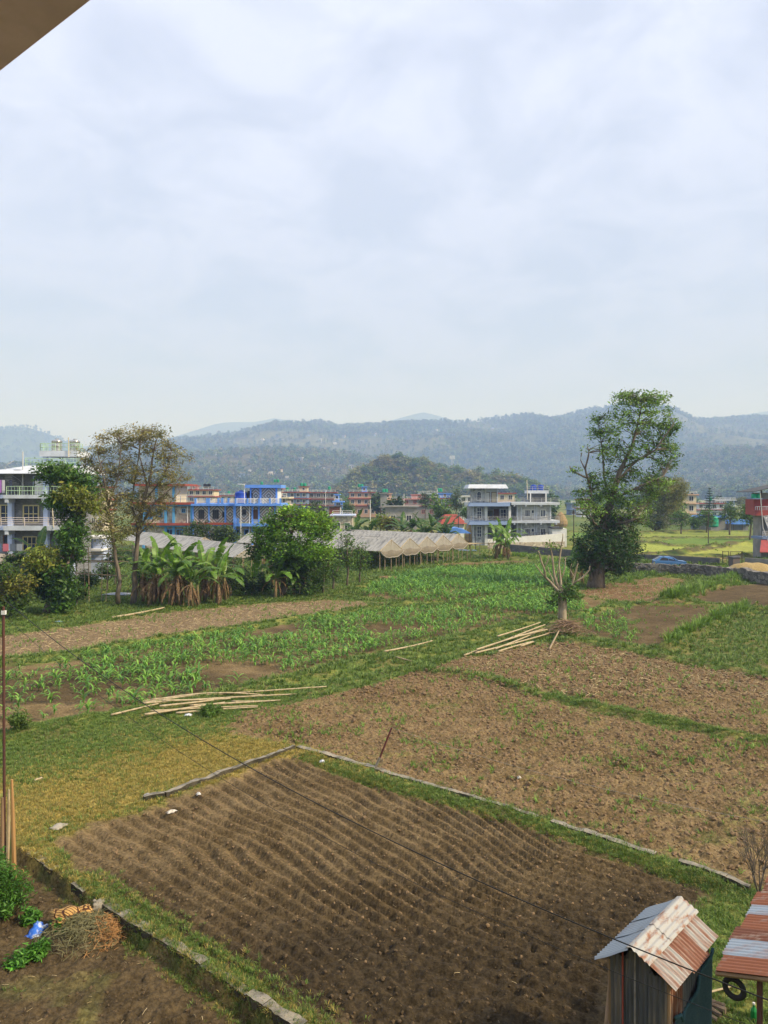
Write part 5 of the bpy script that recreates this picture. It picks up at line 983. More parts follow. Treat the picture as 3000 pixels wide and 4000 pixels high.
o = MB().box(P(2150, 0, 133).x, P(2206, 0, 133).x, 131.5, 134, 0, Zp(2062)).build('wall_hut', WHITE); tag(o, 'small white flat-roofed hut at the end of the white boundary wall', 'hut'); MB().box(P(2148, 0, 133).x, P(2190, 0, 133).x, 131.3, 134.2, Zp(2062), Zp(2056)).build('roof', DKGREY, o)
# blue arched gate and blue roofed shed by the tunnels
o = empty('blue_gate', (P(1820, 0, 124).x, 124, 0), 0, 'blue sheet-metal gate with an arched top beside the grey stone house', 'gate')
MB().prism([(-1.5, 0), (1.5, 0), (1.5, 2.2), (.8, 2.7), (0, 2.85), (-.8, 2.7), (-1.5, 2.2)], 'y', 0, .06).build('leaf_panel', SLATE, o); MB().box(-.03, .03, -.03, 0, 0, 2.8).box(-1.4, 1.4, -.03, -.001, 1.9, 1.96).box(-1.6, -1.5, -.1, .15, 0, 2.4).box(1.5, 1.6, -.1, .15, 0, 2.4).build('gate_frame', DKGREY, o)
for sx in (-.7, .7): MB().lathe([(.22, 0), (.22, .03)], 12).build('emblem', WHITE, o).location = (sx, -.02, 1.1); o.children[-1].rotation_euler = (R(90), 0, 0)
sh = empty('blue_roof_shed', (P(1775, 0, 126).x, 126, 0), 0, 'open shed with a bright blue curved sheet roof behind the plastic tunnels', 'shed')
MB().prism([(-2.7, 2.6), (2.7, 2.6), (1.6, 3.2), (.2, 3.55), (-1.4, 3.2)], 'y', -1, 2.5).build('roof', BLUE, sh); [MB().box(x - .06, x + .06, -.8, -.68, 0, 2.6).build('post', IRON, sh) for x in (-2.4, 0, 2.4)]
o = empty('red_roof_cottage', (P(1770, 0, 150).x, 150, 0), R(10), 'small white cottage with a red-brown tiled hip roof', 'cottage'); MB().box(-2.2, 2.2, 0, 4, -.3, 3.2).build('wall', WHITE, o); MB().hexa([(-2.8, -.6, 3.2), (2.8, -.6, 3.2), (2.8, 4.6, 3.2), (-2.8, 4.6, 3.2)], [(-1.2, 1.6, 5.0), (1.2, 1.6, 5.0), (1.2, 2.4, 5.0), (-1.2, 2.4, 5.0)]).build('roof', REDT, o); win(o, .8, 1.6, .8, 1.0, 0)
def haystack(px, D, r, h, lab):
    c = P(px, 0, D); o = MB().lathe([(r * .8, -.2), (r, h * .15), (r * .95, h * .4), (r * .6, h * .75), (r * .15, h)], 14).build('haystack', mat('hay', (.36, .26, .12), (.24, .165, .08), scale=5, bump=.1)); o.location = (c.x, D, 0); return tag(o, lab, 'haystack')
haystack(1858, 138, 2.0, 4.6, 'straw stack leaning at the side of the grey stone house'); haystack(2190, 215, 2.0, 4.0, 'conical straw stack in the paddies beyond the grey stone house')
# ------------------------------------------------------------------ plastic tunnels
FILM = mat('tunnel_film', (0.44, 0.42, 0.37), (0.55, 0.53, 0.48), scale=.9, rough=.45, transl=.25, c3=(.30, .285, .26), stretch=(1, .25, 1))
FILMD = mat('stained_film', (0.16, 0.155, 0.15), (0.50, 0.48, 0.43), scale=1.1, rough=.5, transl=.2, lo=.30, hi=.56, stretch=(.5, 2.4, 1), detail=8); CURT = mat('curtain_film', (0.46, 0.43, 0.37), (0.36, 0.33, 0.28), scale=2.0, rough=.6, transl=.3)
CURTD = mat('rolled_film', (0.26, 0.225, 0.17), (0.19, 0.165, 0.125), scale=2.0, rough=.7, transl=.2)
def tunnel(cx, cy, rz, wd, L, eave, ridge, label, group, seed, curtain=True):
    "local x across the gable, local y runs back along the ridge; front gable at y = 0"
    r = random.Random(seed); t = empty('plastic_tunnel', (cx, cy, 0), rz, label, 'greenhouse', group); h = wd / 2; n = 12
    for sgn, nm in ((-1, 'roof_film'), (1, 'roof_film')):
        V = []; F = []
        for i in range(n + 1):
            y = L * i / n
            for k in range(5):
                q = k / 4; sag = -.10 * math.sin(math.pi * q) * (1 if i % 3 else .2) + r.uniform(-.02, .02)
                V.append((sgn * h * q, y, ridge + (eave - ridge) * q + sag))
        for i in range(n):
            for k in range(4):
                a = i * 5 + k; f = (a, a + 1, a + 6, a + 5); F.append(f if sgn > 0 else f[::-1])
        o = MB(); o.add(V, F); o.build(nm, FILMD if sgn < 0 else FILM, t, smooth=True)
    g = MB(); g.add([(-h, 0, eave), (0, 0, ridge), (h, 0, eave), (h * .5, -.05, eave - .12), (0, -.08, eave + .06), (-h * .5, -.05, eave - .12)], [(0, 5, 4, 1), (1, 4, 3, 2)]); g.build('gable_film', CURT, t)
    if curtain:
        V = []; F = []; m = 14
        for i in range(m + 1):
            q = -1 + 2 * i / m; drop = .25 + .75 * (1 - q * q) + r.uniform(-.05, .05)
            top = eave + .06 - abs(abs(q) - .5) * .0 - .18 * (1 - abs(abs(q) * 2 - 1)); V += [(q * h, -.1, top), (q * h, -.26 - .06 * math.sin(i * 2.1), top - drop * .45), (q * h, -.2, top - drop * .8)]
        for i in range(m):
            for k in range(2): a = i * 3 + k; F.append((a, a + 1, a + 4, a + 3))
        o = MB(); o.add(V, F); o.build('rolled_curtain', CURTD, t, smooth=True)
        MB().tube([V[i * 3 + 2] for i in range(m + 1)], .07, 5).build('curtain_roll', CURT, t, smooth=True)
    MB().tube([(-h, 0, eave), (0, 0, ridge), (h, 0, eave)], .045, 5).build('gable_pole', BAMB, t)
    for x, y in [(-h, 0), (0, 0), (h, 0), (-h * .5, .1), (h * .5, .1)] + [(sx * h, L * k / 5) for k in range(1, 6) for sx in (-1, 1)]:
        MB().tube([(x + r.uniform(-.05, .05), y, -.2), (x, y, ridge if x == 0 else eave)], .05, 5).build('post', BAMD, t)
    return t
g0 = Vector((P(1490, 0, 89).x, 89, 0)); g1 = Vector((P(1818, 0, 106).x, 106, 0)); dv = (g1 - g0); rz = math.atan2(dv.y, dv.x); wd = dv.length / 4.9
TL = ['plastic tunnel with drooping torn corner at the end of the row by the young trees', 'second plastic tunnel from the young trees with a rolled gable curtain', 'middle plastic tunnel of the row of five with a sagging gable curtain', 'plastic tunnel beside the one next to the grey house path', 'plastic tunnel at the end of the row beside the blue gate']
for i in range(5):
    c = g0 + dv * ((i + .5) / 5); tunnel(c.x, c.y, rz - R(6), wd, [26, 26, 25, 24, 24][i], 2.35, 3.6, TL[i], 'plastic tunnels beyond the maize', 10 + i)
for i, (px, D) in enumerate([(990, 84), (880, 90), (800, 99)]):
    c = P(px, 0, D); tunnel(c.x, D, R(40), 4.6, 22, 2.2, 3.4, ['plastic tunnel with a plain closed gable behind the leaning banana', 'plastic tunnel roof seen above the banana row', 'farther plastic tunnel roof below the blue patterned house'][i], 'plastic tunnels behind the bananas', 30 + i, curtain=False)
# creeper inside the tunnels
r_ = np.random.default_rng(8); cen = []
for i in range(46):
    t = r_.uniform(0.02, 1); b = r_.uniform(.5, 9); q = g0 + dv * t + Vector((-dv.y, dv.x, 0)).normalized() * b; m = 60; cen.append(np.column_stack([r_.normal(q.x, .3, m), r_.normal(q.y, .3, m), r_.uniform(.1, 1.9, m)]))
V, F, C = leaf_quads(np.concatenate(cen), .2, r_, (.055, .11, .02)); o = np_obj('tunnel_crop', V, F, LEAF, col=C); tag(o, 'climbing green crop growing under the plastic tunnels', 'crop', kind='stuff')
o = MB(); c = P(1905, 2130, 112)
# bamboo rail fence by the tunnels
f = empty('pole_rack', (P(1830, 0, 108).x, 108, 0), 0, 'low rack of bamboo poles beside the end tunnel', 'rack')
for k in range(5): MB().tube([(-1 + .25 * k, -.4 + .2 * k, 1.9 + .05 * k), (3.4 + .1 * k, .1 * k, 2.15 - .02 * k)], .045, 5).build('pole', BAMB, f)
for x in (.3, 1.6, 2.9): MB().tube([(x, 0, -.1), (x, 0, 2.05)], .05, 5).build('post', BAMD, f)
o = MB().add([(-3, 0, .05), (3, -.6, .05), (3.4, 1.4, .05), (-2, 1.8, .05), (0, .6, .45), (1, .4, .35)], [(0, 1, 4), (1, 2, 5), (1, 5, 4), (2, 3, 4), (2, 4, 5), (3, 0, 4)]).build('soil_heap', mat('reddish_soil', (.30, .17, .085), (.22, .125, .065), scale=4, bump=.05)); x, y = G(1510, 2268); o.location = (x, y, 0); tag(o, 'low reddish soil heap beside the maize near the tunnels', 'soil heap')
o = MB().add([(-1.4, 0, .06), (1.2, -.5, .06), (1.6, .9, .06), (-1.0, 1.2, .06), (0, .4, .22)], [(0, 1, 4), (1, 2, 4), (2, 3, 4), (3, 0, 4)]).build('plastic_sheet', mat('grey_plastic', (.36, .38, .42), (.26, .28, .32), rough=.35)); x, y = G(455, 2325); o.location = (x, y, 0); tag(o, 'pale grey plastic sheet on the ground by the flushing tree', 'plastic sheet')

# ------------------------------------------------------------------ far village
def far_house(px0, px1, D, rows, wall, slab, label, depth=8, nwin=3, tanks=(), roofbox=None, rz=0.0, frame=WHITE, railm=WHITE, group='houses of the far village', eave=.6, pane=GLASSD, pitched=None, base=-.4):
    s = D / FPX; xc = (px0 + px1) / 2; w_ = (px1 - px0) * s; Z = lambda py: CAM_H - (py - HOR) * s
    o = empty('village_house', ((xc - CX) * s, D, 0), rz, label, 'house', group); zs = [base] + [Z(r) for r in sorted(rows, reverse=True)]
    for k in range(len(zs) - 1):
        z0, z1 = zs[k], zs[k + 1]; inset = .0
        MB().box(-w_ / 2, w_ / 2, 0, depth, z0 + (.0 if k == 0 else .02), z1 - .32).build('wall', wall, o); MB().box(-w_ / 2 - eave, w_ / 2 + eave, -eave, depth + eave, z1 - .32, z1).build('slab', slab, o)
        zc = (z0 + z1 - .32) / 2 + .15; h = min(1.4, (z1 - z0) * .5)
        for i in range(nwin): win(o, -w_ / 2 + w_ * (i + .5) / nwin, zc, min(1.2, w_ / nwin * .5), h, 0, frame=frame, pane=pane, nx=2, nz=1, trim=.12)
    zt = zs[-1]
    if railm: rail(o, [(-w_ / 2, -eave + .1, zt), (w_ / 2, -eave + .1, zt)], .8, railm, 2, 1.8, .045)
    if roofbox:
        a, b, ytop, bm, rm = roofbox; MB().box((a - xc) * s, (b - xc) * s, 1.5, 5, zt, Z(ytop) - .25).build('roof_room', bm, o); MB().box((a - xc) * s - .4, (b - xc) * s + .4, 1.1, 5.4, Z(ytop) - .25, Z(ytop)).build('roof_room_slab', rm, o); win(o, ((a + b) / 2 - xc) * s, (zt + Z(ytop)) / 2, .8, .9, 1.5, frame=frame, pane=pane, nx=1, nz=1)
    if pitched: MB().prism([(-w_ / 2 - .6, 0), (w_ / 2 + .6, 0), (0, 2.2)], 'y', -.7, depth + .5).build('roof', pitched, o).location.z = zt
    for i, (px, py, m, cn_) in enumerate(tanks):
        c = P(px, py, D); tank(c.x, D + 3, c.z, .62, 1.35, m, f'{cn_} water tank on the roof of the {label.split(" with")[0]}', 'tanks on ' + label[:40])
    return o
VH = [
 (735, 835, 250, [1912, 1938, 1962], CREAM, REDT, 'cream house with red tile eaves behind the patterned house', dict(roofbox=(740, 764, 1896, REDROOF, REDROOF), nwin=4, tanks=((808, 1905, TANKK, 'black'), (793, 1905, TANKK, 'black')))),
 (1100, 1120, 170, [1942, 1970], CEMENT, CREAM, 'narrow cement house with cream slabs at the corner of the patterned house', dict(nwin=1)),
 (1105, 1200, 290, [1921, 1946, 1970], SLATE, REDT, 'blue-grey house with red eaves and green tanks', dict(nwin=4, roofbox=(1168, 1200, 1900, CREAM, REDT), tanks=((1175, 1900, TANKG, 'green'), (1188, 1900, TANKG, 'green'), (1148, 1918, TANKG, 'green'), (1118, 1918, TANKG, 'green')))),
 (1205, 1310, 300, [1922, 1948, 1974], CEMENT, REDT, 'long cement house with red eaves behind the dark tree', dict(nwin=4, tanks=((1284, 1913, TANKG, 'green'),))),
 (1306, 1336, 230, [1958, 1985], BLUE, BLUE, 'small bright blue house with bright blue roof', dict(nwin=1, depth=5, roofbox=(1308, 1322, 1930, BLUE, BLUE))),
 (1364, 1470, 310, [1922, 1946, 1974], PEACH, REDT, 'three-storey peach house with red slabs and green tanks', dict(nwin=4, frame=WHITE, roofbox=(1412, 1432, 1900, BLUE, BLUE), tanks=((1402, 1903, TANKG, 'green'), (1413, 1903, TANKG, 'green')))),
 (1486, 1512, 290, [1925, 1980], CEMENT, CEMENT, 'tall narrow cement house with a blank grey wall', dict(nwin=0, railm=None)),
 (1512, 1552, 292, [1950, 1980], PEACH, PEACH, 'small peach house with orange slab beside the blank grey wall', dict(nwin=2, roofbox=(1500, 1530, 1926, PEACH, PEACH), tanks=((1499, 1923, TANKG, 'green'), (1509, 1923, TANKG, 'green')))),
 (1572, 1702, 300, [1948, 1974], CEMENT, PINK, 'long grey house with pink slabs and red windows', dict(nwin=4, frame=PINK, pane=BROWNF, roofbox=(1608, 1665, 1931, PINK, PINK))),
 (1704, 1756, 285, [1945, 1972], SLATE, REDT, 'grey-blue house with a bright blue roof room', dict(nwin=2, roofbox=(1713, 1765, 1926, BLUE, BLUE), tanks=((1716, 1921, TANKG, 'green'), (1724, 1921, TANKG, 'green')))),
 (1640, 1712, 380, [1926, 1950, 1975], LGREY, LGREY, 'grey house with pale flat roof behind the pink-slabbed house', dict(nwin=4)),
 (1800, 1846, 250, [1936, 1965], WHITE, WHITE, 'rough white unfinished house beside the grey stone house', dict(nwin=2, pane=GLASSD, railm=None)),
 (1505, 1628, 200, [1976], CEMENT, CEMENT, 'low weathered shack with a pale sheet roof and curtains', dict(nwin=2, depth=5, railm=None, roofbox=None)),
 (1300, 1376, 165, [2010], STONEC, PALEBLUE, 'low stone house with pale blue parapet below the brick wall', dict(nwin=2, frame=WHITE, depth=6)),
 (2230, 2290, 330, [1965, 1990], SLATE, SLATE, 'dark blue house glimpsed through the tall tree branches', dict(nwin=3)),
 (2270, 2310, 300, [1950, 1985], WHITE, REDT, 'white house with red eaves behind the tall tree', dict(nwin=2)),
 (2640, 2720, 225, [1930, 1965, 2005], CREAM, PEACH, 'cream house with striped wall and red roof beyond the bamboo clump', dict(nwin=2, roofbox=(2690, 2732, 1932, REDROOF, REDROOF))),
 (2725, 2830, 290, [1965, 1990], LGREY, REDT, 'long grey house with red eaves behind the conifer', dict(nwin=4, tanks=((2788, 1955, TANKG, 'green'),))),
 (2790, 2870, 300, [1952, 1975], SLATE, LGREY, 'grey house with pale roof line behind the conifer', dict(nwin=3)),
 (2395, 2470, 240, [2012], BROWNF, DKGREY, 'dark low house with red door behind the tall tree', dict(nwin=3, railm=None, depth=6, frame=REDT)),
 (860, 930, 330, [1935, 1960], CREAM, REDT, 'cream house with red eaves behind the blue tanks', dict(nwin=3, tanks=((888, 1930, TANKG, 'green'),))),
 (330, 400, 190, [1900, 1950, 1990], CREAM, REDT, 'cream house with red eaves behind the flushing tree', dict(nwin=3)),
 (1000, 1060, 340, [1915, 1940], CEMENT, DKGREY, 'dark flat-roofed house behind the roof tower', dict(nwin=2, tanks=((1018, 1893, TANKG, 'green'),))),
 (1060, 1100, 330, [1908, 1935], CEMENT, REDT, 'small red-eaved house behind the roof tower', dict(nwin=2, tanks=((1070, 1884, TANKG, 'green'), (1082, 1884, TANKG, 'green')))),
 (1850, 1890, 300, [1932, 1960], WHITE, REDROOF, 'white house with red roof behind the grey stone house', dict(nwin=2, pitched=REDROOF, railm=None)),
 (1945, 2010, 260, [1925, 1960], CREAM, REDROOF, 'cream house with pinkish red roof behind the roof terrace', dict(nwin=2, railm=None)),
]
for a in VH: far_house(*a[:7], **a[7])
# brick wall of an unfinished house, sheet roofed sheds
D = 185; s = cor(D); bw = empty('brick_shed', (0, D, 0), 0, 'bare red brick shed with a crooked sheet roof', 'shed'); X = lambda px: (px - CX) * s; Zp = lambda py: CAM_H - (py - HOR) * s
hb(bw, 'wall', BRICKRED, X(1286), X(1328), 0, 6, -.3, Zp(1980)); hb(bw, 'corner_column', WHITE, X(1328), X(1332), -.1, .4, -.3, Zp(1980)); MB().hexa([(X(1280), -.4, Zp(1982)), (X(1336), -.4, Zp(1978)), (X(1336), 6.4, Zp(1978)), (X(1280), 6.4, Zp(1982))], [(X(1280), -.4, Zp(1978)), (X(1336), -.4, Zp(1973)), (X(1336), 6.4, Zp(1973)), (X(1280), 6.4, Zp(1978))]).build('roof', DKGREY, bw)
for px0, px1, D, yt, yb, m, lab in ((2725, 2845, 195, 2014, 2022, BLUE, 'long low shed with a blue sheet roof beyond the paddies'), (2860, 2935, 195, 2030, 2048, BLUE, 'open shed with an arched blue tarpaulin roof'), (2600, 2660, 260, 2005, 2012, DKGREY, 'low dark shed beside the bamboo clump')):
    s = cor(D); o = empty('sheet_shed', ((px0 + px1) / 2 * s - CX * s, D, 0), 0, lab, 'shed'); w_ = (px1 - px0) * s; zt = CAM_H - (yt - HOR) * s; zb = CAM_H - (yb - HOR) * s
    MB().box(-w_ / 2 + .3, w_ / 2 - .3, 1, 5, -.4, zb - .02).build('wall', CEMENT, o); MB().prism([(-w_ / 2, zb), (w_ / 2, zb), (w_ * .35, zb + (zt - zb) * .8 + .1), (0, zt + .12), (-w_ * .35, zb + (zt - zb) * .8 + .1)], 'y', -.4, 5.5).build('roof', m, o)
    [MB().box(x - .07, x + .07, -.3, -.16, -.3, zb).build('post', IRON, o) for x in (-w_ * .45, 0, w_ * .45)]
c = P(2786, 2038, 190); tank(c.x, 190, .9, 1.2, 2.7, TANKG, 'big green water tank on a low stand by the blue-roofed shed'); MB().box(-1, 1, -1, 1, -.9, 0).build('stand', CEMENT, bpy.data.objects[[o.name for o in bpy.data.objects if o.name.startswith('water_tank')][-1]])
# cell tower and power poles
ct = empty('cell_tower', (P(1766, 0, 860).x, 860, 0), 0, 'slim steel cell tower with antenna panels on the wooded knoll', 'tower'); zt = P(0, 1780, 860).z; o = MB()
for a, b in ((-1, -1), (1, -1), (1, 1), (-1, 1)): o.tube([(a * 1.3, b * 1.3, 10), (a * .8, b * .8, zt - 2)], .22, 4)
for k in range(12): z = 12 + (zt - 14) * k / 12; o.tube([(-1.2, -1.2, z), (1.1, -1.1, z + 2.5)], .1, 3).tube([(1.2, -1.2, z), (-1.1, -1.1, z + 2.5)], .1, 3)
o.build('mast', LGREY, ct); [MB().box(x - .45, x + .45, -1.6, -1.2, zt - 4, zt).build('antenna_panel', WHITE, ct) for x in (-2.2, -.6, .9, 2.3)]
def pole(px, D, ytop, lab, m=CEMENT, r=.13, arm=True):
    c = P(px, ytop, D); z0 = gz(c.x, D) if D < 189 else -.3; o = empty('utility_pole', (c.x, D, z0), 0, lab, 'pole', 'utility poles in the village'); MB().tube([(0, 0, 0), (0, 0, c.z - z0)], [r, r * .7], 7).build('shaft', m, o)
    if arm: MB().box(-.7, .7, -.05, .05, c.z - z0 - .6, c.z - z0 - .5).build('crossarm', IRON, o)
    return c
ends = [pole(1487, 140, 1985, 'dark utility pole with crossarm behind the banana clump', IRON), pole(1791, 128, 2003, 'thin dark utility pole before the red-roofed cottage', IRON, .09), pole(2241, 120, 1990, 'utility pole half hidden by the tall tree', IRON, .09), pole(2767, 140, 2000, 'utility pole behind the paddies', IRON, .09)]
pole(1446, 250, 1952, 'white pole before the peach house', WHITE, .15, False); pole(1578, 250, 1928, 'white pole beside the long pink-slabbed house', WHITE, .15, False); pole(1708, 250, 1912, 'white pole rising beside the blue roof room', WHITE, .15, False); pole(1272, 200, 1915, 'thin white mast above the long cement house', WHITE, .08, False)
for a, b in zip(ends, ends[1:]):
    pts = [a.lerp(b, t) - Vector((0, 0, 1.0 * math.sin(math.pi * t) + .5)) for t in np.linspace(0, 1, 15)]; o = MB().tube(pts, .022, 3).build('power_line', IRON); tag(o, ['power line between the poles behind the tunnels', 'power line passing before the grey stone house', 'power line over the paddies'][ends.index(a)], 'power line', 'power lines')
# ------------------------------------------------------------------ right side: walls, car, gates, red house
def wall_run(name, pts, h, th, m, label, cat='wall', cap=None, seed=0, rough=0.0):
    r = np.random.default_rng(seed); o = MB(); V = []
    P_ = []
    for (x0, y0), (x1, y1) in zip(pts, pts[1:]):
        n = max(2, int(math.hypot(x1 - x0, y1 - y0) / .5))
        for i in range(n): t = i / n; P_.append((x0 + (x1 - x0) * t, y0 + (y1 - y0) * t))
    P_.append(pts[-1]); z0s = gzs(np.array([p[0] for p in P_]), np.array([p[1] for p in P_]))
    for i, (p, z) in enumerate(zip(P_, z0s)):
        a = P_[max(0, i - 1)]; b = P_[min(len(P_) - 1, i + 1)]; d = Vector((b[0] - a[0], b[1] - a[1])).normalized(); n = Vector((-d.y, d.x)) * th / 2
        e = r.normal(0, rough, 4); zt = max(z, 0) * .3 + h + e[0]
        V += [(p[0] - n.x * (1 + e[1]), p[1] - n.y * (1 + e[1]), z - .6), (p[0] + n.x, p[1] + n.y, z - .6), (p[0] + n.x, p[1] + n.y, zt + e[2] * .3), (p[0] - n.x * (1 + e[3]), p[1] - n.y * (1 + e[3]), zt)]
    F = [(0, 1, 2, 3)]
    for i in range(len(P_) - 1):
        a = i * 4
        for k in range(4): F.append((a + k, a + 4 + k, a + 4 + (k + 1) % 4, a + (k + 1) % 4))
    a = (len(P_) - 1) * 4; F.append((a + 3, a + 2, a + 1, a)); o.add(V, F); o = o.build(name, m); return tag(o, label, cat)
wall_run('block_wall', [G(1990, 2152), G(2240, 2178), G(2480, 2196), G(2650, 2203), G(2812, 2214)], 1.05, .2, BLOCKW, 'long low grey block wall between the fields and the paddies')
wall_run('block_wall', [G(2912, 2222), G(3120, 2240)], 1.35, .2, CEMENT, 'plain cement wall to one side of the wire gates')
wall_run('dry_stone_wall', [G(2330, 2236), G(2480, 2240), G(2620, 2244), G(2760, 2250), G(2880, 2262), G(3060, 2290)], 1.12, .7, STONED, 'dark dry stone wall overgrown with grass before the blue car', rough=.08, seed=3)
# individual stones capping and facing the dry wall
SMAT = [mat('field_stone', (.25, .225, .20), (.13, .12, .105), scale=3, bump=.02), mat('dark_field_stone', (.13, .12, .105), (.075, .07, .06), scale=3, bump=.02)]
stm = [clod_mesh(f'stone_{i}', 450 + i, SMAT[i % 2]) for i in range(6)]; dw = [o for o in bpy.data.objects if o.name.startswith('dry_stone_wall')][0]
line = [G(2330, 2236), G(2480, 2240), G(2620, 2244), G(2760, 2250), G(2880, 2262), G(3060, 2290)]; r_ = random.Random(9)
for i in range(230):
    k = r_.randrange(5); t = r_.random(); x = line[k][0] + (line[k + 1][0] - line[k][0]) * t; y = line[k][1] + (line[k + 1][1] - line[k][1]) * t; o = link(bpy.data.objects.new('stone', stm[i % 6]), dw)
    top = r_.random() < .4; o.location = (x, y - (0 if top else .36), r_.uniform(1.02, 1.16) if top else r_.uniform(.1, .9)); o.scale = (r_.uniform(.16, .3), .16, r_.uniform(.1, .17)); o.rotation_euler = (0, 0, r_.uniform(-.3, .3))
# blue hatchback
CARB = paint('car_blue', (0.07, 0.20, 0.46), rough=.3, spec=.6); TYRE = mat('tyre_rubber', (.015, .015, .016), (.03, .03, .03), rough=.8)
c = G(2628, 2222); car = empty('parked_car', (c[0], c[1] + 1.2, 0), R(172), 'light blue old hatchback car parked behind the dry stone wall', 'car')
prof = [(-1.85, .35), (-1.9, .62), (-1.8, .86), (-.95, .93), (-.35, 1.36), (1.05, 1.40), (1.72, .98), (1.86, .9), (1.88, .4)]
o = MB(); n = len(prof); Vs = []
for yy, ins in ((-.78, 0), (-.74, .0), (.74, 0), (.78, 0)):
    pass
lo = [(x, z) for x, z in prof]
for yy, tp in ((-.80, 1), (.80, 1)):
    Vs += [(x, yy * (1.0 if z < .95 else .84), z) for x, z in lo]
o.add(Vs, [tuple(reversed(range(n))), tuple(range(n, 2 * n))] + [(i, (i + 1) % n, n + (i + 1) % n, n + i) for i in range(n)]); bd = o.build('body', CARB, car)
for sgn in (-1, 1):
    y_ = sgn * .80
    for nm, q in (('front_window', [(-.72, .97), (.18, .97), (.18, 1.31), (-.30, 1.31)]), ('rear_window', [(.26, .97), (1.28, .97), (.98, 1.33), (.26, 1.31)])):
        MB().add([(x, sgn * (.803 - (z - .93) * .30), z) for x, z in q] + [(x, sgn * (.79 - (z - .93) * .30), z) for x, z in q], [(0, 1, 2, 3), (4, 7, 6, 5), (0, 4, 5, 1), (1, 5, 6, 2), (2, 6, 7, 3), (3, 7, 4, 0)]).build(nm, GLASSD, car)
    for x in (-1.2, 1.2):
        wh = MB().lathe([(.20, -.09), (.29, -.09), (.31, -.05), (.31, .05), (.29, .09), (.20, .09)], 16).build('wheel', TYRE, car, smooth=True); wh.location = (x, sgn * .74, .31); wh.rotation_euler = (R(90), 0, 0); MB().lathe([(.19, -.095), (.17, .095)], 12).build('rim', STEEL, wh)
    MB().box(-1.90, -1.83, y_ * .62 - .12, y_ * .62 + .12, .62, .76).build('headlight', WHITE, car); MB().box(1.84, 1.9, y_ * .8 - .08, y_ * .8 + .08, .6, .85).build('tail_light', REDROOF, car)
    MB().box(-.62, -.5, sgn * .80, sgn * .92, .96, 1.06).build('mirror', CARB, car)
MB().add([(-.92, -.62, .96), (-.92, .62, .96), (-.37, .58, 1.33), (-.37, -.58, 1.33)], [(0, 1, 2, 3)]).build('windscreen', GLASSD, car).location = (-.02, 0, .02); MB().add([(1.68, -.6, 1.02), (1.68, .6, 1.02), (1.10, .56, 1.36), (1.10, -.56, 1.36)], [(3, 2, 1, 0)]).build('rear_screen', GLASSD, car).location = (.02, 0, .02); MB().box(-1.96, -1.86, -.76, .76, .36, .54).box(1.85, 1.95, -.76, .76, .36, .54).build('bumper', DKGREY, car); MB().box(-.2, -.16, -.6, .6, 1.375, 1.41).box(.7, .74, -.6, .6, 1.40, 1.44).build('roof_rail', DKGREY, car)
# wire gates and the sheet box between them
for i, (px0, px1) in enumerate(((2822, 2848), (2852, 2900))):
    D = 95.5 - i * .4; a, b = P(px0, 0, D), P(px1, 0, D); w_ = b.x - a.x; o = empty('wire_gate', (a.x, D, 0), 0, ['narrow yellow-framed wire gate at the end of the block wall', 'wider dark wire gate beside the rusty sheet box'][i], 'gate'); h = 1.9
    MB().box(0, .06, 0, .06, 0, h).box(w_ - .06, w_, 0, .06, 0, h).box(.06, w_ - .06, 0, .06, h - .06, h).box(.06, w_ - .06, 0, .06, .1, .16).box(.06, w_ - .06, .005, .055, h * .5, h * .5 + .05).build('gate_frame', IRON, o)
    m = MB(); [m.tube([(x, .03, .1), (x, .03, h)], .008, 3) for x in np.arange(.15, w_, .15)]; [m.tube([(.05, .03, z), (w_ - .05, .03, z)], .008, 3) for z in np.arange(.3, h, .2)]; m.build('mesh_wire', IRON, o)
c = G(2862, 2222); o = empty('sheet_box', (c[0], c[1] - 1, 0), R(10), 'small rusty grey sheet-metal box standing before the wire gates', 'box'); MB().box(-.45, .45, 0, .8, 0, 1.45).build('body', mat('grey_rust', (.11, .12, .13), (.17, .12, .09), scale=2), o); MB().hexa([(-.55, -.1, 1.45), (.55, -.1, 1.45), (.55, .9, 1.45), (-.55, .9, 1.45)], [(-.5, 0, 1.5), (.55, 0, 1.62), (.55, .85, 1.62), (-.5, .85, 1.5)]).build('roof', DKGREY, o)
c = G(2960, 2248); o = np.random.default_rng(2); n = 34; u = np.linspace(-3.4, 3.4, n); v = np.linspace(-1.6, 1.6, 16); U, W = np.meshgrid(u, v); Z = 1.25 * np.clip(1 - (U / 3.4) ** 2 - (W / 1.6) ** 2, 0, 1) ** .7 * (.8 + .4 * fbm(U * 1.2, W * 1.2, 3, 4)); I = np.arange(U.size).reshape(U.shape)
o = np_obj('straw_heap', np.stack([U, W, Z - .02], -1).reshape(-1, 3), np.stack([I[:-1, :-1], I[:-1, 1:], I[1:, 1:], I[1:, :-1]], -1).reshape(-1, 4), mat('yellow_straw', (.42, .31, .13), (.30, .215, .09), scale=6, bump=.05), smooth=True); o.location = (c[0], c[1] + 1.5, .1); tag(o, 'low heap of yellow straw by the cement wall', 'straw heap')
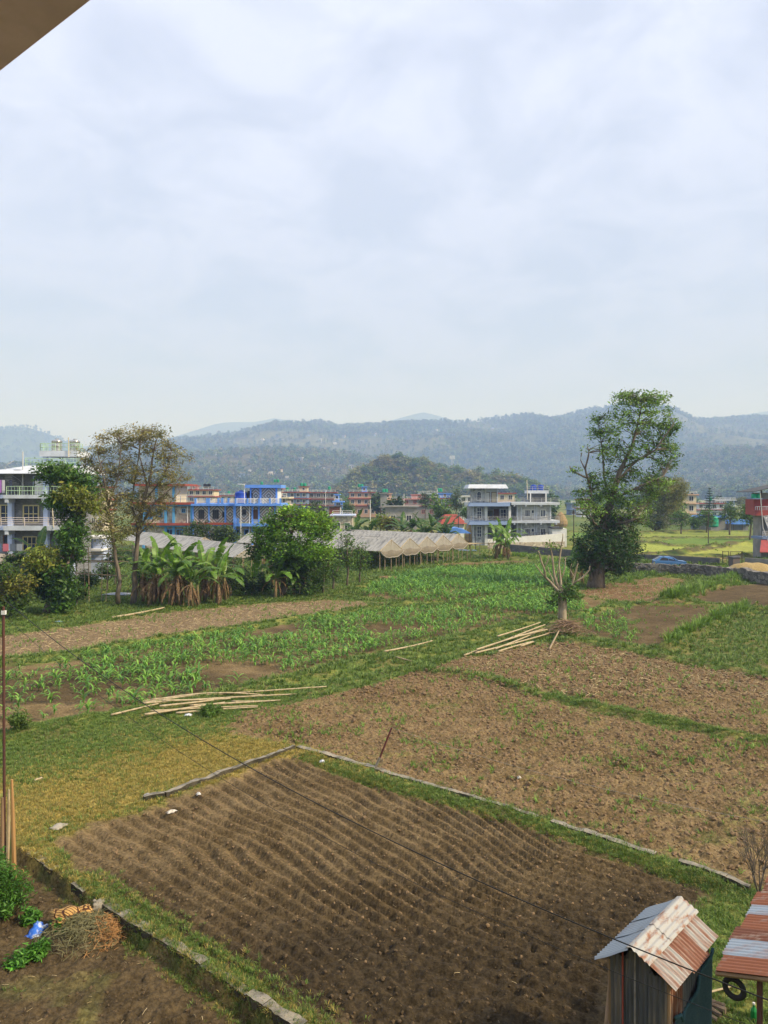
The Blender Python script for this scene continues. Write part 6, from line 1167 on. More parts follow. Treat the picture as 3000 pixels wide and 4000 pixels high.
# red house at the right edge
D = 106; s = cor(D); X = lambda px: (px - CX) * s; Zp = lambda py: CAM_H - (py - HOR) * s
hr = empty('red_house', (0, D, 0), 0, 'red and grey house with balcony, green tanks and a red sheet awning', 'house')
hb(hr, 'wall', REDROOF, X(2965), X(3120), 1.5, 4, Zp(2012), Zp(1950)); hb(hr, 'lower_wall', CEMENT, X(2990), X(3120), 1.2, 3.6, -.3, Zp(2012)); hb(hr, 'grey_wall', CEMENT, X(2990), X(3120), 2, 4, Zp(1950), Zp(1925)); hb(hr, 'balcony_floor', REDROOF, X(2955), X(3120), .3, 1.49, Zp(2014), Zp(1994)); rail(hr, [(X(2956), .4, Zp(1993)), (X(3100), .4, Zp(1993))], .5, LGREY, 1, .3, .03, bal=.22)
MB().hexa([(X(2935), -.5, Zp(1923)), (X(3130), -.5, Zp(1880)), (X(3130), 4.5, Zp(1880)), (X(2935), 4.5, Zp(1923))], [(X(2935), -.5, Zp(1920)), (X(3130), -.5, Zp(1876)), (X(3130), 4.5, Zp(1876)), (X(2935), 4.5, Zp(1920))]).build('roof', DKGREY, hr); hb(hr, 'post', IRON, X(2974), X(2977), 0, .2, Zp(1994), Zp(1916)); hb(hr, 'terrace', SLATE, X(2948), X(3120), -2.2, 1.1, Zp(2103), Zp(2094)); rail(hr, [(X(2950), -2.1, Zp(2094)), (X(3050), -2.1, Zp(2094))], .75, RAIL, 3, .8, .03)
MB().hexa([(X(2907), -4.4, Zp(2149)), (X(3120), -4.4, Zp(2151)), (X(3120), -2.0, Zp(2106)), (X(2946), -2.0, Zp(2106))], [(X(2907), -4.4, Zp(2146)), (X(3120), -4.4, Zp(2148)), (X(3120), -2.0, Zp(2103.4)), (X(2946), -2.0, Zp(2103.4))]).build('awning', REDROOF, hr)
for px in (2942, 2996): hb(hr, 'awning_post', IRON, X(px), X(px + 3), -4.2, -4.05, -.2, Zp(2147))
MB().tube([(X(2953), -1.2, Zp(1925)), (X(2958), -1.6, Zp(2060)), (X(2970), -2.4, Zp(2118))], .05, 6).build('stove_pipe', RAIL, hr); o = MB().hexa([(X(2985), -1.5, Zp(2080)), (X(3080), -1.5, Zp(2090)), (X(3080), .5, Zp(2000)), (X(2985), .5, Zp(2010))], [(X(2985), -1.5, Zp(2078)), (X(3080), -1.5, Zp(2088)), (X(3080), .5, Zp(1998)), (X(2985), .5, Zp(2008))]).build('porch_roof', STONEG, hr)
for i, px in enumerate((2947, 2965)): tank(X(px), D + .2, Zp(1946), .33, .65, TANKG, 'squat green water tank on the red house ledge', 'green tanks on the red house')
hb(hr, 'tank_ledge', SLATE, X(2936), X(2976), -.4, 1.4, Zp(1950), Zp(1946))
# ------------------------------------------------------------------ houses scattered over the hills
HW = [paint('hill_white', (.70, .68, .64)), paint('hill_cream', (.62, .55, .42)), paint('hill_blue', (.35, .45, .6)), paint('hill_grey', (.42, .42, .41))]; HR = [paint('hill_tin', (.55, .57, .6)), REDT, HW[0], SLATE]
hm_ = []
for k in range(6):
    me = MB().box(-4, 4, -3, 3, -3, 5).box(-4.4, 4.4, -3.4, 3.4, 5, 5.3).box(-2, 2.6, -2, 2, 5.3, 7.5 if k % 2 else 5.9)
    hm_.append(me)
def hill_house(px, py, H, lab, sc=1.0, k=0, grp='houses scattered over the hillsides'):
    V, _ = H; ny = int(V.shape[0] * .75); x_ = (px - CX) / FPX; z_ = (HOR - py) / FPX
    A = V[:ny]; e = (A[..., 0] / A[..., 1] - x_) ** 2 + ((A[..., 2] - CAM_H) / A[..., 1] - z_) ** 2; i = np.unravel_index(e.argmin(), e.shape); p_ = A[i]
    o = empty('hill_house', tuple(p_), R((px * 7) % 50 - 25), lab, 'house', grp); o.scale = (sc * 1.35,) * 3
    w2 = 4 + (px % 5) * .6; MB().box(-w2, w2, -3, 3, -4, 4.6).build('wall', HW[k % 4], o); MB().box(-w2 - .5, w2 + .5, -3.5, 3.5, 4.6, 5.2).build('roof', HR[(k // 2 + px) % 4], o)
    if k % 3 == 0: MB().box(-w2 * .6, w2 * .7, -2, 2.6, 5.2, 7.8).build('upper_wall', HW[(k + 1) % 4], o)
    for sx in (-.5, .1, .6): MB().box(sx * w2 - .5, sx * w2 + .5, -3.06, -2.98, 1.2, 3).build('window', GLASSD, o)
HL = 'pale house standing among the trees on the hazy hillside'
for i, (px, py) in enumerate([(845, 1752), (905, 1858), (945, 1862), (975, 1855), (1065, 1850), (1095, 1848), (1120, 1878), (1165, 1800), (1180, 1835), (1240, 1828), (1265, 1838), (1370, 1832), (1060, 1868), (1200, 1765), (1140, 1790)]): hill_house(px, py, H_mid, HL, 1.0 if px not in (1370, 1165) else 1.5, i)
for i, (px, py) in enumerate([(1030, 1722), (1095, 1715), (1205, 1705), (1245, 1722), (1320, 1738), (1255, 1760), (1395, 1785), (1425, 1730), (1525, 1692), (1560, 1718), (1565, 1740), (1640, 1702), (1700, 1690), (1740, 1752), (1770, 1700), (1830, 1730), (1860, 1755), (1880, 1700), (1910, 1715), (1955, 1735), (1975, 1690), (2000, 1728), (2030, 1680), (2060, 1665), (2100, 1700), (2190, 1652), (2250, 1640), (2290, 1650), (2230, 1640), (1590, 1685), (1470, 1705), (1350, 1710), (1870, 1680), (1930, 1680), (1760, 1675), (2700, 1700), (2830, 1700), (2890, 1720)]): hill_house(px, py, H_main, 'tiny white house high on the far blue ridge', 1.15, i, 'houses scattered over the far ridge')
for i, (px, py) in enumerate([(2725, 1922), (2755, 1915), (2790, 1925), (2850, 1905), (2880, 1915), (2810, 1742), (2760, 1850), (2860, 1840), (2900, 1868), (2930, 1860), (2820, 1880), (2740, 1880), (2960, 1890), (2990, 1850)]): hill_house(px, py, H_right, 'pale house on the slope beyond the conifer', 1.0, i, 'houses on the slope beyond the conifer')
# ------------------------------------------------------------------ the house the picture is taken from
u_ = Vector((0.77, -0.64, 0)); n_ = Vector((0.64, 0.77, 0))       # along its front, and outwards
oh = empty('camera_house', (0, 0, 0), math.atan2(u_.y, u_.x), 'plastered house with a brown painted roof overhang above the balcony', 'house')
EAVE = mat('brown_eave_paint', (0.74, 0.57, 0.61), (0.60, 0.46, 0.49), scale=2.2, rough=.8, bump=.004, bscale=30)
HOUSEW = paint('house_plaster', (0.55, 0.45, 0.36))
# local x along the front, local y outwards
MB().box(-12, 9.5, -9.5, 2.12, 11.6, 11.74).build('roof_slab', EAVE, oh)
MB().box(-12, 9.5, 1.98, 2.09, 11.74, 11.82).build('roof_lip', EAVE, oh)
MB().box(-11, 8.8, -9, -.9, -.2, 11.598).build('wall', HOUSEW, oh); MB().box(-10, 6.9, -.898, .55, 7.25, 7.4).build('balcony_floor', EAVE, oh)
MB().box(-9.0, 6.6, -9, -3.5, 11.741, 13.4).build('roof_room', HOUSEW, oh)  # unseen top storey, added for the shadow it casts

# ------------------------------------------------------------------ low concrete walls round the furrowed plot
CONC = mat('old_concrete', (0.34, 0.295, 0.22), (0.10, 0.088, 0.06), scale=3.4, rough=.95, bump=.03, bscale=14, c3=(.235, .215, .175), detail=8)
SHADED_CONC = mat('shaded_concrete', (0.095, 0.08, 0.055), (0.035, 0.032, 0.02), scale=4, rough=.95, bump=.03, bscale=14, detail=8)  # block sides: the wall face's shadow painted in as a dark earthy tone
def kerb(pts, th, top, label, seed, breaks=(), bot=-.7, segl=.48, side=0.0):
    r = random.Random(seed); root = empty('concrete_wall', (0, 0, 0), 0, label, 'wall'); k = 0
    for (x0, y0), (x1, y1) in zip(pts, pts[1:]):
        L = math.hypot(x1 - x0, y1 - y0); n = max(1, round(L / segl)); d = Vector(((x1 - x0) / L, (y1 - y0) / L)); nn = Vector((-d.y, d.x))
        for i in range(n):
            k += 1
            if k in breaks: continue
            a = Vector((x0, y0)) + d * (L * i / n - .004); b = Vector((x0, y0)) + d * (L * (i + 1) / n - .003); m = MB(); V = []; sub = 4
            for j in range(sub + 1):
                c = a.lerp(b, j / sub); jt = jt if j else r.uniform(-.018, .018); e1 = r.uniform(-.015, .015) + .035 * math.sin(c.x * 5 + c.y * 7 + seed); e2 = .03 * math.sin(c.x * 6 - c.y * 4); t = top + jt + r.uniform(-.012, .012) + .02 * math.sin(c.x * 3.1 + c.y * 4.3); c1 = c - nn * (th / 2 + e1); c2 = c + nn * (th / 2 + e2)
                V += [(c1.x, c1.y, bot), (c2.x, c2.y, bot), (c2.x, c2.y, t), (c1.x, c1.y, t - .01)]
            F = [(0, 1, 2, 3)] + [(4 * j + q, 4 * j + 4 + q, 4 * j + 4 + (q + 1) % 4, 4 * j + (q + 1) % 4) for j in range(sub) for q in range(4)] + [(4 * sub + 3, 4 * sub + 2, 4 * sub + 1, 4 * sub)]
            o = m.add(V, F).build('concrete_block', [CONC, SHADED_CONC], root)
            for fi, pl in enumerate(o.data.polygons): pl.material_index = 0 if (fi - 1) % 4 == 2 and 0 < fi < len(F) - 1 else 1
    return root
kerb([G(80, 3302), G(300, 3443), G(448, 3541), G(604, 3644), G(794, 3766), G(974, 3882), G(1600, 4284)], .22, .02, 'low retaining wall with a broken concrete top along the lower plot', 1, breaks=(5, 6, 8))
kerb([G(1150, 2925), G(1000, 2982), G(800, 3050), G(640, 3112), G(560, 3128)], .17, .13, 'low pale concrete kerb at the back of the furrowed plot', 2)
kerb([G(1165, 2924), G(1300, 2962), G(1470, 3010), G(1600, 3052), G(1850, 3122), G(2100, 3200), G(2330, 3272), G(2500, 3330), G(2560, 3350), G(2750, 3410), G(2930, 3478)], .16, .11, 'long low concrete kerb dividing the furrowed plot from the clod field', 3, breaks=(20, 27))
# weeds overgrowing the kerbs and the retaining wall
r_ = np.random.default_rng(12); pts = []
for line, n, sp, off in ((GV([(660, 1630), (760, 1668), (860, 1700), (1100, 1760), (1400, 1860), (1600, 1930)]), 3400, .14, -.18), ([G(330, 3430), G(480, 3526), G(640, 3630), G(830, 3750), G(1010, 3865), G(1600, 4240)], 3200, .26, -.03)):
    for _ in range(n):
        k = r_.integers(len(line) - 1); t = r_.uniform(); a = np.array(line[k]); b = np.array(line[k + 1]); pts.append(a + (b - a) * t + r_.normal(0, sp, 2) + np.array([off * .5, off]))
pts = np.array(pts); points_stuff('kerb_grass', np.column_stack([pts, gzs(pts[:, 0], pts[:, 1])]), r_.uniform(.4, 1.0, len(pts)), tuft_g + tuft_y[:1], 21, tilt=.25, label='short grass creeping over the concrete kerbs')

# ------------------------------------------------------------------ corrugated sheets
def rust_mat(name, zinc, rust, amount, sc=2.2, stretch=(1, .35, 1), wd=.12):
    m = mat(name, rust, zinc, scale=sc, rough=.55, lo=amount - wd, hi=amount + wd, stretch=stretch, c3=tuple((a + b) * .5 for a, b in zip(rust, zinc)), bump=.003, bscale=40, spec=.4, detail=8); return m
ZINC = rust_mat('zinc_sheet', (.34, .38, .41), (.26, .22, .19), .34); ZINCR = rust_mat('streaked_sheet', (.36, .35, .32), (.25, .10, .05), .47, 3.2, (.55, 3.2, .55), .09); ZINCT = rust_mat('ridge_zinc', (.37, .365, .34), (.25, .11, .055), .43, 5.0, (2.2, .8, 1), .08); RUST = rust_mat('rusty_sheet', (.42, .32, .24), (.20, .075, .038), .60, 3.2, (.5, 3.4, .5)); RUSTO = rust_mat('orange_rust_sheet', (.40, .37, .33), (.29, .105, .048), .64, 1.7, (.5, 2, 1)); ZINCB = rust_mat('blue_zinc_sheet', (.34, .40, .46), (.32, .13, .06), .42, 1.6, (.5, 1.6, 1))
TIN = mat('painted_tin', (.075, .085, .10), (.24, .205, .165), scale=2.2, rough=.6, stretch=(3, 3, .35), c3=(.12, .12, .122), bump=.003, bscale=30, detail=8)
def sheet(root, name, m, O, U, W, nu, pitch=.09, amp=.017, curl=0.0, seed=0, seg=6):
    "corrugated sheet at O spanned by vectors U (across the ridges) and W (along them)"
    r = random.Random(seed); O = Vector(O); U = Vector(U); W = Vector(W); N = U.cross(W).normalized(); k = max(8, int(U.length / pitch * 6)); V = []; F = []
    for j in range(seg + 1):
        for i in range(k + 1):
            t = i / k; q = j / seg; p_ = O + U * t + W * q + N * (amp * math.sin(2 * math.pi * t * U.length / pitch) + curl * (q - .5) ** 2 * .5 + .006 * math.sin(q * 7 + seed)); V.append(p_)
    n = len(V); V += [p_ - N * .0025 for p_ in V]
    for j in range(seg):
        for i in range(k):
            a = j * (k + 1) + i; F += [(a, a + 1, a + k + 2, a + k + 1), (n + a, n + a + k + 1, n + a + k + 2, n + a + 1)]
    return MB().add(V, F).build(name, m, root, smooth=True)
# the small tin shed
A = Vector((3.60, 11.16, 0)); rd = Vector((.675, .74, 0)).normalized(); pr = Vector((rd.y, -rd.x, 0)); rz = math.atan2(pr.y, pr.x)
sd_ = empty('tin_shed', (A.x, A.y, 0), rz, 'small tin shed with a rust-streaked gable roof and blue net on one side', 'shed'); sd_.scale = (.92, .92, .97)
RL = 1.9
# local x to the side, local y along the ridge
for i, (y0, y1, m, dz, ext) in enumerate(((-.05, .66, ZINCR, .010, 0), (.62, 1.30, RUST, .0, .03), (1.22, 1.86, ZINCR, .012, -.02))): sheet(sd_, 'roof_sheet', m, (.02, y0, 2.5 + dz), (0, y1 - y0, 0), (.70 + ext, 0, -.36 - ext * .5), 9, seed=i)
for i, (y0, y1) in enumerate(((-.12, .62), (.56, 1.26), (1.2, 1.9))): sheet(sd_, 'roof_sheet', ZINC, (-.02, y1, 2.5 + .008 * i), (0, y0 - y1, 0), (-.56, 0, -.36), 9, seed=10 + i)
for i, (y0, y1) in enumerate(((-.10, .82), (.76, 1.95))):
    V = []; F = []; k = 26; L = y1 - y0; cr_ = [(-.07 + .40 * q / 26, (.03 if -.07 + .40 * q / 26 > 0 else .03 + (-.07 + .40 * q / 26) * .9) - max(0, -.07 + .40 * q / 26) * .48 + .011 * math.sin(q * 6.283 / 5.6)) for q in range(27)]
    for j, (x, z) in enumerate(cr_):
        for q in range(k + 1): t = q / k; V.append((x, y0 + L * t, 2.515 + z + .010 * i))
    for j in range(len(cr_) - 1):
        for q in range(k): a = j * (k + 1) + q; F.append((a, a + 1, a + k + 2, a + k + 1))
    MB().add(V, F).build('ridge_sheet', ZINCT, sd_, smooth=True)
# walls: vertical corrugated sheets, battens, plaster skirt
x0, x1, yf, yb = -.42, .55, .10, 1.72
for i in range(3):
    a = x0 + (x1 - x0) * i / 3; b = x0 + (x1 - x0) * (i + 1) / 3 + .02; h = 2.5 - .50 * max(abs(a), abs(b)) - .05; sheet(sd_, 'wall_sheet', TIN, (a, yf - .004 * i, .0), (b - a, 0, 0), (0, 0, h if i != 1 else 2.38), 5, seed=20 + i)
MB().add([(x0, yf + .02, 1.9), (0, yf + .02, 2.47), (x1, yf + .02, 1.9)], [(0, 1, 2)]).build('gable_board', TIN, sd_)
for i in range(3): a = yf + (yb - yf) * i / 3; sheet(sd_, 'wall_sheet', TIN, (x0, a, 0), (0, (yb - yf) / 3, 0), (0, 0, 2.22), 5, seed=30 + i)
for i in range(3): a = yf + (yb - yf) * i / 3; sheet(sd_, 'wall_sheet', RUST if i == 0 else TIN, (x1, a, 0), (0, (yb - yf) / 3, 0), (0, 0, 2.14), 5, seed=40 + i)
sheet(sd_, 'wall_sheet', TIN, (x1, yb, 0), (x0 - x1, 0, 0), (0, 0, 2.15), 5, seed=50)
MB().box(-.20, -.175, yf - .028, yf - .014, .9, 2.32).build('batten', REDT, sd_); MB().box(.005, .03, yf - .030, yf - .014, .7, 2.42).build('batten', mat('grey_batten', (.3, .28, .25), (.2, .17, .14)), sd_)
MB().box(x0 - .01, x1 - .02, yf - .05, yf - .028, .0, 1.05).build('plaster_skirt', mat('stained_plaster', (.33, .26, .15), (.13, .11, .08), scale=3, bump=.01, lo=.4, hi=.6), sd_)
for x, y in ((x0, yf), (x1, yf), (x0, yb), (x1, yb)): MB().tube([(x, y, -.1), (x, y, 2.12)], .03, 6).build('corner_post', WOODM, sd_)
V = []; F = []; k = 22; m = 10
for i in range(k + 1):
    t = i / k; y = yf + .12 + (yb - yf - .05) * t; top = 1.52 + .55 * (t - .18) ** 2 * 1.15 - .10 * math.sin(math.pi * min(1, t / .5)) if t > .1 else 1.56
    for j in range(m + 1): q = j / m; V.append((x1 + .05 + .035 * math.sin(t * 15 + q * 2) * (1 - q * .4) + .03 * q, y, top * (1 - q) + .02))
for i in range(k):
    for j in range(m): a = i * (m + 1) + j; F.append((a, a + m + 1, a + m + 2, a + 1))
MB().add(V, F).build('net_curtain', mat('blue_net', (.035, .075, .085), (.06, .105, .115), scale=30, rough=.9, transl=.1), sd_, smooth=True)
MB().tube([V[i * (m + 1)] for i in range(k + 1)], .028, 6).build('net_hem', mat('net_hem', (.05, .12, .125), (.03, .08, .085), scale=20), sd_, smooth=True)
# open shelter with rusty roof
E = Vector((4.66, 10.8, 2.30)); su = Vector((.77, -.64, .27)); sv = Vector((.62, .78, 0)).normalized()
sl = empty('rusty_shelter', (E.x, E.y, 0), 0, 'open shelter with a roof of rust-orange and zinc corrugated sheets', 'shelter'); off = -Vector((E.x, E.y, 0))
for i, m in enumerate((RUSTO, ZINCB, RUST, RUSTO, ZINCB, RUSTO, RUST, RUSTO)):
    b = E + off + sv * (.44 * i) + Vector((0, 0, .012 * (i % 2))) - su * (.03 * (i % 3)); sheet(sl, 'roof_sheet', m, b, sv * .50, su * 3.4, 7, seed=60 + i, seg=8)
MB().tube([E + off + sv * .03 - Vector((0, 0, .05)), E + off + su * 3.4 + sv * .03 - Vector((0, 0, .05))], .035, 6).build('eave_pole', WOODM, sl)
for a, b in ((.55, .12), (.55, 3.2), (3.0, .12)): q = E + off + su * a + sv * b; MB().tube([(q.x, q.y, -.1), (q.x, q.y, q.z - .03)], .04, 7).build('post', mat('rusty_post', (.13, .06, .045), (.09, .045, .035), scale=4), sl)
# tyre hung under the eave
q = E + su * .22 + sv * .12; ty = empty('hanging_tyre', (q.x, q.y, 2.08), rz, 'small black tyre hanging from the shelter eave', 'tyre')
V = []; F = []; a1, a2 = 22, 8
for i in range(a1):
    for j in range(a2): a = 2 * math.pi * i / a1; b = 2 * math.pi * j / a2; rr = .125 + .04 * math.cos(b); V.append((rr * math.cos(a), .04 * math.sin(b), rr * math.sin(a)))
for i in range(a1):
    for j in range(a2): F.append((i * a2 + j, ((i + 1) % a1) * a2 + j, ((i + 1) % a1) * a2 + (j + 1) % a2, i * a2 + (j + 1) % a2))
MB().add(V, F).build('tread', TYRE, ty, smooth=True); MB().tube([(0, 0, .15), (.02, 0, .28)], .006, 4).build('hook_wire', IRON, ty)
# logs and stick beside the shed, green bottle
for i, (a, b, r) in enumerate(((( 2740, 3925), (2835, 3965), .055), ((2745, 3945), (2815, 3985), .045), ((2745, 3915), (2830, 3948), .05), ((2738, 3975), (2800, 4000), .04))):
    p_, q = G(*a), G(*b); o = MB().tube([(p_[0], p_[1], .06 + .05 * (i % 2)), (q[0], q[1], .07)], r, 8).build('log', mat('old_log', (.12, .085, .055), (.22, .17, .12), scale=6)); tag(o, 'weathered log lying beside the tin shed', 'log', 'logs beside the tin shed')
p_, q = G(2760, 3905), G(2865, 3862); o = MB().tube([(p_[0], p_[1], .12), (q[0], q[1], .05)], .018, 6).build('stick', BAMB); tag(o, 'thin pale stick lying by the logs under the shelter', 'stick')
p_ = G(2945, 3985); o = MB().lathe([(.05, 0), (.055, .03), (.055, .17), (.02, .23), (.02, .27)], 10).build('bottle', paint('green_plastic', (.02, .25, .06), rough=.3)); o.location = (p_[0], p_[1], 0); tag(o, 'green plastic bottle standing beside the rusty post', 'bottle')
MB().lathe([(.022, .268), (.022, .30)], 8).build('cap', WHITE, o)
p_, q = G(2370, 4000), G(2365, 3900); o = MB().tube([(p_[0] - .05, p_[1] - .1, 0), (q[0] + .12, q[1], .75)], .03, 7).build('leaning_stick', WOODM); tag(o, 'dark stick leaning against the front of the tin shed', 'stick')
# bare twiggy shrub by the shelter
p_ = G(2965, 3500); o = empty('bare_shrub', (p_[0], p_[1], 0), 0, 'bare twiggy shrub growing beside the shelter roof', 'shrub'); r_ = random.Random(2); mb = MB()
def twig(p, d, L, r, n):
    q = p + d * L; mb.tube([p, p.lerp(q, .5) + Vector((r_.uniform(-.03, .03), r_.uniform(-.03, .03), 0)), q], [r, r * .8, r * .55], 4, cap=False)
    if n:
        for _ in range(3): twig(p.lerp(q, r_.uniform(.5, 1)), (d + Vector((r_.uniform(-.6, .6), r_.uniform(-.6, .6), r_.uniform(-.1, .4)))).normalized(), L * .65, r * .55, n - 1)
for _ in range(6): twig(Vector((0, 0, 0)), Vector((r_.uniform(-.5, .5), r_.uniform(-.5, .5), 1)).normalized(), .75, .018, 3)
mb.build('branches', mat('grey_twig', (.16, .13, .10), (.10, .08, .06)), o)

# ------------------------------------------------------------------ bamboo poles
def bamboo(a, b, r=.045, z0=.05, z1=.05, label='', group='', m=None, bend=.0):
    a = Vector((*a, z0)); b = Vector((*b, z1)); L = (b - a).length; a.z += gz(a.x, a.y); b.z += gz(b.x, b.y); mid = a.lerp(b, .5); mid.z = max(mid.z, gz(mid.x, mid.y) + .05)
    n = max(4, int(L / .33)); pts = []; rr = []; side = (b - a).cross(Vector((0, 0, 1))).normalized()
    for i in range(n):
        for k in (0, .46, .5, .54):
            t = min(1, (i + k) / n); p_ = a * (1 - t) ** 2 + (mid * 2 - (a + b) * .5) * 2 * t * (1 - t) + b * t * t + side * bend * math.sin(math.pi * t); pts.append(p_); rr.append(r * (1 - .35 * t) * (1.14 if k == .5 else 1))
    o = MB().tube(pts, rr, 7).build('bamboo_pole', m or BAMB, smooth=True); return tag(o, label, 'bamboo pole', group)
Zm = lambda x, y: G(x * .9042, 2300 + y * .9042); r_ = random.Random(3)
for i, (a, b, z) in enumerate([((580, 497), (920, 472), .05), ((655, 500), (1425, 434), .18), ((615, 527), (1300, 462), .1), ((615, 512), (870, 488), .14), ((650, 552), (1130, 512), .08), ((625, 568), (985, 500), .16), ((480, 572), (700, 522), .05), ((760, 548), (1130, 516), .05), ((1000, 494), (1228, 487), .06), ((700, 527), (1010, 490), .22), ((650, 492), (1165, 468), .05), ((690, 545), (940, 500), .25), ((600, 500), (840, 512), .08), ((820, 520), (1180, 490), .05)]):
    bamboo(Zm(*a), Zm(*b), r_.uniform(.036, .048), z + .04, z * .6 + .04, 'cut tan bamboo pole in the loose pile between the maize and the grass', 'bamboo poles piled beside the maize', bend=r_.uniform(-.12, .12))
Zm = lambda x, y: G(1500 + x * .9042, 2250 + y * .9042)
for i, (a, b, z) in enumerate([((345, 347), (680, 226), .08), ((395, 342), (715, 262), .14), ((490, 282), (680, 224), .3), ((480, 327), (700, 242), .2), ((495, 332), (650, 292), .06), ((400, 337), (690, 252), .26), ((560, 287), (712, 257), .33), ((520, 300), (700, 235), .3), ((590, 310), (655, 295), .1)]):
    bamboo(Zm(*a), Zm(*b), r_.uniform(.045, .06), z, z + .12, 'pale bamboo pole in the stack leaning by the pollarded tree', 'bamboo poles stacked by the pollarded tree', bend=r_.uniform(-.1, .1))
bamboo(Zm(0, 347), Zm(215, 303), .055, .22, .22, 'long single bamboo pole lying along the weedy bund', None, bend=.15); bamboo(Zm(52, 366), Zm(130, 378), .05, .1, .1, 'short dark bamboo piece beside the orange soil patch', None, BAMD); bamboo(Zm(715, 320), Zm(770, 240), .06, .05, .5, 'forked grey branch leaning on the brush heap', None, BAMD)
Zm = lambda x, y: G(x * .9042, 2300 + y * .9042); bamboo(Zm(485, 126), Zm(715, 88), .09, .1, .15, 'fallen pale banana stalk lying before the banana row', None, bend=.2)
# brush heap by the pollarded tree
p_ = G(2212, 2478); o = empty('brush_heap', (p_[0], p_[1], 0), 0, 'heap of dry brown twigs under the pollarded tree', 'brush heap'); o.scale = (1.35, 1.35, 1.25); mb = MB(); r_ = random.Random(6)
for i in range(230):
    a = r_.uniform(0, 6.28); q = abs(r_.gauss(0, .42)); c = Vector((q * math.cos(a) * 1.5, q * math.sin(a), max(.03, .62 - q * .7 + r_.uniform(-.15, .1)))); d = Vector((r_.gauss(0, 1), r_.gauss(0, 1), r_.gauss(0, .25))).normalized() * r_.uniform(.25, .6); mb.tube([c - d, c + Vector((0, 0, .06)), c + d], [.014, .012, .006], 3, cap=False)
mb.build('twigs', mat('dry_twig', (.34, .23, .14), (.22, .15, .09), scale=2), o)
# ------------------------------------------------------------------ rusty pole, stakes and shrub at the left edge
p_ = G(18, 3345); PT = Vector((p_[0], p_[1], 6.5)); o = empty('rusty_pole', (p_[0], p_[1], gz(*p_) - .05), 0, 'thin rusty steel pole carrying the black cable', 'pole'); MB().tube([(0, 0, 0), (-.03, 0, 6.55)], .035, 8).build('shaft', mat('rust_steel', (.12, .05, .035), (.075, .038, .03), scale=6, stretch=(1, 1, .2)), o); MB().box(-.07, .03, -.04, .04, 6.35, 6.45).build('insulator', WHITE, o)
STK = mat('orange_stake', (.46, .26, .10), (.33, .20, .085), scale=4, stretch=(1, 1, .15), rough=.6)
for i, (px, py, h, r, ln, lab) in enumerate(((56, 3372, 2.35, .05, -.06, 'orange-brown dry stake tallest in the bundle by the rusty pole'), (30, 3330, 1.9, .045, .03, 'thick yellowish stake tied beside the rusty pole'), (42, 3350, 1.7, .04, .05, 'greenish stake in the bundle by the rusty pole'), (6, 3350, 1.8, .05, .02, 'dark split stake behind the rusty pole'))):
    p_ = G(px, py); o = MB().tube([(0, 0, -.05), (ln * .5, .01, h * .5), (ln, 0, h)], [r * 1.1, r, r * .55], 7).build('wooden_stake', (STK, BAMB, mat('green_stake', (.18, .20, .06), (.12, .13, .05)), WOODM)[i]); o.location = (p_[0], p_[1], gz(*p_)); tag(o, lab, 'stake', 'stakes by the rusty pole')
def lshrub(name, c, h, w_, n, cols, leaf, label, seed, asp=.4, cat='shrub'):
    r = np.random.default_rng(seed); o = empty(name, (c[0], c[1], gz(*c)), 0, label, cat); mb = MB(); cen = []
    for i in range(n):
        a = r.uniform(0, 6.28); q = r.uniform(0, 1) ** .6 * w_; e = Vector((q * math.cos(a), q * math.sin(a), h * (1 - .45 * (q / w_) ** 2) * r.uniform(.55, 1.05))); mb.tube([(e.x * .25, e.y * .25, 0), (e.x * .6, e.y * .6, e.z * .55), e], [.012, .009, .004], 3, cap=False)
        for t in np.linspace(.35, 1, 7): cen.append(np.array([e.x * (.25 + .75 * t), e.y * (.25 + .75 * t), e.z * t]) + r.normal(0, .05, (7, 3)))
    mb.build('stems', mat('green_stem', (.10, .13, .04), (.07, .09, .03)), o); V, F, C = leaf_quads(np.concatenate(cen), leaf, r, cols, aspect=asp); np_obj('foliage', V, F, LEAF, o, col=C); return o
lshrub('feathery_shrub', G(25, 3620, -.5), 1.15, .55, 110, (.06, .15, .02), .085, 'feathery bright green shrub at the edge of the lower plot', 1, .25)
lshrub('feathery_shrub', G(-60, 3500, -.5), 1.1, .5, 80, (.055, .14, .02), .085, 'feathery green shrub beside the stakes', 2, .25)
lshrub('leafy_weed', G(75, 2870), .75, .45, 26, (.09, .14, .03), .10, 'pale leafy weed standing at the corner of the maize field', 3); lshrub('grass_clump', G(820, 2795), .45, .5, 40, (.07, .13, .02), .13, 'dark green clump growing over the bamboo pile', 4, .15)
for i, (px, py, z) in enumerate(((150, 3770, -.5), (240, 3690, -.5), (125, 3640, -.5), (60, 3800, -.5))): lshrub('broadleaf_weed', G(px, py, z), .28, .22, 12, (.07, .18, .025), .11, 'small bright broad-leaved weed at the foot of the rubbish heap', 10 + i, .3, 'weed'); bpy.data.objects[[o.name for o in bpy.data.objects if o.name.startswith('broadleaf_weed')][-1]]['group'] = 'weeds by the rubbish heap'
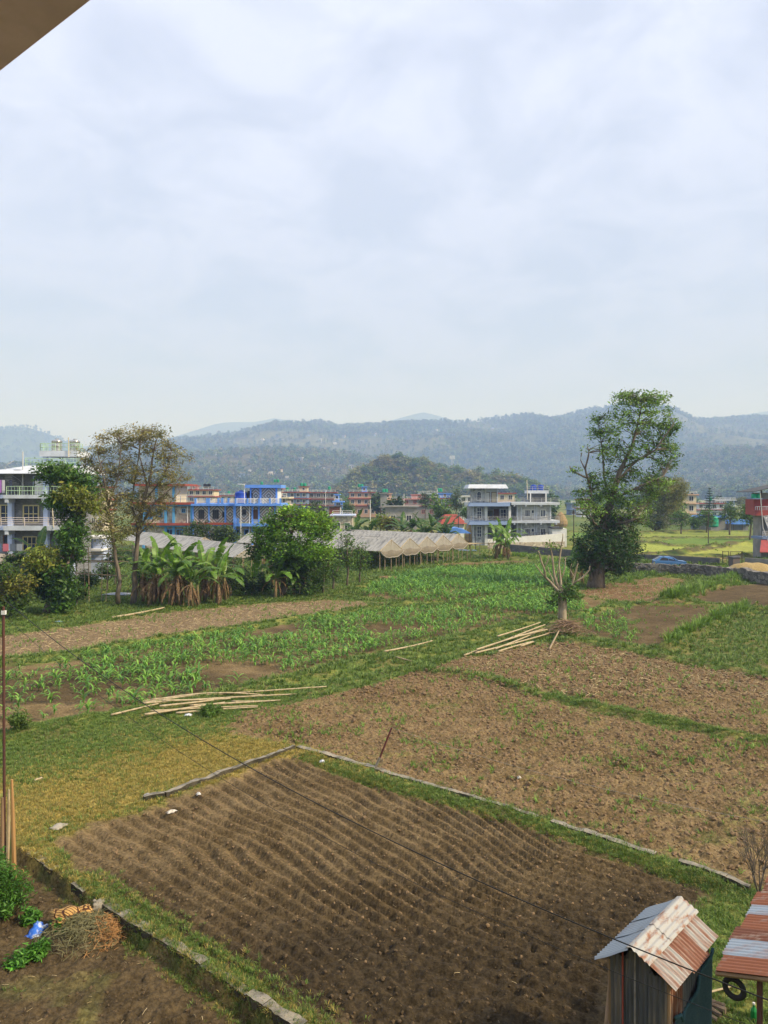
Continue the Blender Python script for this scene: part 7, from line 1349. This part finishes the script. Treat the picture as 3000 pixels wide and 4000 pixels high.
# ------------------------------------------------------------------ rubbish heap in the lower plot
HC = Vector((*G(320, 3690, -.5), -.58)); r_ = random.Random(8); hp = empty('rubbish_heap', HC, 0, 'heap of cut stalks and straw dumped below the retaining wall', 'heap')
n = 26; V = []; F = []
for j in range(n):
    for i in range(n): x = -1.15 + 2.3 * i / (n - 1); y = -.95 + 1.9 * j / (n - 1); k = max(0, 1 - (x / 1.1) ** 2 - (y / .9) ** 2); V.append((x, y, .55 * k ** .8 * (.8 + .4 * float(vn(x * 4, y * 4, 3))) - .02))
for j in range(n - 1):
    for i in range(n - 1): a = j * n + i; F.append((a, a + 1, a + n + 1, a + n))
MB().add(V, F).build('compost', mat('compost', (.10, .075, .04), (.17, .13, .065), scale=8, bump=.04), hp, smooth=True)
for nm, m, cnt, sx, sy, rx in (('stalks', mat('grey_stalk', (.20, .18, .09), (.13, .13, .06), scale=3), 900, 0, -.05, .75), ('straw', mat('orange_straw', (.42, .22, .08), (.30, .17, .07), scale=3), 420, .62, .05, .32)):
    mb = MB()
    for i in range(cnt):
        x = r_.gauss(sx, rx * .5); y = r_.gauss(sy, .38); k = max(0, 1 - (x / 1.15) ** 2 - (y / .95) ** 2)
        c = Vector((x, y, .55 * k ** .8 + r_.uniform(0, .09))); d = Vector((r_.gauss(0, 1), r_.gauss(0, 1), r_.gauss(0, .35))).normalized() * r_.uniform(.06, .2); mb.tube([c - d, c + Vector((0, 0, .025)), c + d], [.006, .006, .004], 3, cap=False)
    mb.build(nm, m, hp)
def crumple(name, c, w_, h, m, label, cat, rz_=0, seed=0, bulge=.12, tilt=(0, 0)):
    n = 9; V = []; F = []
    for j in range(n):
        for i in range(n): x = -w_ / 2 + w_ * i / (n - 1); y = -h / 2 + h * j / (n - 1); V.append((x + .02 * math.sin(j * 2.3 + seed), y + .02 * math.sin(i * 1.7 + seed), bulge * (1 - (2 * x / w_) ** 2) * (1 - (2 * y / h) ** 2) + .05 * float(vn(x * 9 + seed, y * 9, 2))))
    for j in range(n - 1):
        for i in range(n - 1): a = j * n + i; F.append((a, a + 1, a + n + 1, a + n))
    o = MB().add(V, F).build(name, m, smooth=True); sm = o.modifiers.new('thick', 'SOLIDIFY'); sm.thickness = .008; o.location = c; o.rotation_euler = (tilt[0], tilt[1], rz_); return tag(o, label, cat)
def net_mat():
    m = mat('orange_net', (.50, .28, .08), (.62, .38, .13), scale=5, brick=(.085, .085, .011, (.10, .05, .02)), rough=.7); return m
crumple('netted_sack', HC + Vector((-.35, .25, .50)), .75, .55, net_mat(), 'orange net sack spread over the rubbish heap', 'sack', .5, 1, .18, (.35, .1)); crumple('netted_sack', HC + Vector((-.12, .42, .50)), .4, .32, net_mat(), 'folded orange net lump at the back of the heap', 'sack', .9, 2, .16, (.5, .1))
crumple('plastic_bag', HC + Vector((-1.0, .10, .28)), .30, .40, mat('blue_bag', (.04, .16, .62), (.55, .6, .68), scale=6, lo=.5, hi=.62, rough=.35), 'crumpled bright blue and white plastic bag beside the heap', 'bag', -.3, 3, .08, (.5, .2)); crumple('paper_packet', HC + Vector((-1.22, -.30, .12)), .26, .42, mat('white_packet', (.6, .6, .62), (.45, .25, .08), scale=3, lo=.5, hi=.7), 'white and orange crumpled packet below the blue bag', 'packet', -.6, 4, .06, (.3, .2)); crumple('paper_packet', HC + Vector((-1.32, -.52, .06)), .2, .16, mat('pink_packet', (.55, .16, .42), (.6, .5, .5), scale=5), 'pink and white scrap packet at the bottom of the rubbish', 'packet', 0, 5, .05); crumple('cardboard_scrap', HC + Vector((-1.34, -.42, .10)), .2, .2, mat('card', (.40, .29, .18), (.34, .24, .15)), 'tan cardboard scrap on the packets', 'cardboard', .6, 6, .03, (.2, .1)); crumple('concrete_chunk', HC + Vector((.12, .62, .56)), .24, .26, CONC, 'pale slab piece standing at the back of the heap', 'slab', .5, 7, .03, (.9, .2))
sf = HC + Vector((-.55, -.62, .10)); o = empty('old_sandal', sf, R(65), 'brown worn shoe sole lying before the heap', 'shoe'); MB().lathe([(.06, 0), (.10, .01), (.105, .035), (.07, .05)], 14).build('sole', mat('brown_shoe', (.30, .15, .08), (.22, .11, .06)), o).scale = (1.7, .8, 1); MB().lathe([(.035, .045), (.05, .06), (.03, .065)], 10).build('opening', TYRE, o).location = (.07, 0, 0)
# ------------------------------------------------------------------ leaning red post, cables
a = Vector((*G(1465, 3008), 0)); b = P(1530, 2842, a.y); o = empty('leaning_post', a, 0, 'thin red-brown post leaning out of a concrete footing at the kerb', 'post'); MB().tube([(0, 0, 0), b - a], [.036, .03], 7).build('shaft', mat('red_post', (.13, .035, .03), (.09, .03, .028)), o); MB().tube([(-.02, 0, 0), (b - a) * .30], [.05, .04], 8).build('footing', CONC, o)
def cable(name, p0, p1, sag, r, label, m):
    pts = [p0.lerp(p1, t) - Vector((0, 0, 4 * sag * t * (1 - t))) for t in np.linspace(0, 1, 40)]; o = MB().tube(pts, r, 5).build(name, m, smooth=True); return tag(o, label, 'cable')
BLK = mat('black_cable', (.012, .012, .013), (.02, .02, .02), rough=.5); cable('electric_cable', PT + Vector((-.03, 0, -.1)), Vector((4.4, 7.7, 3.72)), .72, .008, 'thick black cable sagging from the rusty pole across the furrows', BLK); cable('thin_wire', PT + Vector((-.03, 0, -.5)), Vector((4.1, 8.1, 3.30)), .8, .004, 'thin dark wire hanging below the black cable', BLK); cable('fence_wire', b, Vector((9.2, 17.2, 1.55)), .25, .005, 'pale fence wire running from the leaning post', mat('galvanised', (.42, .38, .32), (.3, .27, .22)))
# ------------------------------------------------------------------ bits lying about
for i, (px, py, z, w_, h, c, nm, lab) in enumerate([(735, 2800, 0, .3, .22, (.7, .72, .74), 'plastic_scrap', 'white plastic scrap below the bamboo pile'), (230, 3235, 0, .4, .3, (.40, .36, .29), 'torn_sack', 'torn pale sack at the corner of the furrows'), (580, 3115, 0, .3, .2, (.42, .40, .36), 'torn_sack', 'crumpled pale sack at the end of the kerb'), (670, 3180, 0, .3, .12, (.6, .56, .5), 'plastic_scrap', 'pale plastic strip in the furrows'), (775, 3107, 0, .14, .12, (.75, .75, .75), 'paper_scrap', 'white paper scrap by the kerb'), (1258, 2982, 0, .16, .14, (.6, .62, .66), 'paper_scrap', 'white scrap on the furrow corner near the leaning post'), (2028, 3053, 0, .16, .10, (.62, .58, .5), 'paper_scrap', 'pale scrap in the clod field'), (230, 2428, 0, .5, .3, (.25, .4, .7), 'plastic_scrap', 'blue plastic scrap in the grass by the mango tree'), (150, 3050, 0, .28, .1, (.5, .4, .25), 'dry_leaf', 'curled dry leaf on the grass'), (2400, 3790, 0, .08, .08, (.75, .73, .7), 'paper_scrap', 'tiny white scrap in the dark soil by the shed')]):
    q = G(px, py, z); crumple(nm, (q[0], q[1], gz(*q) + .03), w_, h, mat(f'scrap_{i}', c, tuple(x * .7 for x in c), scale=4), lab, 'scrap', i * 1.3, i, .06)
# ------------------------------------------------------------------ trees dotted through the village, undergrowth by the fields
r_ = random.Random(77); VT = [tree_proto(f'village_tree_{i}', 800 + i, c, 500, leaf=.095) for i, c in enumerate(GA[:2] + GD[:2] + [(.11, .12, .035)])]
for i in range(90):
    D = r_.uniform(205, 520) if i % 3 else r_.uniform(380, 640); px = r_.uniform(300, 3050)
    if i > 50: px = r_.choice((r_.uniform(2180, 2960), r_.uniform(1280, 1900)))
    if 2480 > px > 2190 and D < 300: continue
    o = link(bpy.data.objects.new('village_tree', VT[i % 5])); h = r_.uniform(5, 10); o.scale = (h * r_.uniform(1.0, 1.5), h * 1.2, h); o.location = (P(px, 0, D).x, D, -.4); o.rotation_euler = (0, 0, r_.uniform(0, 6.28)); tag(o, 'small round-crowned green tree standing among the village houses', 'tree', 'small trees dotted through the village')
UB = [(345, 2290, 66, 60, 34, 'dark bush under the bamboo trellis'), (420, 2262, 72, 70, 40, 'green bush behind the trellis poles'), (300, 2330, 62, 40, 30, 'low bush at the foot of the mango tree'), (450, 2215, 76, 70, 36, 'tall dark bush beside the small blue building'), (560, 2290, 70, 90, 40, 'dark bush behind the end of the banana row'), (900, 2322, 67, 90, 40, 'dark bush filling the gap after the banana row'), (960, 2318, 68, 70, 34, 'dark bush beside the short leaning banana'), (1030, 2318, 69, 80, 34, 'dark bush under the broad banana leaves'), (1230, 2308, 70, 80, 36, 'dark bush at the foot of the young trees'), (60, 2200, 68, 40, 40, 'low bush below the patio chairs'), (700, 2290, 75, 60, 50, 'dark bush behind the banana stems')]
for i, (px, py, D, h, wv, lab) in enumerate(UB):
    tree('field_bush', lab, D, [(px, py, .07), (px + 2, py - h * .5, .04)], [], [(px, py - h * .6, wv * .9, h * .4, 26), (px - wv * .5, py - h * .3, wv * .6, h * .3, 16), (px + wv * .5, py - h * .3, wv * .6, h * .3, 16)], GD + GA[:1], leaf=.2, per=22, cr=.5, seed=300 + i, cat='bush', group='bushes along the back of the fallow field')
r2 = np.random.default_rng(31); pts = []
for line in PBUND:
    for _ in range(90):
        k = r2.integers(len(line) - 1); t = r2.uniform(); a = np.array(line[k]); b = np.array(line[k + 1]); pts.append(a + (b - a) * t + r2.normal(0, .5, 2))
pts = np.array(pts); pts = pts[(pts[:, 1] > 84) & (pts[:, 1] < 185) & (np.abs(pts[:, 0]) < 85)]
zz_ = far_extra(pts[:, 0], pts[:, 1], gzs(pts[:, 0], pts[:, 1]), np.zeros((len(pts), 3)))[0]
points_stuff('paddy_bank_grass', np.column_stack([pts, zz_ - .1]), r2.uniform(.4, .95, len(pts)), tuft_t + tuft_b, 33, tilt=.15, label='rough grass on the banks between the paddies')
